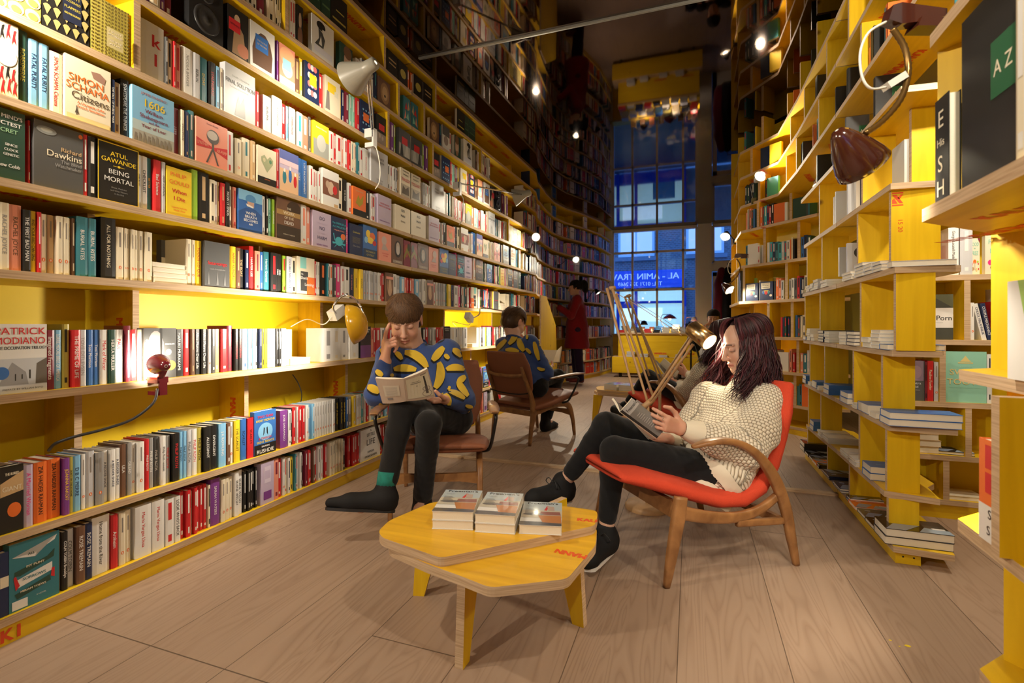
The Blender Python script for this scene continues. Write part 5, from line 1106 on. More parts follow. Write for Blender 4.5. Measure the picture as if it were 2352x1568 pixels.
def hand_vol(wrist, fdir, pnorm, right, curls, sc=1.0, thumb=(.5,.6), spread=.10, h=.0025, fore=None, fore_r=.026):
    f = Vector(fdir).normalized(); p = Vector(pnorm); p = (p-f*p.dot(f)).normalized(); t = p.cross(f)*(-1 if right else 1)      # t: towards the thumb side
    w = Vector(wrist); v = Vol(h)
    if fore is not None: v.cap(fore, w, fore_r*1.15*sc, fore_r*sc, .02)
    v.ell(w+f*.008*sc,(.030*sc,.020*sc,.024*sc),np.array(Matrix((t,f,p)).transposed()),.012)
    tips = []
    for i,(off,L,r) in enumerate(((.026,.078,.0088),(.009,.086,.0090),(-.009,.080,.0086),(-.025,.064,.0077))):
        L *= sc; r *= sc; k = w+f*(.088-.004*abs(i-1))*sc+t*off*sc-p*.004*sc
        v.cap(w+t*off*.55*sc+f*.012*sc,k,.0125*sc,.0112*sc,.014)
        a = 0; q = k; d0 = (f+t*((1.5-i)*spread)).normalized()
        for j,(fr_,cl) in enumerate(zip((.46,.30,.24),curls[i])):
            a += cl; d = d0*math.cos(a)+p*math.sin(a); q2 = q+d*L*fr_; v.cap(q,q2,r*(1-.08*j),r*(1-.08*(j+1)),.0035); q = q2
        tips.append(q)
    b = w+f*.020*sc+t*.022*sc+p*.006*sc; out, inn = thumb
    d1 = (f*.62+t*out+p*.25).normalized(); d2 = (f*.8+t*(out*.5)+p*inn*.6).normalized(); d3 = (f*.85-t*.1+p*inn).normalized()
    b1 = b+d1*.040*sc; b2 = b1+d2*.034*sc; b3 = b2+d3*.028*sc
    v.cap(w+f*.012*sc+t*.012*sc,b1,.0145*sc,.0112*sc,.012); v.cap(b1,b2,.0105*sc,.0095*sc,.004); v.cap(b2,b3,.0095*sc,.0075*sc,.003)
    return v
def strands(roots, r0, r1, mat_mb, mat, n=4):
    q = random.Random(4)
    for pts in roots: g = q.random(); mat_mb.tube(pts, [r0+(r1-r0)*(i/(len(pts)-1)) for i in range(len(pts))], mat, n, cap=False, col=(g,g,g))
def bone_uv(V, bones):
    """(u along, v round) of the nearest bone for each vertex, for knitted cloth"""
    best = np.full(len(V),1e9); U = np.zeros((len(V),3))
    for a,b,ref,rad,u0 in bones:
        a = np.array(a); b = np.array(b); d = b-a; L = np.linalg.norm(d); d = d/L; ref = np.array(ref); ref = ref-d*(ref@d); ref /= np.linalg.norm(ref); w = np.cross(d,ref)
        P = V-a; t = P@d; tc = np.clip(t,0,L); D = np.linalg.norm(P-tc[:,None]*d,axis=1)-rad
        ang = np.arctan2(P@w,P@ref); D = D+np.where((t < 0)|(t > L),.045,0); m = D < best; best[m] = D[m]; U[m,0] = (t+u0)[m]; U[m,1] = (ang*max(rad,.04))[m]
    return U
def body_under(J, h=.011, sc=1.0):
    """slim continuous body beneath the clothes"""
    v = Vol(h)
    v.chain([J['pelvis'],J['chest'],J['neck']],[.085*sc,.10*sc,.052*sc],.04)
    for s_ in 'LR':
        v.cap(J['chest'],J['sh'+s_],.08*sc,.045*sc,.03); v.chain([J['sh'+s_],J['el'+s_],J['wr'+s_]],[.042*sc,.034*sc,.026*sc],.015)
        v.chain([J['hip'+s_],J['kn'+s_],J['an'+s_]],[.060*sc,.042*sc,.030*sc],.02); v.cap(J['pelvis'],J['hip'+s_],.075*sc,.06*sc,.03)
        v.chain([J['an'+s_],J['an'+s_].lerp(J['toe'+s_],.55)],[.032*sc,.022*sc],.015)
    return v.mesh(relax=1)
def child2(parent, name, mb, label=None):
    o = mb.build(name); o.parent = parent; return tag(o,label)      # parts sit at the world origin already
def person(name, J, H, sc, label, hands, brow=(.09,.045,.02), fem=False, hres=.0032):
    root = empty(name, (J['pelvis'].x,J['pelvis'].y,0), label, 'person')
    hv, R = head_vol(H, J['neck'], sc, fem, hres); V,Fq = hv.mesh(relax=1); parts = [(V,Fq,head_colour(V,H,sc,brow))]
    for hd in hands:
        V,Fq = hd.mesh(relax=1); parts.append((V,Fq,SK*np.array((1.03,.92,.88))))
    V,Fq = body_under(J, sc=sc); parts.append((V,Fq,SK))
    o = raw_object('body', parts, M['skin'], root); return root
def trousers(root, J, col, rad, mat, sc=1.0, hem=None, name='trousers', h=.0075):
    v = Vol(h)
    for s_ in 'LR':
        a = J['an'+s_]; k = J['kn'+s_]; en = a+(k-a)*(hem or .02)
        v.chain([J['hip'+s_],J['hip'+s_].lerp(k,.55),k,k.lerp(en,.35),en],[r*sc for r in rad],.02)
        v.cap(J['pelvis'],J['hip'+s_],.112*sc,rad[0]*sc,.04)
    v.cap(J['pelvis'],J['pelvis'].lerp(J['chest'],.35),.118*sc,.115*sc,.04)
    wr = lambda X,Y,Z: .0016*np.sin(X*95+Z*70+2*np.sin(Y*40))*np.sin(Y*88-Z*60)
    V,Fq = v.mesh(noise=wr, relax=1); return raw_object(name,[(V,Fq,np.array(col))],mat,root)
# ================================================================ the reader in the banana-print sweater
J = {}
J['hipL'] = Q(1046,960,d=2.86); J['hipR'] = Q(968,962,d=2.82); J['pelvis'] = (J['hipL']+J['hipR'])/2+Vector((.0,.03,.03))
J['knL'] = Q(924,940,d=2.46); J['anL'] = Q(884,1132,d=2.31); J['toeL'] = Q(785,1196,d=2.24)
J['knR'] = Q(985,974,d=2.42); J['anR'] = Q(970,1160,d=2.55); J['toeR'] = Q(940,1205,d=2.36)
J['chest'] = Q(972,858,d=2.90); J['neck'] = Q(951,798,d=2.89)
J['shL'] = Q(1028,808,d=2.90); J['shR'] = Q(894,818,d=2.87)
J['elL'] = Q(1064,920,d=2.80); J['wrL'] = Q(1026,918,d=2.66)
J['elR'] = Q(866,905,d=2.68); J['wrR'] = Q(884,832,d=2.71)
cam0 = Vector((0,0,1))
hc = Q(931,737,d=2.84); fw = (cam0-hc).normalized()*.86+Vector((-.07,-.06,-.42)); fw.normalize()
HB = head_frame(hc, fw, (-.05,-.02,1))
SCB = 1.17
# his right hand props his chin, index finger up along the cheek
fR = (Q(892,774,d=2.675)-J['wrR']).normalized()
handR = hand_vol(J['wrR'], fR, Q(960,790,d=2.76)-Q(905,790,d=2.67), True, [(.10,.12,.1),(1.15,1.35,.8),(1.25,1.4,.9),(1.3,1.4,.9)], 1.28, thumb=(.35,.8), spread=.05, fore=J['elR'].lerp(J['wrR'],.5))
fL = (Q(975,918,d=2.58)-J['wrL']).normalized()
handL = hand_vol(J['wrL'], fL, Vector((-.1,-.2,1)), False, [(.4,.6,.4)]*2+[(.5,.7,.5)]*2, 1.1, thumb=(.6,.7), fore=J['elL'].lerp(J['wrL'],.5))
boy = person('person', J, HB, SCB, 'young person in blue banana-print sweater reading in the brown armchair, chin on hand', [handR,handL], hres=.003)
trousers(boy, J, (.012,.011,.011), [.092,.078,.062,.056,.049], M['cloth'], hem=.15)
# sweater
v = Vol(.0065); pv = J['pelvis']
v.chain([pv+Vector((0,0,.03)),pv.lerp(J['chest'],.5)+Vector((0,-.01,0)),J['chest']],[.150,.152,.152],.05)
v.cap(J['chest'],J['neck']-Vector((0,0,.015)),.135,.075,.05)
for s_ in 'LR': v.cap(J['chest'],J['sh'+s_],.11,.074,.05)
v.chain([J['shL'],J['elL'],J['wrL'].lerp(J['elL'],.12)],[.072,.066,.045],.025); v.chain([J['shR'],J['elR'],J['wrR'].lerp(J['elR'],.12)],[.070,.064,.044],.02)
nkd = (hc-J['neck']).normalized(); v.ell(J['neck']+nkd*.038,(.072,.072,.048),np.array(frame_to((0,0,0),nkd).to_3x3()),.006,'-')
fold = lambda X,Y,Z: .0035*np.sin(X*38+Z*52)*np.sin(Z*46-Y*31)
SV,SF = v.mesh(noise=fold, relax=1); BLUE = np.array((.035,.068,.21))
cols = np.tile(BLUE,(len(SV),1))
# printed bananas: patches that hug the knitted surface
bv = bvh_of(SV,SF); DEC = []
M['yel'] = (.60,.40,.035); M['blk'] = (.012,.012,.014)
def patch(origin, dirf, p0, p1, p2, w, mat, off, nu=12, nv=4):
    vs = []; ok = []
    for i in range(nu+1):
        t = i/nu; x = (1-t)**2*p0[0]+2*t*(1-t)*p1[0]+t*t*p2[0]; y = (1-t)**2*p0[1]+2*t*(1-t)*p1[1]+t*t*p2[1]
        tx = 2*(1-t)*(p1[0]-p0[0])+2*t*(p2[0]-p1[0]); ty = 2*(1-t)*(p1[1]-p0[1])+2*t*(p2[1]-p1[1]); l = math.hypot(tx,ty) or 1
        ww = w*(.22+.80*math.sin(math.pi*min(1,max(0,.06+.88*t)))**.65)
        for j in range(nv+1):
            q = (j/nv-.5)*ww; r_ = bv.ray_cast(origin, dirf(x-ty/l*q, y+tx/l*q))
            if r_[0] is None: vs.append(Vector((0,0,0))); ok.append(False)
            else: vs.append(r_[0]+r_[1]*off*(1 if r_[1].dot(dirf(x,y)) < 0 else -1)); ok.append(True)
    fs = []
    for i in range(nu):
        for j in range(nv):
            f = (i*(nv+1)+j,i*(nv+1)+j+1,(i+1)*(nv+1)+j+1,(i+1)*(nv+1)+j)
            if all(ok[k] for k in f) and max((vs[f[a]]-vs[f[a-1]]).length for a in range(4)) < .05: fs.append(f)
    if fs: DEC.append((np.array([tuple(p) for p in vs]), np.array(fs), np.array(mat)))
dir_c = lambda x,y: ray(x,y).normalized()
def dir_m(x,y): r_ = ray(x,y); return Vector((r_.x,-r_.y,r_.z)).normalized()
cm = Vector((0,2*MIR,1))
zb_ = lambda p: (740+p[0]*.20408, 640+p[1]*.20408)
for a in [((1160,715),(1290,690),(1380,650),62),((930,830),(1100,840),(1180,1000),95),((800,1020),(920,985),(1060,1025),80),((1240,920),(1300,850),(1370,770),85),((1310,940),(1370,1080),(1270,1230),100),((1400,1020),(1490,975),(1600,1020),75),((1465,800),(1520,810),(1560,880),70),((1530,1150),(1560,1230),(1640,1320),75),((1610,1100),(1560,1130),(1530,1170),70),((1420,1265),(1510,1280),(1600,1350),62),((1340,1300),(1430,1320),(1430,1420),70),((820,830),(870,850),(900,910),60),((515,1215),(580,1230),(640,1280),85),((610,1030),(640,1060),(680,1090),60),((1380,850),(1400,870),(1430,900),50),((1610,1420),(1650,1440),(1690,1440),40),((1640,1510),(1670,1500),(1690,1480),45),((660,790),(690,830),(700,850),45),((760,1080),(780,1085),(800,1090),40),((1410,1230),(1425,1240),(1440,1210),40),((640,1400),(660,1420),(680,1430),40)]:
    p0,p1,p2 = (zb_(q) for q in a[:3]); w = a[3]*.20408
    patch(cam0, dir_c, (p0[0]-1,p0[1]+4.5),(p1[0]-1,p1[1]+4.5),(p2[0]-1,p2[1]+4.5), w*1.02, M['blk'], .0022)
    patch(cam0, dir_c, p0,p1,p2, w, M['yel'], .0036)
zm_ = lambda p: (1100+p[0]*.19136, 620+p[1]*.19136)
for a in [((140,830),(210,800),(285,755),60),((410,740),(470,790),(360,890),70),((210,960),(260,900),(330,840),60),((480,820),(490,900),(540,970),75),((110,900),(150,930),(170,975),60),((320,960),(400,945),(480,980),50),((560,940),(600,970),(620,1000),40),((660,860),(680,960),(720,1080),55),((580,780),(580,800),(575,830),30),((700,1170),(740,1200),(790,1190),40),((760,1310),(760,1340),(750,1370),45)]:
    p0,p1,p2 = (zm_(q) for q in a[:3]); w = a[3]*.19136
    patch(cm, dir_m, (p0[0]+1,p0[1]+2.5),(p1[0]+1,p1[1]+2.5),(p2[0]+1,p2[1]+2.5), w, M['blk'], .0022)
    patch(cm, dir_m, p0,p1,p2, w, M['yel'], .0036)

sweater = raw_object('sweater',[(SV,SF,cols)]+DEC,M['jersey'],boy)
# ribbed neckline
s = MB(); fN = frame_to(J['neck']+nkd*.006, nkd+Vector((.12,-.18,0))); s.lathe([(.074,-.012),(.081,-.004),(.079,.006),(.071,.009),(.066,.002)], plain('blue_rib',(.028,.055,.17),.9,bump=.4,bscale=300), fN, 36); child2(sweater,'collar',s)
# boots and sock
def boot(root, an, toe, up, col, mat, sole_col, nm='boot', L=.285, Wd=.040, top=.10):
    an = Vector(an); d = (Vector(toe)-an); u = Vector(up).normalized(); d = (d-u*d.dot(u)).normalized(); x = d.cross(u)
    R = np.array(Matrix((x,d,u)).transposed()); heel = an-u*.075-d*.055; v = Vol(.005)
    v.cap(an+u*top,an-u*.02,.047,.050,.02); v.cap(an-u*.02-d*.02,heel+d*.035+u*.04,.046,.040,.02)
    v.cap(an-u*.03,heel+d*.20+u*.034,.046,.033,.03); v.cap(heel+d*.03+u*.032,heel+d*.21+u*.028,.036,.036,.02); v.cap(heel+d*.2+u*.027,heel+d*(L-.03)+u*.022,.036,.022,.02)
    v.box(heel-u*.10,(.3,.5,.10),R,.004,'-')
    V,Fq = v.mesh(relax=1); o = raw_object(nm,[(V,Fq,np.array(col))],mat,root)
    s = MB(); f_ = frame_axes(heel-u*.009,x,d,u)
    out = [(.027*math.cos(a)*1.0,.03+.032*math.sin(a)) for a in [math.pi+i*math.pi/8 for i in range(9)]]+[(.035,.17),(.034,.215),(.022,L-.022),(0,L-.012),(-.022,L-.022),(-.034,.215),(-.035,.17)]
    s.prism(out,0,.013,plain(nm+'_sole',sole_col,.5),frame=f_,smooth_side=False); child2(o,'sole',s); return o
upL = (J['knL']-J['anL']).normalized()*.75+Vector((0,0,.5))
boot(boy, J['anL'], J['toeL'], upL, (.011,.010,.010), M['suede'], (.012,.01,.009), L=.32, top=.02)
boot(boy, J['anR'], J['toeR'], (0,0,1), (.011,.010,.010), M['suede'], (.012,.01,.009), L=.31, top=.075)
s = MB(); a_ = J['anL']+upL.normalized()*.02; s.tube([a_,a_+upL.normalized()*.075],[.045,.044],plain('green_patterned_sock',(.01,.17,.13),.9,var=.5,bscale=40),16); child(boy,'sock',s)
# hair: thick top swept forward over the brow, short sides
M['hair_boy'] = hairmat('brown_hair',(.045,.021,.010),(.15,.078,.036))
def hair_cap(H, sc, mb_list, h=.004): pass
R3 = np.array(HB.to_3x3()); hv = Vol(.0035); PB = lambda x,y,z: HB@Vector((x*SCB,y*SCB,z*SCB))
hv.ell(PB(0,-.020,.040),(.083*SCB,.099*SCB,.090*SCB),R3,.01); hv.ell(PB(0,-.045,-.01),(.080*SCB,.072*SCB,.075*SCB),R3,.02)
hv.box(PB(0,.085,-.060),(.10*SCB,.060*SCB,.088*SCB),R3,.01,'-'); hv.box(PB(0,0,-.14),(.12,.2,.075),R3,.01,'-')
for s_ in (-1,1): hv.ell(PB(s_*.09,-.005,-.02),(.03*SCB,.030*SCB,.048*SCB),R3,.008,'-')
rib_n = lambda X,Y,Z: .0008*np.sin(260*(X*HB[0][0]+Y*HB[1][0]+Z*HB[2][0])+25*(X+Z))
V,Fq = hv.mesh(noise=rib_n,relax=1)
hm = MB(); hm.add([Vector(p) for p in V],[tuple(f) for f in Fq.tolist()],M['hair_boy'],(.15,.15,.15),True)
rr_ = random.Random(5); ro = []
for i in range(1700):
    fr_ = rr_.random() < .5; ang = rr_.gauss(-.25,.62) if fr_ else rr_.uniform(-3.14,3.14); front_ = abs(ang) < 1.0
    st = rr_.uniform(.0,.85); en = rr_.uniform(1.52,1.80) if front_ else rr_.uniform(1.35,1.58) if abs(ang) < 2.0 else rr_.uniform(1.7,2.1)
    a0 = ang*.4+rr_.uniform(-.5,.5); lift = rr_.uniform(1.0,1.035); pts = []
    for k in range(8):
        t = k/7; th = st+(en-st)*t; az = a0*(1-t)+ang*t-.20*math.sin(3.1*t)
        pts.append(PB(.0895*math.sin(th)*math.sin(az)*lift, -.018+.1075*math.sin(th)*math.cos(az)*lift, .042+.0965*math.cos(th)*lift))
    ro.append(pts)
strands(ro,.0019,.0009,hm,M['hair_boy']); o = hm.build('hair'); o.parent = boy; o.matrix_parent_inverse = parent_inv(boy)
# ring on the raised finger: skip; open paperback in his lap
def open_book(name, tl, sp_t, tr, bl, sp_b, br, cov, label, art_l=None, art_r=None, thick=.012, back_dir=None):
    """two leaning halves; the cover side is the one towards back_dir"""
    sp_t, sp_b = Vector(sp_t), Vector(sp_b); o = empty(name, sp_b, label, 'book'); bd = Vector(back_dir)
    halves = MB(); pg = MB()
    for (a,b,side,ar) in ((Vector(tl),Vector(bl),-1,art_l),(Vector(tr),Vector(br),1,art_r)):
        n = ((a-sp_t).cross(sp_b-sp_t)).normalized(); n = n if n.dot(bd) > 0 else -n
        k = 7; rows = []
        for i in range(k+1):
            t = i/k; bow = .010*math.sin(math.pi*min(1,t*1.6))*(1 if t < .62 else math.sin(math.pi*.5)) if False else .008*math.sin(math.pi*t)
            rows.append((sp_t.lerp(a,t)-n*bow*-.0, sp_b.lerp(b,t), n))
        for mbx, d0, d1, mat, colr in ((halves,.0012,0,M['print'],cov),(pg,-.0002,-thick,M['page'],(1,1,1))):
            vs = []
            for (p,q,nn),i in zip(rows,range(k+1)):
                sw = .006*math.sin(math.pi*i/k); g = d1 if mbx is halves else d1*(1-.25*i/k)*min(1,.25+i/k*2)
                for pt in (p,q): vs.append(pt+nn*(d0+sw)); vs.append(pt+nn*(g+sw))
            fs = []
            for i in range(k):
                A = i*4; B = A+4; fs += [(A,A+2,B+2,B),(A+1,B+1,B+3,A+3),(A,B,B+1,A+1),(A+2,A+3,B+3,B+2)]
            fs += [(0,1,3,2),(4*k,4*k+2,4*k+3,4*k+1)]
            mbx.add(vs,fs,mat,colr)
        if ar:
            w = (a-sp_t).length; hgt = (sp_t-sp_b).length; zz = [.0028]
            def mp_(u,v):
                t = u if side > 0 else 1-u; t = min(max(t,0),1); return sp_b.lerp(b,t).lerp(sp_t.lerp(a,t),v)+n*(zz[0]+.006*math.sin(math.pi*t))
            for it in DESIGN[ar]:
                zz[0] += .0001
                if it[0] == 'r':
                    for q in range(8):
                        u0 = it[1]+(it[3]-it[1])*q/8; u1 = it[1]+(it[3]-it[1])*(q+1)/8
                        halves.add([mp_(u0,it[2]),mp_(u1,it[2]),mp_(u1,it[4]),mp_(u0,it[4])],[(0,1,2,3)],M['print'],it[5])
                elif it[0] == 'e':
                    halves.add([mp_(it[1]+it[3]*k*math.cos(x_),it[2]+it[4]*k*math.sin(x_)) for k in (0,1) for x_ in [i*math.pi/9 for i in range(18)]][17:],[(0,1+i,1+(i+1)%18) for i in range(18)],M['print'],it[5])
                elif it[0] == 'p': halves.add([mp_(u,v) for u,v in it[1]],[tuple(range(len(it[1])))],M['print'],it[2])
                else:
                    tm = MB(); put_text(tm,it[1],Matrix.Translation((it[2]*w,it[3]*hgt,0)),it[4]*w,it[5]*hgt,M['print'],it[6],bold=.0006); zz[0] += .0003
                    halves.add([mp_(p_[0]/w,p_[1]/hgt) for p_ in tm.v],tm.f,M['print'],it[6])
    for nm,mbx in (('cover',halves),('page_block',pg)): child(o,nm,mbx)
    return o
# ================================================================ the reader in the cream knit
G = {}
G['hipL'] = Q(1640,1082,d=2.15); G['hipR'] = Q(1618,1058,d=2.36); G['pelvis'] = Q(1655,1062,d=2.27)
G['knL'] = Q(1412,1035,d=2.11); G['anL'] = Q(1391,1228,d=2.10); G['toeL'] = Q(1352,1282,d=1.98)
G['knR'] = Q(1393,978,d=2.22); G['anR'] = Q(1292,1112,d=2.30); G['toeR'] = Q(1232,1140,d=2.24)
G['chest'] = Q(1686,965,d=2.37); G['neck'] = Q(1716,878,d=2.41)
G['shL'] = Q(1760,922,d=2.24); G['shR'] = Q(1628,912,d=2.50)
G['elL'] = Q(1716,1030,d=2.09); G['wrL'] = Q(1566,984,d=2.04)
G['elR'] = Q(1560,1010,d=2.42); G['wrR'] = Q(1535,1010,d=2.16)
SCG = 1.05
hcG = Q(1708,795,d=2.40)
fwG = Vector((-CA,-SA,0))*.97+Vector((SA,-CA,0))*.10+Vector((0,0,-.26)); fwG.normalize()
HG = head_frame(hcG, fwG, (-.12,-.08,1))
TB0, TB1 = Q(1432,930,d=1.98), Q(1516,994,d=2.02)
fGl = (Q(1512,966,d=2.0)-G['wrL']).normalized()
hGl = hand_vol(G['wrL'], fGl, Vector((-.35,.85,.05)), False, [(.35,.55,.35),(.42,.65,.4),(.5,.7,.45),(.6,.75,.5)], .98, thumb=(.7,.1), spread=.12, fore=G['elL'].lerp(G['wrL'],.6))
hGr = hand_vol(G['wrR'], (Q(1490,1000,d=2.13)-G['wrR']).normalized(), Vector((-.3,-.3,.9)), True, [(.5,.6,.4)]*4, 1.0, thumb=(.6,.5), fore=G['elR'].lerp(G['wrR'],.6))
girl = person('person', G, HG, SCG, 'person with long plum hair and cream waffle-knit sweater reading in the orange lounge chair', [hGl,hGr], brow=(.06,.03,.025), fem=True, hres=.003)
trousers(girl, G, (.009,.009,.010), [.080,.072,.060,.050,.040], M['cloth'], hem=.22)
# knitted sweater
v = Vol(.007); pv = G['pelvis']; hax = (Vector((-CA,-SA,0))*.62+Vector((0,0,-.78))).normalized(); hemc = Q(1632,1058,d=2.24)
v.chain([hemc,pv.lerp(G['chest'],.5),G['chest']],[.158,.150,.140],.05); v.cap(G['chest'],G['neck']-(hcG-G['neck']).normalized()*.02,.125,.075,.05)
v.cap(hemc,hemc+hax*.07,.158,.120,.04); v.cap(Q(1664,1078,d=2.155),Q(1705,1005,d=2.2),.112,.115,.05)
for s_ in 'LR': v.cap(G['chest'],G['sh'+s_],.10,.075,.05)
cuffL = G['elL'].lerp(G['wrL'],.78); cuffR = G['elR'].lerp(G['wrR'],.72)
v.chain([G['shL'],G['shL'].lerp(G['elL'],.6)+Vector((.01,-.01,-.005)),G['elL'],G['elL'].lerp(cuffL,.55),cuffL],[.080,.082,.078,.068,.048],.03)
v.chain([G['shR'],G['elR'],cuffR],[.074,.070,.050],.03)
nkg = (hcG-G['neck']).normalized(); v.ell(G['neck']+nkg*.035,(.062,.062,.045),np.array(frame_to((0,0,0),nkg).to_3x3()),.006,'-')
fold = lambda X,Y,Z: .004*np.sin(X*30+Z*45)*np.sin(Z*40-Y*28)
KV,KF = v.mesh(noise=fold, relax=1)
bones = [(hemc+hax*.35,G['neck'],(-.6,.8,0),.13,0),(G['shL'],G['elL'],(.6,-.8,.2),.08,.0),(G['elL'],cuffL,(0,-.3,1),.065,(G['elL']-G['shL']).length),(G['shR'],G['elR'],(-.6,.8,.2),.08,.0),(G['elR'],cuffR,(0,-.3,1),.06,.3)]
KU = bone_uv(KV, bones)
m, nt, b = newmat('cream_waffle_knit'); L = nt.links.new
at = N(nt,'ShaderNodeAttribute'); at.attribute_name = 'knit'; sep = N(nt,'ShaderNodeSeparateXYZ'); L(at.outputs['Vector'],sep.inputs[0])
def mth(op,a,bb=None):
    n = N(nt,'ShaderNodeMath',operation=op)
    for i,q in enumerate((a,bb)):
        if q is None: continue
        if isinstance(q,(int,float)): n.inputs[i].default_value = q
        else: L(q,n.inputs[i])
    return n.outputs[0]
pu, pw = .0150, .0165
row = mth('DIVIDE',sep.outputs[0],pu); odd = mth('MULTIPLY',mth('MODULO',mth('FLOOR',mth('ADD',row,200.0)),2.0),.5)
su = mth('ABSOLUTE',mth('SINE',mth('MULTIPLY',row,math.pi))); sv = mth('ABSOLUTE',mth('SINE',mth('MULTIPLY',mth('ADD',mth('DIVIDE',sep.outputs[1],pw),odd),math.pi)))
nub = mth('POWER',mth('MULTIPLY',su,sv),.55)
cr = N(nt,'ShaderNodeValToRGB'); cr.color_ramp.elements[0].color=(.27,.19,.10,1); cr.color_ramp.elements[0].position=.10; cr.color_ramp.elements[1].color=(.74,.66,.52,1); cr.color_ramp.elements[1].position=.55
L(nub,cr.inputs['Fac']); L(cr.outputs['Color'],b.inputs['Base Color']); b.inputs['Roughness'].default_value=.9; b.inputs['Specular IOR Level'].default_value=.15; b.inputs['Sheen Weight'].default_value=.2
bp = N(nt,'ShaderNodeBump'); bp.inputs['Strength'].default_value=.9; bp.inputs['Distance'].default_value=.006; L(nub,bp.inputs['Height']); L(bp.outputs[0],b.inputs['Normal'])
knit = raw_object('sweater',[(KV,KF,np.array((.7,.62,.48)))],m,girl,{'knit':KU})
ribm = plain('cream_rib',(.70,.62,.48),.9)
def ribbed(p0, p1, r0, r1, n=44, depth=.0012):
    s = MB(); f_ = frame_to(p0, Vector(p1)-Vector(p0)); Lh = (Vector(p1)-Vector(p0)).length; vs = []; k = 6
    for i in range(k+1):
        for j in range(n): a = 2*math.pi*j/n; r = r0+(r1-r0)*i/k+(depth if j%2 else -depth)+.004*math.sin(math.pi*i/k); vs.append(f_@Vector((r*math.cos(a),r*math.sin(a),Lh*i/k)))
    s.add(vs,[(i*n+j,i*n+(j+1)%n,(i+1)*n+(j+1)%n,(i+1)*n+j) for i in range(k) for j in range(n)],ribm,(1,1,1),True); return s
child2(knit,'cuff',ribbed(cuffL+(G['elL']-cuffL).normalized()*.012, cuffL.lerp(G['wrL'],.95),.052,.031,40)); child2(knit,'cuff',ribbed(cuffR, cuffR.lerp(G['wrR'],.9),.052,.026,40))
child2(knit,'collar',ribbed(G['neck']-nkg*.006+Vector((0,0,-.0)),G['neck']+nkg*.022,.078,.062,52))
hd_ = Vector((-.25,-.25,-.93)).normalized()

kb = bvh_of(KV,KF); s = MB(); vs = []; fs = []; ok = []
nu = 34
for i in range(nu+1):
    t = i/nu; x = (1-t)**2*1580+2*t*(1-t)*1640+t*t*1692; y = (1-t)**2*1022+2*t*(1-t)*1058+t*t*1134; tx = 2*(1-t)*73+2*t*65; ty = 2*(1-t)*30+2*t*84; l_ = math.hypot(tx,ty)
    for j in range(5):
        q = (j/4-.5)*30; r_ = kb.ray_cast(Vector((0,0,1)), ray(x-ty/l_*q,y+tx/l_*q).normalized()); ok.append(r_[0] is not None); vs.append(r_[0]+r_[1]*(.011 if i%2 else .007) if r_[0] is not None else Vector((0,0,0)))
for i in range(nu):
    for j in range(4):
        f = (i*5+j,i*5+j+1,i*5+j+6,i*5+j+5)
        if all(ok[k] for k in f) and max((vs[f[a_]]-vs[f[a_-1]]).length for a_ in range(4)) < .04: fs.append(f)
if fs: s.add(vs,fs,ribm,(1,1,1),True); child2(knit,'hem',s)
hd_ = Vector((-.25,-.25,-.93)).normalized()
v_h = hemc+hax*.135; child2(knit,'hem',ribbed(hemc+hax*.075,v_h,.172,.178,90))
# trainers
def trainer(an, toe, up, ank):
    o = boot(girl, an, toe, up, (.010,.010,.011), M['suede'], (.72,.69,.64) , 'shoe', L=.250, top=.012)
    an = Vector(an); u = Vector(up).normalized(); d = (Vector(toe)-an); d = (d-u*d.dot(u)).normalized(); x = d.cross(u); s = MB()
    for i in range(5):
        c = an-u*(.005+.010*i)+d*(.045+.018*i); s.tube(spline([c-x*.026-u*.012,c+u*.008,c+x*.026-u*.012],4),.0028,M['rubber'],6)
    k = an+d*.05+u*.012
    for q in (1,-1): s.tube(spline([k,k+x*q*.025+u*.018+d*.01,k+x*q*.05-u*.004+d*.01,k+x*q*.03-u*.02],5),.0022,M['rubber'],5)
    child2(o,'laces',s)
trainer(G['anL'],G['toeL'],(0,0,1),0); trainer(G['anR'],G['toeR'],((G['knR']-G['anR']).normalized()+Vector((-.5,0,.35))),0)
# ring
s = MB(); kn_ = G['wrL']+fGl*.105; s.lathe([(.0105,-.002),(.0112,0),(.0105,.002)],M['chrome'],frame_to(kn_+Vector((0,0,.012)),fGl),16); child2([o for o in girl.children if o.name.startswith('body')][0],'ring',s)
# long hair: solid underlay plus several hundred locks
M['hair_girl'] = hairmat('plum_brown_hair',(.018,.006,.008),(.075,.016,.023))
RG = np.array(HG.to_3x3()); hv = Vol(.0045); PG = lambda x,y,z: HG@Vector((x*SCG,y*SCG,z*SCG))
hv.ell(PG(0,-.020,.040),(.083*SCG,.100*SCG,.090*SCG),RG,.01); bkp = PG(0,-.075,-.05)
hv.cap(PG(-.03,-.055,.0),PG(-.03,-.055,0)+Vector((.02,.01,-.17)),.062,.045,.04); hv.cap(PG(.03,-.055,.0),PG(.03,-.055,0)+Vector((.03,.01,-.19)),.062,.045,.04)
hv.box(PG(0,.088,-.02),(.068*SCG,.066*SCG,.125*SCG),RG,.02,'-')
hm = MB(); V,Fq = hv.mesh(relax=1); hm.add([Vector(p) for p in V],[tuple(f) for f in Fq.tolist()],M['hair_girl'],(.1,.1,.1),True)
rr_ = random.Random(9); inv = HG.inverted()
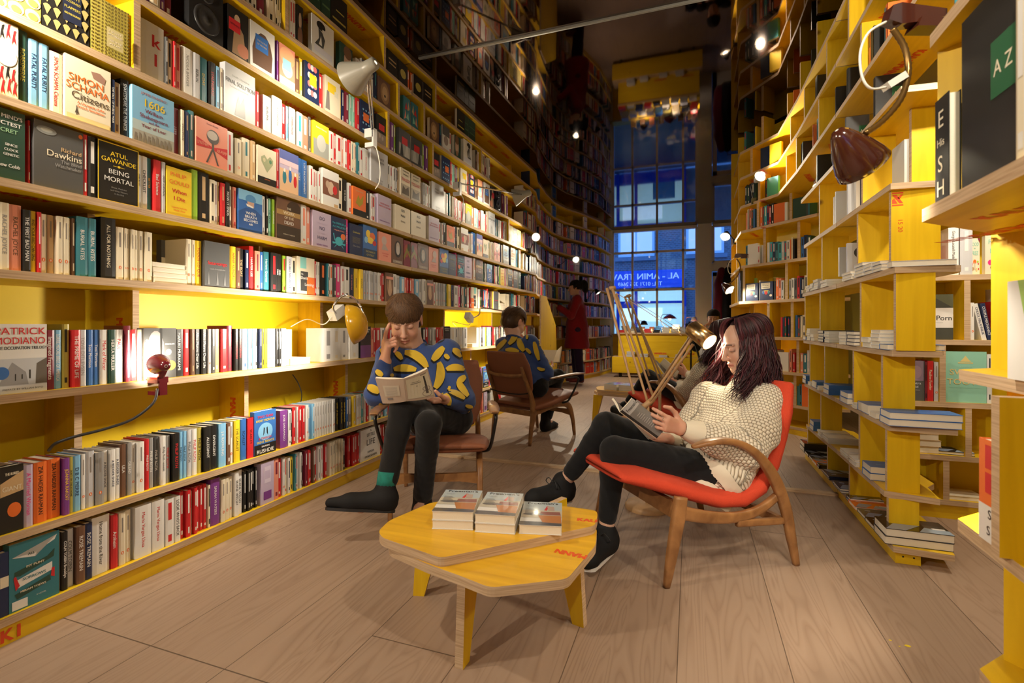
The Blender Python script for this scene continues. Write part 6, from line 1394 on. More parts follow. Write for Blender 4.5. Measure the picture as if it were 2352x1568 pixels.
for i in range(1150):
    thick = i < 360; side = -1 if i%2 else 1
    u = rr_.random()**.8                                  # 0 front of parting .. 1 nape
    y0 = .065-.15*u; pts = []; phi = side*rr_.uniform(.05,.25); wv = rr_.uniform(0,6.28); amp = rr_.uniform(.006,.013); fr_ = rr_.uniform(26,36)
    bx = .090+rr_.uniform(-.004,.008); n1 = 8; rootx = side*rr_.uniform(.002,.03)
    endth = rr_.uniform(1.15,1.7)
    ydir = .62-1.55*u+rr_.uniform(-.12,.12)               # which way round the head it falls: + to the face, - to the back
    for k in range(n1):
        th = .12+endth*k/(n1-1); x = side*bx*math.sin(th)*math.cos(ydir*.9); y = -.020+.108*math.sin(th)*math.sin(ydir)+y0*(1-k/(n1-1))*.5; z = .040+.097*math.cos(th)
        pts.append(PG(x+rootx*(1-k/(n1-1)),y,z))
    p = pts[-1].copy(); ln = rr_.uniform(.20,.30)*(1 if u > .12 else .9); n2 = 14; lat = (HG.to_3x3()@Vector((side,0,0))); fwv = HG.to_3x3()@Vector((0,1,0)); fwv.z = 0
    drift = lat*rr_.uniform(.05,.28)+fwv*(rr_.uniform(.15,.45) if (u < .55) else rr_.uniform(-.1,.15)); drift.z = 0
    for k in range(1,n2+1):
        t = k/n2; q = p+Vector((0,0,-ln*t))+drift*ln*t*t*1.1+lat*(.016*math.sin(math.pi*t))+Vector((math.sin(wv+fr_*ln*t),math.cos(wv*1.3+fr_*ln*t),0))*amp*(.3+t)*1.5
        pts.append(q)
    gq = rr_.random()**1.5; r0_ = .0068 if thick else .0023; nn_ = len(pts)-1
    if not thick: pts = [q+lat*.004 for q in pts]
    hm.tube(spline(pts,2),[r0_*(.55+.45*math.sin(math.pi*min(1,j/(2*nn_)*1.3)))*min(1,(2*nn_-j)/9)+.0004 for j in range(2*nn_+1)],M['hair_girl'],6,cap=False,col=(gq,gq,gq))
child(girl,'hair',hm)
# ================================================================ the visitor in the crimson coat, by the left shelves behind the camera (seen in the mirror)
def standing(name, x, y, face, hgt, label, coat, trs, hairm, brow, arm_up=False):
    k = hgt/1.68; f = Vector(face).normalized(); l = Vector((-f.y,f.x,0)); o = Vector((x,y,0)); A = lambda a,b,c: o+f*a*k+l*b*k+Vector((0,0,c*k))
    W = {'pelvis':A(0,0,.90),'chest':A(.01,0,1.22),'neck':A(.0,0,1.40),'hipL':A(0,.09,.88),'hipR':A(0,-.09,.88),'knL':A(.02,.09,.48),'knR':A(-.02,-.09,.48),'anL':A(0,.09,.09),'anR':A(-.05,-.09,.09),'toeL':A(.17,.10,.03),'toeR':A(.12,-.10,.03),
         'shL':A(0,.165,1.36),'shR':A(0,-.165,1.36),'elL':A(-.02,.22,1.08),'wrL':A(.06,.22,.84),'elR':A(.10,-.22,1.10),'wrR':A(.30,-.16,1.24)}
    if not arm_up: W['elR'] = A(-.02,-.22,1.08); W['wrR'] = A(.06,-.22,.84)
    Hh = head_frame(A(.035,0,1.555), f+Vector((0,0,-.08)), (0,0,1))
    hl = hand_vol(W['wrL'],(W['wrL']-W['elL']).normalized()+f*.1,-l,False,[(.3,.4,.3)]*4,.95*k,h=.004,fore=W['elL'].lerp(W['wrL'],.6)); hr = hand_vol(W['wrR'],(W['wrR']-W['elR']).normalized(),l if not arm_up else Vector((0,0,-1)),True,[(.3,.4,.3)]*4,.95*k,h=.004,fore=W['elR'].lerp(W['wrR'],.6))
    r = person(name,W,Hh,.98*k,label,[hl,hr],brow=brow,fem=True,hres=.0045)
    trousers(r,W,trs,[.085,.08,.072,.068,.062],M['cloth'],sc=k,hem=-.02,h=.009)
    v = Vol(.009); v.chain([A(0,0,.62),A(0,0,.95),W['chest'],W['neck']-Vector((0,0,.02))],[.205*k,.165*k,.140*k,.075*k],.05); v.box(A(0,0,.35),(.5,.5,.22*k),None,.006,'-')
    for s_ in 'LR': v.cap(W['chest'],W['sh'+s_],.11*k,.075*k,.04); v.chain([W['sh'+s_],W['el'+s_],W['el'+s_].lerp(W['wr'+s_],.9)],[.070*k,.062*k,.052*k],.02)
    v.ell(W['neck']+Vector((0,0,.05)),(.058*k,.058*k,.05*k),None,.006,'-')
    V,Fq = v.mesh(noise=lambda X,Y,Z:.003*np.sin(X*40+Z*20)*np.sin(Y*35-Z*12),relax=1); raw_object('coat',[(V,Fq,np.array(coat))],M['cloth'],r)
    R = np.array(Hh.to_3x3()); PH = lambda a,b,c: Hh@(Vector((a,b,c))*k); hv = Vol(.006); hv.ell(PH(0,-.02,.04),(.088*k,.105*k,.095*k),R,.01); hv.ell(PH(0,-.15,.04),(.07*k,.07*k,.08*k),R,.02); hv.ell(PH(0,-.17,-.03),(.05*k,.05*k,.07*k),R,.02); hv.box(PH(0,.085,-.06),(.10*k,.06*k,.10*k),R,.01,'-'); hv.box(PH(0,.02,-.12),(.15*k,.10*k,.09*k),R,.01,'-')
    V,Fq = hv.mesh(noise=lambda X,Y,Z:.006*np.sin(X*150+Z*40)*np.sin(Y*140-Z*90)*np.sin(Z*130),relax=1); raw_object('hair',[(V,Fq,np.array(hairm))],M['cloth'],r)
    for s_ in 'LR': boot(r,W['an'+s_]+Vector((0,0,.003)),W['toe'+s_],(0,0,1),(.18,.035,.03),M['cloth'],(.7,.68,.65),'shoe',L=.25,top=-.01)
    return r
rc = Q(1325,880,Z=.0,mirror=True)
standing('person', rc.x+.0, rc.y, (-.93,.25,0), 1.79, 'person in a long crimson coat reaching for a shelf, in the mirror', (.21,.010,.016), (.022,.012,.04), (.012,.010,.010), (.03,.02,.02), True)
# ================================================================ the photographer crouching beside the tripod (seen in the mirror)
P_ = {}
bx_, by_ = .30,-.36
A = lambda a,b,c: Vector((bx_+a,by_+b,c))
P_.update(pelvis=A(.04,-.12,.42),chest=A(0,.0,.76),neck=A(-.02,.05,.95),hipL=A(-.05,-.10,.40),hipR=A(.13,-.10,.40),knL=A(-.03,.30,.40),knR=A(.19,.12,.10),anL=A(-.03,.16,.09),anR=A(.17,-.26,.10),toeL=A(-.03,.32,.03),toeR=A(.17,-.33,.03),shL=A(-.17,.05,.90),shR=A(.14,.02,.90),elL=A(-.24,.16,.72),wrL=A(-.22,.30,.90),elR=A(.17,.20,.78),wrR=A(-.02,.32,1.0))
Hp = head_frame(A(-.02,.09,1.09),(-.10,1,-.06),(0,0,1))
hl = hand_vol(P_['wrL'],(-.05,.3,.9),(.9,.1,0),False,[(.6,.7,.4)]*4,1.0,h=.004,fore=P_['elL'].lerp(P_['wrL'],.6)); hr = hand_vol(P_['wrR'],(-.9,.1,.2),(0,.3,-.9),True,[(.7,.7,.4)]*4,1.0,h=.004,fore=P_['elR'].lerp(P_['wrR'],.6))
ph = person('person',P_,Hp,1.0,'person in black crouching with a camera on a tripod, in the mirror',[hl,hr],brow=(.03,.02,.015),hres=.0045)
trousers(ph,P_,(.012,.012,.014),[.09,.085,.07,.06,.05],M['cloth'],h=.01,hem=.05)
v = Vol(.01); v.chain([P_['pelvis'],P_['chest'],P_['neck']-Vector((0,0,.02))],[.14,.15,.075],.05)
for s_ in 'LR': v.cap(P_['chest'],P_['sh'+s_],.11,.075,.04); v.chain([P_['sh'+s_],P_['el'+s_],P_['el'+s_].lerp(P_['wr'+s_],.8)],[.07,.06,.045],.02)
V,Fq = v.mesh(relax=1); raw_object('jacket',[(V,Fq,np.array((.012,.012,.013)))],M['cloth'],ph)
hv = Vol(.006); PH = lambda a,b,c: Hp@Vector((a,b,c)); R = np.array(Hp.to_3x3()); hv.ell(PH(0,-.02,.042),(.085,.102,.092),R,.01); hv.box(PH(0,.085,-.05),(.10,.06,.085),R,.01,'-'); hv.box(PH(0,.02,-.13),(.15,.15,.09),R,.01,'-')
V,Fq = hv.mesh(relax=1); raw_object('hair',[(V,Fq,np.array((.014,.010,.008)))],M['cloth'],ph)
for s_ in 'LR': boot(ph,P_['an'+s_],P_['toe'+s_],(0,0,1) if s_ == 'L' else (0,.4,.9),(.015,.013,.012),M['suede'],(.02,.02,.02),'shoe',top=.02)
tri = empty('camera_tripod',(0,-.10,0),'black camera tripod with its legs spread, in the mirror','tripod')
for a in (.5,2.6,4.71): s = MB(); s.tube([(.03*math.cos(a),-.10+.03*math.sin(a),.86),(.14*math.cos(a),-.10+.14*math.sin(a),.5),(.26*math.cos(a),-.10+.26*math.sin(a),.0)],[.014,.012,.010],M['black'],8); child(tri,'leg',s)
s = MB(); s.tube([(0,-.10,.80),(0,-.10,.925)],.016,M['black'],10); s.box((-.04,-.14,.915),(.04,-.06,.935),M['black']); child(tri,'head',s)
pc = empty('photo_camera',(0,-.10,1.0),'black photo camera on the tripod, in the mirror','camera')
s = MB(); s.box((-.07,-.16,.9365),(.07,-.09,1.03),M['black']); s.box((-.03,-.15,1.03),(.03,-.085,1.055),M['black']); child(pc,'camera_body',s)
s = MB(); s.lathe([(.036,-.09),(.037,-.05),(.041,-.035),(.041,-.02),(.034,-.02),(.03,-.03)],M['black'],frame_axes((0,0,1.0),(1,0,0),(0,0,-1),(0,1,0)),28); s.lathe([(.001,-.028),(.03,-.032)],plain('lens_glass',(.02,.02,.05),.03,coat=1),frame_axes((0,0,1.0),(1,0,0),(0,0,-1),(0,1,0)),28); child(pc,'lens',s)
# ================================================================ counter and window goods at the street end (seen in the mirror)
cn = empty('counter',(-.62,-3.2,0),'yellow ply sales counter with an open lower shelf, in the mirror','counter')
s = MB(); s.box((-1.45,-3.35,.09),(.20,-2.98,.40),M['yX'],edge=M['ply'],axis=1); child(cn,'base',s)
s = MB(); s.box((-1.35,-3.4,.40),(.15,-3.12,.84),M['yX'],edge=M['yX']); child(cn,'body',s)
s = MB(); s.box((-1.36,-3.75,.84),(.16,-3.08,.867),M['yX'],edge=M['ply']); child(cn,'counter_top',s)
s = MB(); f_=frame_axes((-.55,-3.118,.47),(-1,0,0),(0,0,1),(0,1,0)); put_text(s,'KAUFMANN',f_,.22,.035,M['redink'],(1,1,1),bold=.005); f_=frame_axes((-.05,-3.118,.47),(-1,0,0),(0,0,1),(0,1,0)); put_text(s,'KAUFMANN',f_,.22,.035,M['redink'],(1,1,1),bold=.005); child(cn,'stencil',s)
for x in (-1.3,-.2,.05): 
    s = MB(); s.tube([(x,-3.05,.0),(x,-3.05,.09)],.03,M['black'],10); child(cn,'caster',s)
rr_ = random.Random(21)
def goods(x, y, z, w, d, h, col, label, grp):
    book(flat_frame(x,y,z,rr_.uniform(-.1,.1)),w,h,d,col,'lie',where=('G',0),desc=label,small=True)
x = -1.28
while x < .08:
    n = rr_.randint(1,4); c_ = rr_.choice('wwclskrnY')
    for j in range(n): goods(x,-3.22+rr_.uniform(-.01,.01),.8685+j*.026,.13,.11,.024,c_,'','')
    n = rr_.randint(2,6); c_ = rr_.choice('wwlckYbr')
    for j in range(n): goods(x+.02,-3.55,.8685+j*.026,.13,.17,.024,c_,'','')
    x += .165
for x in (-1.1,-.85,-.5,-.2):
    n = rr_.randint(2,5)
    for j in range(n): goods(x,-3.11,.402+j*.02,.15,.10,.018,'l','','')
sl = MB(); sl.box((-1.6,-4.14,.80),(.12,-3.9,.83),M['yX'],edge=M['ply']); o = sl.build('display_ledge'); tag(o,'yellow display ledge under the shop window, in the mirror','ledge')
lg2 = MB(); lg2.box((-1.6,-4.14,0),(.12,-4.1,.80),M['yX']); q = lg2.build('ledge_front'); q.parent = o
for i in range(7):
    x = -1.15+.19*i; book(frame_axes((x,-3.95,.8305),(-1,0,0),(0,-1,0),(0,0,1)),.10,.15,.03,'ausakua'[i%7],'face',pr='plainrand',where=('G',1),small=True)
# desk lamp with oxblood shade
def desk_lamp(x,y,z,label,shm,r,lit):
    l_ = lamp('desk_lamp',(x,y,z),label)
    s = MB(); s.lathe([(.001,.012),(.06,.010),(.07,0)],M['black'],Matrix.Translation((x,y,z)),20); child(l_,'base',s)
    s = MB(); s.tube(spline([(x,y,z),(x-.10,y,z+.12),(x-.08,y,z+.26),(x+.04,y,z+.27)],6),.006,M['chrome'],8); child(l_,'arm',s)
    s = MB(); s.lathe([(.02,.09),(.05,.075),(r*.8,.035),(r,0),(r-.004,0),(r*.78,.03),(.02,.08)],shm,Matrix.Translation((x+.06,y,z+.19)),26); child(l_,'lamp_shade',s)
    s = MB(); bulb(s,(x+.06,y,z+.215),.022,M['bulb']); child(l_,'bulb',s)
    spot('desk_lamp_light',(x+.06,y,z+.185),(x+.06,y+.05,z),lit,WARM,150,.7,.03)
desk_lamp(-.45,-3.35,.95,'oxblood-shaded desk lamp on the counter, in the mirror',mar,.13,34)
desk_lamp(-.98,-3.85,.83,'small dark desk lamp on the window ledge, in the mirror',M['black'],.08,18)
desk_lamp(.0,-3.6,.90,'pale desk lamp at the door end of the counter, in the mirror',M['white'],.07,18)
# coats on a hook by the door
ct_ = empty('hanging_coats',(.62,-2.9,0),'black and maroon coats hanging on a hook by the street door, in the mirror','coats')
for nm,dx,cc,w_ in (('coat',0,(.012,.012,.014),.15),('coat',-.10,(.12,.01,.02),.12)):
    v = Vol(.014); v.chain([(.62+dx,-2.9,2.0),(.62+dx,-2.9,1.75),(.62+dx,-2.88,1.3),(.62+dx,-2.88,.98)],[.06,w_,w_*1.05,w_*1.1],.05)
    V,Fq = v.mesh(noise=lambda X,Y,Z:.006*np.sin(X*60)*np.sin(Z*6),relax=1); raw_object(nm,[(V,Fq,np.array(cc))],M['cloth'],ct_)
s = MB(); s.tube([(.62,-2.9,2.02),(.62,-2.9,2.12),(.72,-2.9,2.12),(.9,-2.9,2.12)],.008,M['black'],8); s.box((.9,-3.0,0),(.94,-2.8,2.2),M['yZ']); child(ct_,'hook_post',s)
# ================================================================ building the books
K_, W_ = C['k'], C['w']
DESIGN = {
'dark':[('r',0,.45,1,.62,C['c'])],
'sorrows':[('p',[(.05,.80),(.5,.72),(.55,.84),(.95,.95),(.9,1-.12),(.5,.78)],W_),('p',[(.1,.58),(.75,.66),(.9,.74),(.88,.62),(.2,.5),(.1,.52)],C['E']),('p',[(.12,.45),(.85,.55),(.85,.42),(.15,.33)],W_),('p',[(.1,.25),(.8,.36),(.82,.27),(.15,.17)],C['E']),('p',[(.08,.5),(.12,.52),(.2,.36),(.12,.30)],C['r']),('p',[(.84,.45),(.9,.45),(.9,.3),(.82,.33)],C['r']),('r',.05,.02,.35,.15,W_),('t','ALL',.42,.79,.2,.035,C['E']),('t','MY PUNY',.5,.61,.5,.035,C['c']),('t','SORROWS',.48,.44,.6,.04,C['t']),('t','MIRIAM TOEWS',.46,.265,.55,.03,C['c']),('t','A NOVEL',.62,.13,.3,.02,W_)],
'vant':[('e',.6,.33,.3,.11,C['o']),('p',[(0,.75),(1,.9),(1,.6),(0,.55)],C['a']),('t','GIANT',.5,.66,.85,.07,C['c']),('t','THE BURIED',.5,.88,.6,.04,C['c'])],
'two':[('e',.5,.52,.34,.2,C['B']),('t','TWO YEARS',.5,.87,.85,.055,C['r']),('t','EIGHT MONTHS',.5,.78,.9,.05,C['y']),('p',[(.42,.62),(.47,.6),(.45,.48),(.4,.42)],K_),('p',[(.6,.62),(.55,.6),(.56,.48),(.62,.42)],K_),('t','& TWENTY-',.5,.37,.8,.05,C['r']),('t','EIGHT NIGHTS',.5,.29,.85,.05,C['y']),('r',0,0,1,.24,K_),('t','SALMAN',.5,.185,.5,.04,W_),('t','RUSHDIE',.5,.08,.92,.085,W_)],
'lilac':[('r',.2,.1,.8,.3,C['p']),('r',.25,.5,.75,.9,(.7,.6,.72)),('r',.3,.6,.7,.8,C['v'])],
'life':[('t','A',.5,.93,.2,.07,K_),('t','LITTLE',.5,.80,.9,.1,K_),('t','LIFE',.5,.56,.9,.19,K_),('t','HANYA',.5,.25,.6,.07,K_),('t','YANAGIHARA',.5,.11,.92,.07,K_)],
'occupation':[('r',0,0,1,.5,(.55,.57,.6)),('p',[(.1,.12),(.35,.45),(.6,.3),(.65,.12)],(.3,.3,.31)),('p',[(.78,.12),(.8,.42),(1,.5),(1,.12)],(.14,.12,.1)),('r',.66,.2,.69,.33,K_),('r',.4,.18,.42,.28,K_),('r',.52,.2,.54,.27,K_),('e',.17,.30,.13,.09,C['b']),('r',0,0,1,.11,(.7,.71,.72)),('t','PATRICK',.5,.90,.94,.1,C['r']),('t','MODIANO',.5,.76,.94,.1,C['r']),('t','THE OCCUPATION TRILOGY',.52,.655,.95,.045,K_),('t','PREFACE BY WILLIAM BOYD',.55,.06,.8,.025,K_)],
'q84':[('r',0,.0,.45,.3,(.5,.45,.42)),('e',.35,.6,.25,.35,(.4,.34,.32)),('r',.48,0,.55,1,K_),('e',.75,.52,.09,.06,W_),('e',.82,.25,.16,.1,C['Y']),('t','84',.12,.74,.2,.08,W_),('t','MURAKAMI',.78,.68,.3,.03,W_)],
'letters':[('r',0,0,1,.4,C['p']),('r',0,.4,1,.72,(.05,.03,.04)),('t','LETTERS BETWEEN',.5,.9,.8,.04,W_),('t','STRANGERS',.5,.83,.8,.04,W_)],
'satan':[('p',[(.1,.05),(.15,.35),(.2,.05)],(.2,.2,.2)),('p',[(.45,.05),(.5,.38),(.55,.05)],(.2,.2,.2)),('p',[(.75,.05),(.8,.35),(.85,.05)],(.2,.2,.2)),('t','Satantango',.5,.53,.9,.075,C['r']),('t','Laszlo Krasznahorkai',.5,.4,.7,.03,C['G'])],
'doris':[('r',.18,.70,.52,1,(.25,.6,.55)),('r',.2,.1,.62,.62,(.06,.06,.06)),('r',.55,0,1,.48,C['o']),('t','Doris',.4,.45,.4,.08,W_),('t','Lessing',.68,.28,.55,.08,W_),('t','The',.28,.55,.12,.04,W_)],
'face':[('e',.5,.55,.36,.36,(.55,.33,.18)),('e',.5,.62,.3,.3,(.22,.12,.06)),('e',.52,.5,.22,.28,(.6,.38,.22)),('r',0,.78,1,.87,C['s'])],
'secret':[('t','THE MIND\'S',.42,.9,1.0,.055,W_),('t','STRICTEST',.40,.8,1.0,.055,W_),('t','SECRET',.44,.7,.8,.055,(.35,.6,.35)),('t','SINCE',.6,.5,.4,.035,W_),('t','CLOCK',.6,.43,.4,.035,W_),('t','GENETIC',.6,.36,.45,.035,W_),('t','Matthew Cobb',.4,.2,.9,.05,W_)],
'dawkins':[('e',.24,.87,.2,.06,(.25,.26,.25)),('e',.24,.875,.12,.03,(.42,.43,.4)),('e',.94,.93,.045,.035,C['o']),('t','Richard',.74,.645,.44,.065,C['a']),('t','Dawkins',.60,.55,.74,.095,C['c']),('t','The Blind',.74,.455,.44,.055,C['G']),('t','Watchmaker',.68,.385,.56,.055,C['G'])],
'mortal':[('r',0,0,1,.018,C['y']),('r',0,.982,1,1,C['y']),('r',0,0,.022,1,C['y']),('r',.978,0,1,1,C['y']),('t','ATUL',.5,.82,.46,.075,C['y']),('t','GAWANDE',.5,.71,.86,.075,C['y']),('r',.36,.615,.64,.622,C['y']),('e',.5,.62,.035,.02,C['y']),('t','BEING',.5,.52,.62,.08,W_),('t','MORTAL',.5,.39,.8,.08,W_),('t','Illness, Medicine',.5,.25,.45,.025,C['G']),('t','and What Matters',.5,.2,.45,.025,C['G']),('t','in the End',.5,.15,.3,.025,C['G'])],
'gould':[('t','PHILIP',.45,.86,.7,.085,C['o']),('t','GOULD',.5,.70,.88,.085,C['o']),('t','When',.5,.52,.62,.085,C['r']),('t','I Die',.5,.37,.55,.085,C['r']),('t','Lessons from the',.5,.18,.6,.035,C['o']),('t','Death Zone',.5,.12,.45,.035,C['o'])],
'breath':[('r',0,.75,1,1,C['B']),('e',.5,.8,.22,.12,(.08,.25,.5)),('r',.36,.62,.64,.74,(.55,.33,.24)),('p',[(.3,.68),(.6,.64),(.62,.60),(.34,.62)],W_),('p',[(0,0),(0,.45),(.3,.58),(.7,.58),(1,.45),(1,0)],(.03,.09,.28)),('t','WHEN',.5,.46,.5,.065,W_),('t','BREATH',.5,.37,.62,.065,W_),('t','BECOMES',.5,.28,.74,.065,W_),('t','AIR',.5,.19,.25,.05,W_)],
'dead':[('e',.72,.82,.3,.17,(.05,.03,.02)),('r',0,.6,1,.72,(.4,.24,.08)),('r',0,0,1,.35,(.05,.035,.025)),('t','THE',.5,.78,.3,.05,C['c']),('t','WORK',.5,.67,.7,.08,C['c']),('t','OF THE',.5,.55,.6,.06,C['c']),('t','DEAD',.5,.43,.65,.08,W_),('t','THOMAS W LAQUEUR',.5,.14,.6,.025,C['c'])],
'harm':[('t','DO',.5,.82,.42,.095,(.06,.06,.14)),('t','NO',.5,.55,.42,.095,(.06,.06,.14)),('t','HARM',.5,.28,.88,.095,(.06,.06,.14)),('t','Stories of Life, Death',.5,.69,.75,.035,C['v']),('t','and Brain Surgery',.5,.42,.65,.035,C['v']),('t','HENRY MARSH',.5,.08,.7,.045,C['p'])],
'emperor':[('e',.5,.3,.26,.13,C['q']),('p',[(.1,.5),(.2,.3),(.24,.33),(.16,.52)],C['q']),('p',[(.9,.5),(.8,.3),(.76,.33),(.84,.52)],C['q']),('p',[(.08,.2),(.3,.22),(.3,.26),(.06,.26)],C['q']),('p',[(.92,.2),(.7,.22),(.7,.26),(.94,.26)],C['q']),('p',[(.15,.08),(.35,.18),(.3,.2)],C['q']),('p',[(.85,.08),(.65,.18),(.7,.2)],C['q']),('e',.78,.46,.17,.09,C['o']),('t','The EMPEROR of',.5,.82,.9,.06,C['q']),('t','ALL MALADIES',.5,.72,.9,.06,C['q']),('t','A Biography of Cancer',.5,.62,.7,.035,C['s'])],
'gratitude':[('t','Gratitude',.5,.75,.7,.065,C['Y']),('t','Oliver Sacks',.5,.3,.65,.05,C['G'])]+[('r',.2,.4+.03*i,.8,.404+.03*i,C['Y']) for i in range(7)],
'folly':[('e',.35,.75,.16,.12,C['y']),('e',.65,.7,.2,.12,C['o']),('e',.5,.56,.25,.1,C['y']),('e',.2,.55,.12,.1,C['B']),('e',.8,.5,.14,.08,C['r']),('r',0,0,1,.28,(.02,.05,.12)),('t','THE MARCH',.5,.2,.85,.06,C['Y']),('t','OF FOLLY',.5,.1,.75,.06,C['Y'])],
'sketch':[('e',.4,.72,.2,.16,(.6,.45,.4)),('p',[(.3,.6),(.5,.6),(.75,.4),(.2,.4)],(.5,.38,.34)),('t','ON THE ORIGIN',.5,.28,.7,.035,C['r']),('t','OF STORIES',.5,.2,.6,.035,C['r'])],
'darwin':[('e',.52,.55,.3,.3,(.05,.04,.035)),('e',.52,.62,.16,.17,(.5,.4,.32)),('e',.52,.5,.16,.16,(.55,.5,.45)),('r',.1,.04,.9,.14,(.35,.28,.22)),('t','THE VOYAGE',.5,.09,.6,.03,C['c'])],
'roots':[('e',.4,.6,.35,.25,(.35,.06,.03)),('p',[(.0,.2),(.5,.55),(1,.3),(1,.45),(.5,.75),(0,.4)],(.25,.2,.02)),('e',.75,.75,.2,.15,(.05,.06,.02))],
'dancers':[('p',[(u,v),(u+.06,v+.12),(u+.16,v+.14),(u+.1,v+.05),(u+.16,v-.06),(u+.05,v-.01),(u-.02,v-.08)],c) for u,v,c in ((.05,.85,C['r']),(.28,.82,K_),(.52,.85,C['r']),(.75,.8,C['r']),(.04,.3,K_),(.25,.26,C['r']),(.5,.3,K_),(.72,.27,C['r']),(.05,.1,C['r']),(.3,.08,C['r']),(.55,.12,C['r']),(.78,.1,C['r']))]+[('e',.5,.55,.44,.14,(.82,.74,.6))],
'citizens':[('p',[(.55,.88),(.6,.78),(.85,.74),(.88,.84),(.75,.9)],(.35,.2,.15)),('t','SIMON',.45,.68,.80,.11,C['o']),('t','SCHAMA',.48,.55,.94,.11,C['o']),('t','Citizens',.54,.41,.84,.115,(.12,.09,.06)),('t','A Chronicle of the',.55,.30,.6,.04,C['o']),('t','French Revolution',.55,.24,.6,.04,C['o']),('p',[(.2,.12),(.24,.22),(.28,.12)],(.1,.08,.06)),('r',.23,.08,.25,.24,(.1,.08,.06)),('r',.03,.02,.97,.09,(.75,.62,.3))],
'1606':[('r',0,0,1,.22,(.38,.36,.30)),('r',0,.22,1,.4,(.45,.55,.55)),('t','JAMES SHAPIRO',.5,.92,.8,.045,(.45,.2,.2)),('t','1606',.5,.76,.7,.14,C['y']),('t','William',.5,.61,.5,.07,C['m']),('t','Shakespeare',.5,.51,.72,.07,C['m']),('t','and the',.5,.42,.3,.045,C['m']),('t','Year of Lear',.5,.33,.6,.06,C['m'])]+[('p',[(.04+.1*i,.02),(.06+.1*i,.16+.03*(i%3)),(.1+.1*i,.16),(.12+.1*i,.02)],(.22,.19,.15)) for i in range(9)],
'leviathan':[('p',[(0,.56),(.5,.44),(1,.52),(1,.27),(.5,.40),(0,.36)],C['r']),('e',.52,.67,.2,.16,(.12,.1,.09)),('e',.5,.70,.17,.1,(.55,.48,.42)),('r',.49,.4,.55,.55,(.1,.09,.08)),('p',[(.5,.42),(.3,.06),(.35,.06),(.52,.36),(.66,.06),(.71,.06),(.54,.42)],(.1,.09,.08)),('t','LEVIATHAN',.2,.455,.34,.075,C['s']),('t','AIR-PUMP',.8,.40,.34,.075,C['s']),('t','Steven Shapin',.5,.93,.6,.035,(.3,.1,.1))],
'heart':[('p',[(.5,.35),(.2,.6),(.18,.72),(.35,.8),(.5,.7),(.65,.8),(.82,.72),(.8,.6)],(.38,.4,.24)),('e',.34,.66,.07,.055,(.6,.55,.35)),('e',.67,.66,.07,.055,(.1,.25,.15)),('r',0,0,1,.2,K_),('t','ADAM SMITH',.5,.15,.3,.03,C['o'])],
'painting':[('r',0,0,1,.55,(.75,.48,.28)),('r',0,.78,1,1,(.12,.15,.4)),('r',0,.65,1,.78,(.75,.55,.6)),('e',.25,.35,.1,.16,C['t']),('e',.55,.42,.09,.16,C['b']),('e',.82,.32,.09,.15,C['r']),('e',.25,.52,.05,.05,W_),('e',.55,.6,.05,.05,W_),('e',.82,.5,.05,.05,W_)],
'madonna':[('r',0,.3,1,.75,(.2,.08,.05)),('e',.5,.52,.2,.18,(.6,.42,.3)),('e',.75,.5,.14,.12,C['r']),('e',.3,.6,.12,.1,(.5,.35,.25)),('r',.7,.03,.95,.12,C['a'])],
'tulip':[('p',[(.2,.45),(.4,.75),(.55,.6),(.8,.8),(.75,.5),(.5,.35)],(.4,.3,.02)),('r',0,0,1,.24,K_),('t','ORHAN PAMUK',.5,.88,.6,.04,C['a'])],
'notes':[('t','NOTES ON THE',.5,.72,.85,.05,C['r']),('t','DEATH OF CULTURE',.5,.63,.85,.05,C['r']),('t','MARIO VARGAS LLOSA',.5,.14,.85,.04,C['p'])],
'german':[('t','GER',.5,.84,.75,.1,K_),('t','MAN',.5,.63,.8,.1,K_),('t','GENIUS',.5,.40,.75,.065,(.2,.15,.1))],
'fan':[('e',.17+.33*i,.1+.22*j,.16,.1,(.62,.55,.3)) for i in range(3) for j in range(4)]+[('e',.17+.33*i,.08+.22*j,.10,.06,C['Y']) for i in range(3) for j in range(4)],
'flappers':[('p',[(.1+.2*i,.05+.2*j),(.02+.2*i,.19+.2*j),(.06+.2*i,.22+.2*j),(.1+.2*i,.23+.2*j),(.14+.2*i,.22+.2*j),(.18+.2*i,.19+.2*j)],(.5,.38,.14)) for i in range(5) for j in range(4)]+[('r',.42,.3,.82,.82,(.02,.025,.05)),('t','F SCOTT',.62,.74,.33,.04,C['Y']),('t','FITZGERALD',.62,.66,.35,.04,C['Y']),('t','FLAPPERS',.62,.55,.35,.045,C['Y']),('t','AND PHILOSOPHERS',.62,.44,.35,.035,C['Y'])],
'checker':[('r',.01+.083*i,.0+.0625*j,.052+.083*i,.031+.0625*j,(.16,.12,.03)) for i in range(12) for j in range(16)]+[('r',.052+.083*i,.031+.0625*j,.093+.083*i,.0625+.0625*j,(.16,.12,.03)) for i in range(11) for j in range(15)]+[('r',.3,.15,.75,.5,(.55,.47,.22)),('t','F SCOTT',.52,.44,.36,.035,C['c']),('t','FITZGERALD',.52,.38,.38,.035,C['c']),('t','TALES OF THE',.52,.28,.36,.03,C['c']),('t','JAZZ AGE',.52,.22,.3,.03,C['c'])],
'final':[('p',[(.3,.05),(.42,.45),(.5,.3),(.62,.48),(.66,.05)],(.3,.3,.3)),('r',0,.75,1,1,(.5,.5,.5)),('t','FINAL SOLUTION',.5,.68,.98,.085,K_),('t','DAVID CESARANI',.5,.8,.6,.035,(.25,.25,.25)),('t','The Fate of the Jews 1933-49',.45,.58,.7,.025,(.2,.2,.2))],
'portrait':[('r',0,0,1,.5,(.35,.36,.33)),('e',.5,.42,.3,.25,(.55,.55,.5)),('t','Nelson Mandela',.5,.85,.7,.05,C['w'])],
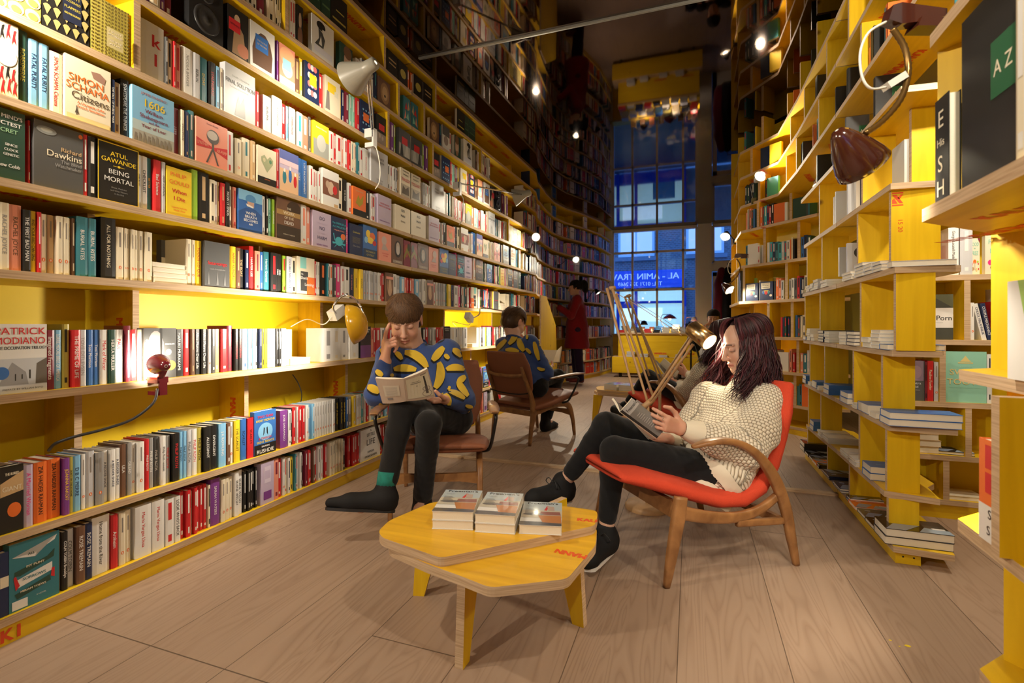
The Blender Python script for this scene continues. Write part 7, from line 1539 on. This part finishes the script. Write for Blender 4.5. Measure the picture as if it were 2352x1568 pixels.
'earth':[('t','BLACK',.6,.78,.55,.06,(.15,.15,.17)),('t','EARTH',.6,.67,.55,.06,(.15,.15,.17)),('t','TIMOTHY',.5,.14,.55,.05,C['G']),('t','SNYDER',.5,.06,.5,.05,C['G'])],
'tragedy':[('r',0,0,1,.45,(.5,.43,.32)),('p',[(.1,.1),(.2,.4),(.5,.3),(.8,.42),(.9,.1)],(.14,.11,.08)),('t','A PEOPLE\'S',.5,.8,.7,.05,K_),('t','TRAGEDY',.5,.62,.95,.12,C['r']),('t','ORLANDO FIGES',.5,.92,.7,.035,K_)],
'vermeer':[('e',.45,.78,.14,.1,(.6,.45,.3)),('p',[(.2,.05),(.3,.6),(.5,.7),(.75,.55),(.9,.05)],(.35,.22,.12)),('e',.75,.2,.3,.14,(.5,.2,.12)),('r',.05,.5,.6,.75,C['r']),('t','MASTER PIECES',.33,.64,.45,.04,C['m'])],
'robe':[('p',[(.1,.1),(.08,.45),(.2,.72),(.42,.85),(.6,.85),(.8,.72),(.9,.45),(.86,.1)],(.13,.07,.045)),('r',.2,.45,.72,.78,C['b']),('t','THE LATHE',.46,.66,.4,.035,C['a']),('t','OF HEAVEN',.46,.58,.4,.035,C['a'])],
'peach':[('e',.5,.75,.5,.22,(.85,.42,.22)),('e',.5,.45,.35,.2,(.85,.62,.5)),('r',0,0,1,.22,(.85,.7,.6)),('r',.2,.42,.75,.68,(.3,.6,.7))],
'swirl':[('e',.3+.2*i,.25+.22*j,.13,.08,(.75,.2,.2) if (i+j)%2 else W_) for i in range(3) for j in range(4)]+[('r',.3,.45,.8,.75,C['y'])],
'note':[('p',[(.0,.1),(.1,.6),(.25,.65),(.3,.1)],(.25,.22,.2)),('r',.15,.6,.7,.85,C['y']),('r',.6,.55,.85,.7,(.7,.65,.5))],
'blossom':[('e',.2+.2*i,.15+.2*j,.05,.03,C['B']) for i in range(4) for j in range(4)]+[('r',.2,.42,.6,.66,C['o'])],
'crowd':[('r',0,0,1,.4,(.3,.24,.2)),('r',.2,.5,.8,.72,C['r']),('e',.3,.3,.1,.08,(.5,.38,.3)),('e',.6,.25,.1,.08,(.5,.38,.3))],
'photo':[('r',0,.1,1,.5,(.35,.35,.32)),('p',[(.1,.1),(.25,.7),(.4,.1)],(.05,.05,.05)),('p',[(.5,.1),(.7,.75),(.9,.1)],(.5,.5,.46)),('r',.25,.5,.75,.75,C['r'])],
'portraitman':[('e',.5,.6,.25,.22,(.5,.36,.26)),('e',.5,.2,.4,.25,(.2,.1,.06))],
'figure':[('e',.40,.84,.2,.11,K_),('p',[(.45,.78),(.62,.80),(.72,.70),(.66,.62),(.5,.6)],W_),('p',[(.28,.75),(.3,.5),(.12,.3),(.5,.3),(.58,.55),(.45,.7)],(.08,.08,.08)),('p',[(.30,.35),(.40,.6),(.44,.35)],W_),('r',.1,.12,.9,.28,(.72,.72,.8))],
'man':[('e',.6,.5,.3,.36,(.62,.42,.3)),('e',.6,.8,.32,.2,(.2,.1,.05)),('e',.6,.2,.2,.12,(.3,.17,.1))],
'noir':[('r',0,.6,1,1,(.12,.12,.13)),('e',.5,.4,.3,.2,(.35,.28,.25)),('r',0,0,1,.15,(.7,.7,.7))],
'lion':[('e',.55,.5,.36,.4,(.35,.2,.08)),('e',.55,.5,.22,.26,(.55,.36,.18)),('e',.55,.4,.07,.05,K_)],
'mosaic':[('p',[(.1,.1),(.4,.2),(.3,.5)],C['s']),('p',[(.4,.2),(.8,.15),(.7,.45)],C['T']),('p',[(.2,.5),(.6,.55),(.4,.8)],C['r']),('p',[(.6,.5),(.9,.6),(.7,.9)],C['a'])],
'green':[('r',.1,.3,.9,.36,(.12,.22,.12)),('r',.1,.6,.9,.64,(.12,.22,.12))],'green2':[('r',.1,.2,.9,.26,C['Y']),('r',.3,.5,.8,.54,C['Y'])],
'black':[('r',.15,.62,.85,.68,C['a']),('r',.2,.45,.8,.5,C['a'])],'black2':[('e',.5,.5,.3,.2,C['Y'])],
'plainrand':[('r',.15,.6,.85,.68,C['G'])],
}
DESIGN.update(LATE)
def art(mb, key, P, w, h, mat):
    """printed design on the plane of frame P (x right, y up, z out), size w x h with origin bottom-left"""
    z = .0004
    for it in DESIGN.get(key, []):
        z += .00006
        if it[0] == 'r': pts = [(it[1],it[2]),(it[3],it[2]),(it[3],it[4]),(it[1],it[4])]; c = it[5]
        elif it[0] == 'e': pts = [(it[1]+it[3]*math.cos(a), it[2]+it[4]*math.sin(a)) for a in [i*math.pi/9 for i in range(18)]]; c = it[5]
        elif it[0] == 'p': pts = it[1]; c = it[2]
        else:
            fr = P @ Matrix.Translation((it[2]*w, it[3]*h, z+.0003)); put_text(mb, it[1], fr, it[4]*w, it[5]*h, mat, it[6], bold=.0006 if it[5]*h > .006 else 0); continue
        mb.add([P @ Vector((min(max(u,0),1)*w, min(max(v,0),1)*h, z)) for u,v in pts], [tuple(range(len(pts)))], mat, c)
def cover_mesh(mb, b):
    w,h,d = b['w'],b['h'],b['dep']; fr = b['frame']; col = C[b['col']]; k = b['kind']; t = .0016
    mat = M['gloss'] if b['gloss'] else M['print']
    rr = random.Random(int(w*1e6)+int(h*1e5))
    if k == 'spine':       # x along shelf, y inward, z up ; spine is the y=0 face
        x0,x1 = -w/2,w/2
        n = 3 if not b['small'] else 1; bul = min(.0025, w*.12) if n == 3 else 0
        mb.box((x0,bul,0),(x0+t,d,h), mat, col, fr); mb.box((x1-t,bul,0),(x1,d,h), mat, col, fr)
        if n == 3:
            xs = [x0,x0+w*.25,x1-w*.25,x1]; ys = [bul,0,0,bul]
            mb.add([fr@Vector((x,y,0)) for x,y in zip(xs,ys)]+[fr@Vector((x,y,h)) for x,y in zip(xs,ys)]+[fr@Vector((x,bul+t,0)) for x in xs]+[fr@Vector((x,bul+t,h)) for x in xs],
                   [(0,1,5,4),(1,2,6,5),(2,3,7,6),(4,5,13,12),(5,6,14,13),(6,7,15,14),(8,9,1,0),(9,10,2,1),(10,11,3,2)], mat, col)
        else: mb.box((x0,0,0),(x1,t,h), mat, col, fr)
        P = frame_axes(fr@Vector((0,-.0004,h/2)), fr.to_3x3()@Vector((1,0,0)), fr.to_3x3()@Vector((0,0,1)), fr.to_3x3()@Vector((0,-1,0)))
        tc = C.get(b['tc'], C['o'])
        if b['txt']:
            if b['txt'] == 'kl':
                put_text(mb,'k',P@Matrix.Translation((w*.12,h*.2,0)),w*.6,.05,mat,C['r'],bold=.003); put_text(mb,'l',P@Matrix.Translation((w*.12,-h*.13,0)),w*.3,.05,mat,C['r'],bold=.003)
            else:
                R = P @ Matrix.Rotation(-math.pi/2,4,'Z')
                put_text(mb, b['txt'], R@Matrix.Translation((-h*.03,0,0)), h*.80, min(w*.52,.012), mat, tc, bold=.0004)
        elif b['tc'] == 'P':
            q = P@Matrix.Translation((0,-h*.27,0)); r = min(w*.3,.005)
            mb.add([q@Vector((r*math.cos(a),r*1.3*math.sin(a),0)) for a in [i*math.pi/5 for i in range(10)]],[tuple(range(10))],mat,C['o'])
            mb.add([q@Vector((x,y,.0001)) for x,y in ((-r*.35,-r*.7),(r*.35,-r*.7),(r*.2,r*.7),(-r*.2,r*.7))],[(0,1,2,3)],mat,C['w'])
            mb.add([P@Vector((x,y,0)) for x,y in ((-w*.1,h*.12),(w*.1,h*.12),(w*.1,h*.40),(-w*.1,h*.40))],[(0,1,2,3)],mat,(.25,.22,.2))
        elif not b['small'] or w > .018:
            a0 = rr.uniform(.05,.2); a1 = a0+rr.uniform(.2,.4); ww = w*rr.uniform(.12,.22)
            for (u0,u1) in ((.42-a1+a0-.1,.42),(-.42,-.42+rr.uniform(.05,.15))):
                mb.add([P@Vector((x,y,0)) for x,y in ((-ww,u0*h),(ww,u0*h),(ww,u1*h),(-ww,u1*h))],[(0,1,2,3)],mat,tc)
    elif k == 'face':      # front cover towards the room, stacked depth d
        x0,x1 = -w/2,w/2
        mb.box((x0,0,0),(x1,t,h), mat, col, fr); mb.box((x0,d-t,0),(x1,d,h), mat, col, fr); mb.box((x0,t,0),(x0+t,d-t,h), mat, col, fr)
        P = frame_axes(fr@Vector((x0,-.0002,0)), fr.to_3x3()@Vector((1,0,0)), fr.to_3x3()@Vector((0,0,1)), fr.to_3x3()@Vector((0,-1,0)))
        if b['pr']: art(mb, b['pr'], P, w, h, mat)
    elif k == 'lie':       # lying flat: spine inward, page edge to the room; covers top and bottom
        x0,x1 = -w/2,w/2
        mb.box((x0,0,h-t),(x1,d,h), mat, col, fr); mb.box((x0,0,0),(x1,d,t), mat, col, fr); mb.box((x0,d-t,t),(x1,d,h-t), mat, col, fr)
        P = frame_axes(fr@Vector((x0,0,h+.0002)), fr.to_3x3()@Vector((1,0,0)), fr.to_3x3()@Vector((0,1,0)), fr.to_3x3()@Vector((0,0,1)))
        if b['pr']: art(mb, b['pr'], P, w, d, mat)
def page_mesh(mb, b):
    w,h,d = b['w'],b['h'],b['dep']; fr = b['frame']; t = .0016
    if b['kind'] == 'spine': mb.box((-w/2+t+.0002,.005,.0015),(w/2-t-.0002,d-.003,h-.003), M['page'], (1,1,1), fr)
    elif b['kind'] == 'face': mb.box((-w/2+t+.0002,t+.0002,.0015),(w/2-.003,d-t-.0002,h-.003), M['page'], (1,1,1), fr)
    else: mb.box((-w/2+.002,.002,t+.0002),(w/2-.002,d-t-.001,h-t-.0002), M['page'], (1,1,1), fr)
ORD = ['first','second','third','fourth','fifth','sixth','seventh','eighth','ninth','topmost']
def nth(n): return str(n)+('th' if 10 <= n%100 <= 20 else {1:'st',2:'nd',3:'rd'}.get(n%10,'th'))
# rank by how large each shows from the camera
def shown(b):
    if b['where'][0] in ('LB','RB'): return 0
    w,h,d = b['w'],b['h'],b['dep']; fr = b['frame']; ps = [proj(fr@Vector((x,y,z))) for x in (-w/2,w/2) for y in (0,d) for z in (0,h)]
    if any(p is None for p in ps): return 0
    x0=min(p[0] for p in ps); x1=max(p[0] for p in ps); y0=min(p[1] for p in ps); y1=max(p[1] for p in ps)
    if x1 < 4 or x0 > 2348 or y1 < 4 or y0 > 1564: return 0
    x0=max(x0,0); x1=min(x1,2352); y0=max(y0,0); y1=min(y1,1568)
    return (x1-x0)*(y1-y0)*(3 if b['where'][0] == 'T' else 1)
for b in BOOKS: b['area'] = shown(b)
order = sorted(BOOKS, key=lambda b:-b['area'])
MAXB = 305
solo = [b for b in order[:MAXB] if b['area'] > 0]
rest = [b for b in BOOKS if not any(b is s for s in solo)]
solo_id = {id(b) for b in solo}
# labels: colour + neighbours + count along the shelf
byrow = {}
for b in BOOKS:
    if b['area'] > 0: byrow.setdefault(b['where'], []).append(b)
for wh, bs_ in byrow.items():
    bs_.sort(key=lambda b: proj(b['frame'].translation)[0] if proj(b['frame'].translation) else 0)
    for i, b in enumerate(bs_): b['i'] = i+1; b['prev'] = bs_[i-1] if i else None; b['next'] = bs_[i+1] if i+1 < len(bs_) else None
def label_for(b):
    c = CN[b['col']]; wh = b['where']
    if wh[0] == 'L':
        sh = ORD[wh[1]]+' shelf up, left bookcase'
        if b['desc']: return f"{c} book {b['desc']}, {nth(b['i'])} along {ORD[wh[1]]} shelf up"
        nb = [CN[x['col']] for x in (b['prev'],b['next']) if x is not None]
        if b['kind'] == 'face': return f"{c} cover facing out, {nth(b['i'])} book along the {sh}"
        return f"{c} spine after a {nb[0] if nb else 'plain'} one, {nth(b['i'])} along {sh}"
    return b['desc']
GN = {'L':'books on the {} shelf of the left bookcase'}
for b in solo:
    mb = MB(); cover_mesh(mb, b); o = mb.build('book', origin=b['frame'].translation)
    grp = GN['L'].format(ORD[b['where'][1]]) if b['where'][0] == 'L' else {'T':'magazine books on the coffee table','R':'books on the right shelving','A':'books in the alcove','F':'books lying on the stepped shelf'}.get(b['where'][0], 'books')
    tag(o, label_for(b), 'book', grp)
    pm = MB(); page_mesh(pm, b); p = pm.build('page_block', origin=b['frame'].translation); p.location = (0,0,0); p.parent = o
mb = MB()
for b in rest:
    cover_mesh(mb, b); page_mesh(mb, b)
o = mb.build('small_books'); tag(o, 'many smaller books filling the rest of the shelves out to the street window', 'books', kind='stuff')
# ================================================================ books in hands (after the print designs exist)
DESIGN['pback'] = [('r',.22,.30,.82,.74,(.64,.57,.45)),('r',.30,.16,.52,.24,(.25,.22,.2))]+[('r',.30,.66-.045*i,.74,.672-.045*i,(.35,.3,.26)) for i in range(8)]
DESIGN['violin'] = [('r',.06,.10,.95,.92,(.68,.64,.50)),('p',[(.72,.85),(.78,.85),(.80,.42),(.72,.42)],(.05,.045,.04)),('e',.75,.40,.15,.085,(.30,.26,.22)),('e',.75,.40,.12,.065,(.66,.62,.48)),('e',.74,.22,.18,.12,(.30,.26,.22)),('e',.74,.22,.155,.10,(.66,.62,.48)),('p',[(.70,.48),(.80,.48),(.80,.22),(.70,.22)],(.12,.1,.09)),('r',.62,.90,.88,.93,(.25,.22,.2)),('r',.25,.74,.55,.755,(.2,.18,.16)),('r',.20,.68,.60,.70,(.2,.18,.16)),('e',.42,.58,.03,.02,(.3,.28,.25))]
DESIGN['freefront'] = [('r',0,.0,1,1,(.19,.18,.17)),('r',.12,.80,1,1,(.42,.41,.40)),('r',.0,.0,.15,1,(.02,.018,.018)),('t','Freeman\'s',.60,.90,.76,.075,(.03,.03,.03))]+[('r',.35,.66-.05*i,.62+.05*(i%3),.675-.05*i,(.40,.38,.36)) for i in range(9)]
bk1 = open_book('open_book', Q(862,868,d=2.34), Q(927,869,d=2.29), Q(982,846,d=2.36), Q(879,926,d=2.42), Q(933,921,d=2.37), Q(1000,911,d=2.44), (.56,.44,.34), 'open paperback with a violin drawing held on the knee of the reader in blue', 'pback','violin', back_dir=cam0-Q(927,900,d=2.35), thick=.014)
# the magazine book of the reader in cream: cover towards the camera, pages opened away
bk2 = open_book('open_book', Q(1408,913,d=2.10), Q(1424,945,d=2.02), Q(1452,914,d=2.02), Q(1492,1006,d=2.16), Q(1508,1006,d=2.04), Q(1530,975,d=2.04), (.10,.09,.085), 'open paperback with a dark grey cover held by the reader in cream', None,'freefront', back_dir=cam0-Q(1470,960,d=2.03), thick=.012)
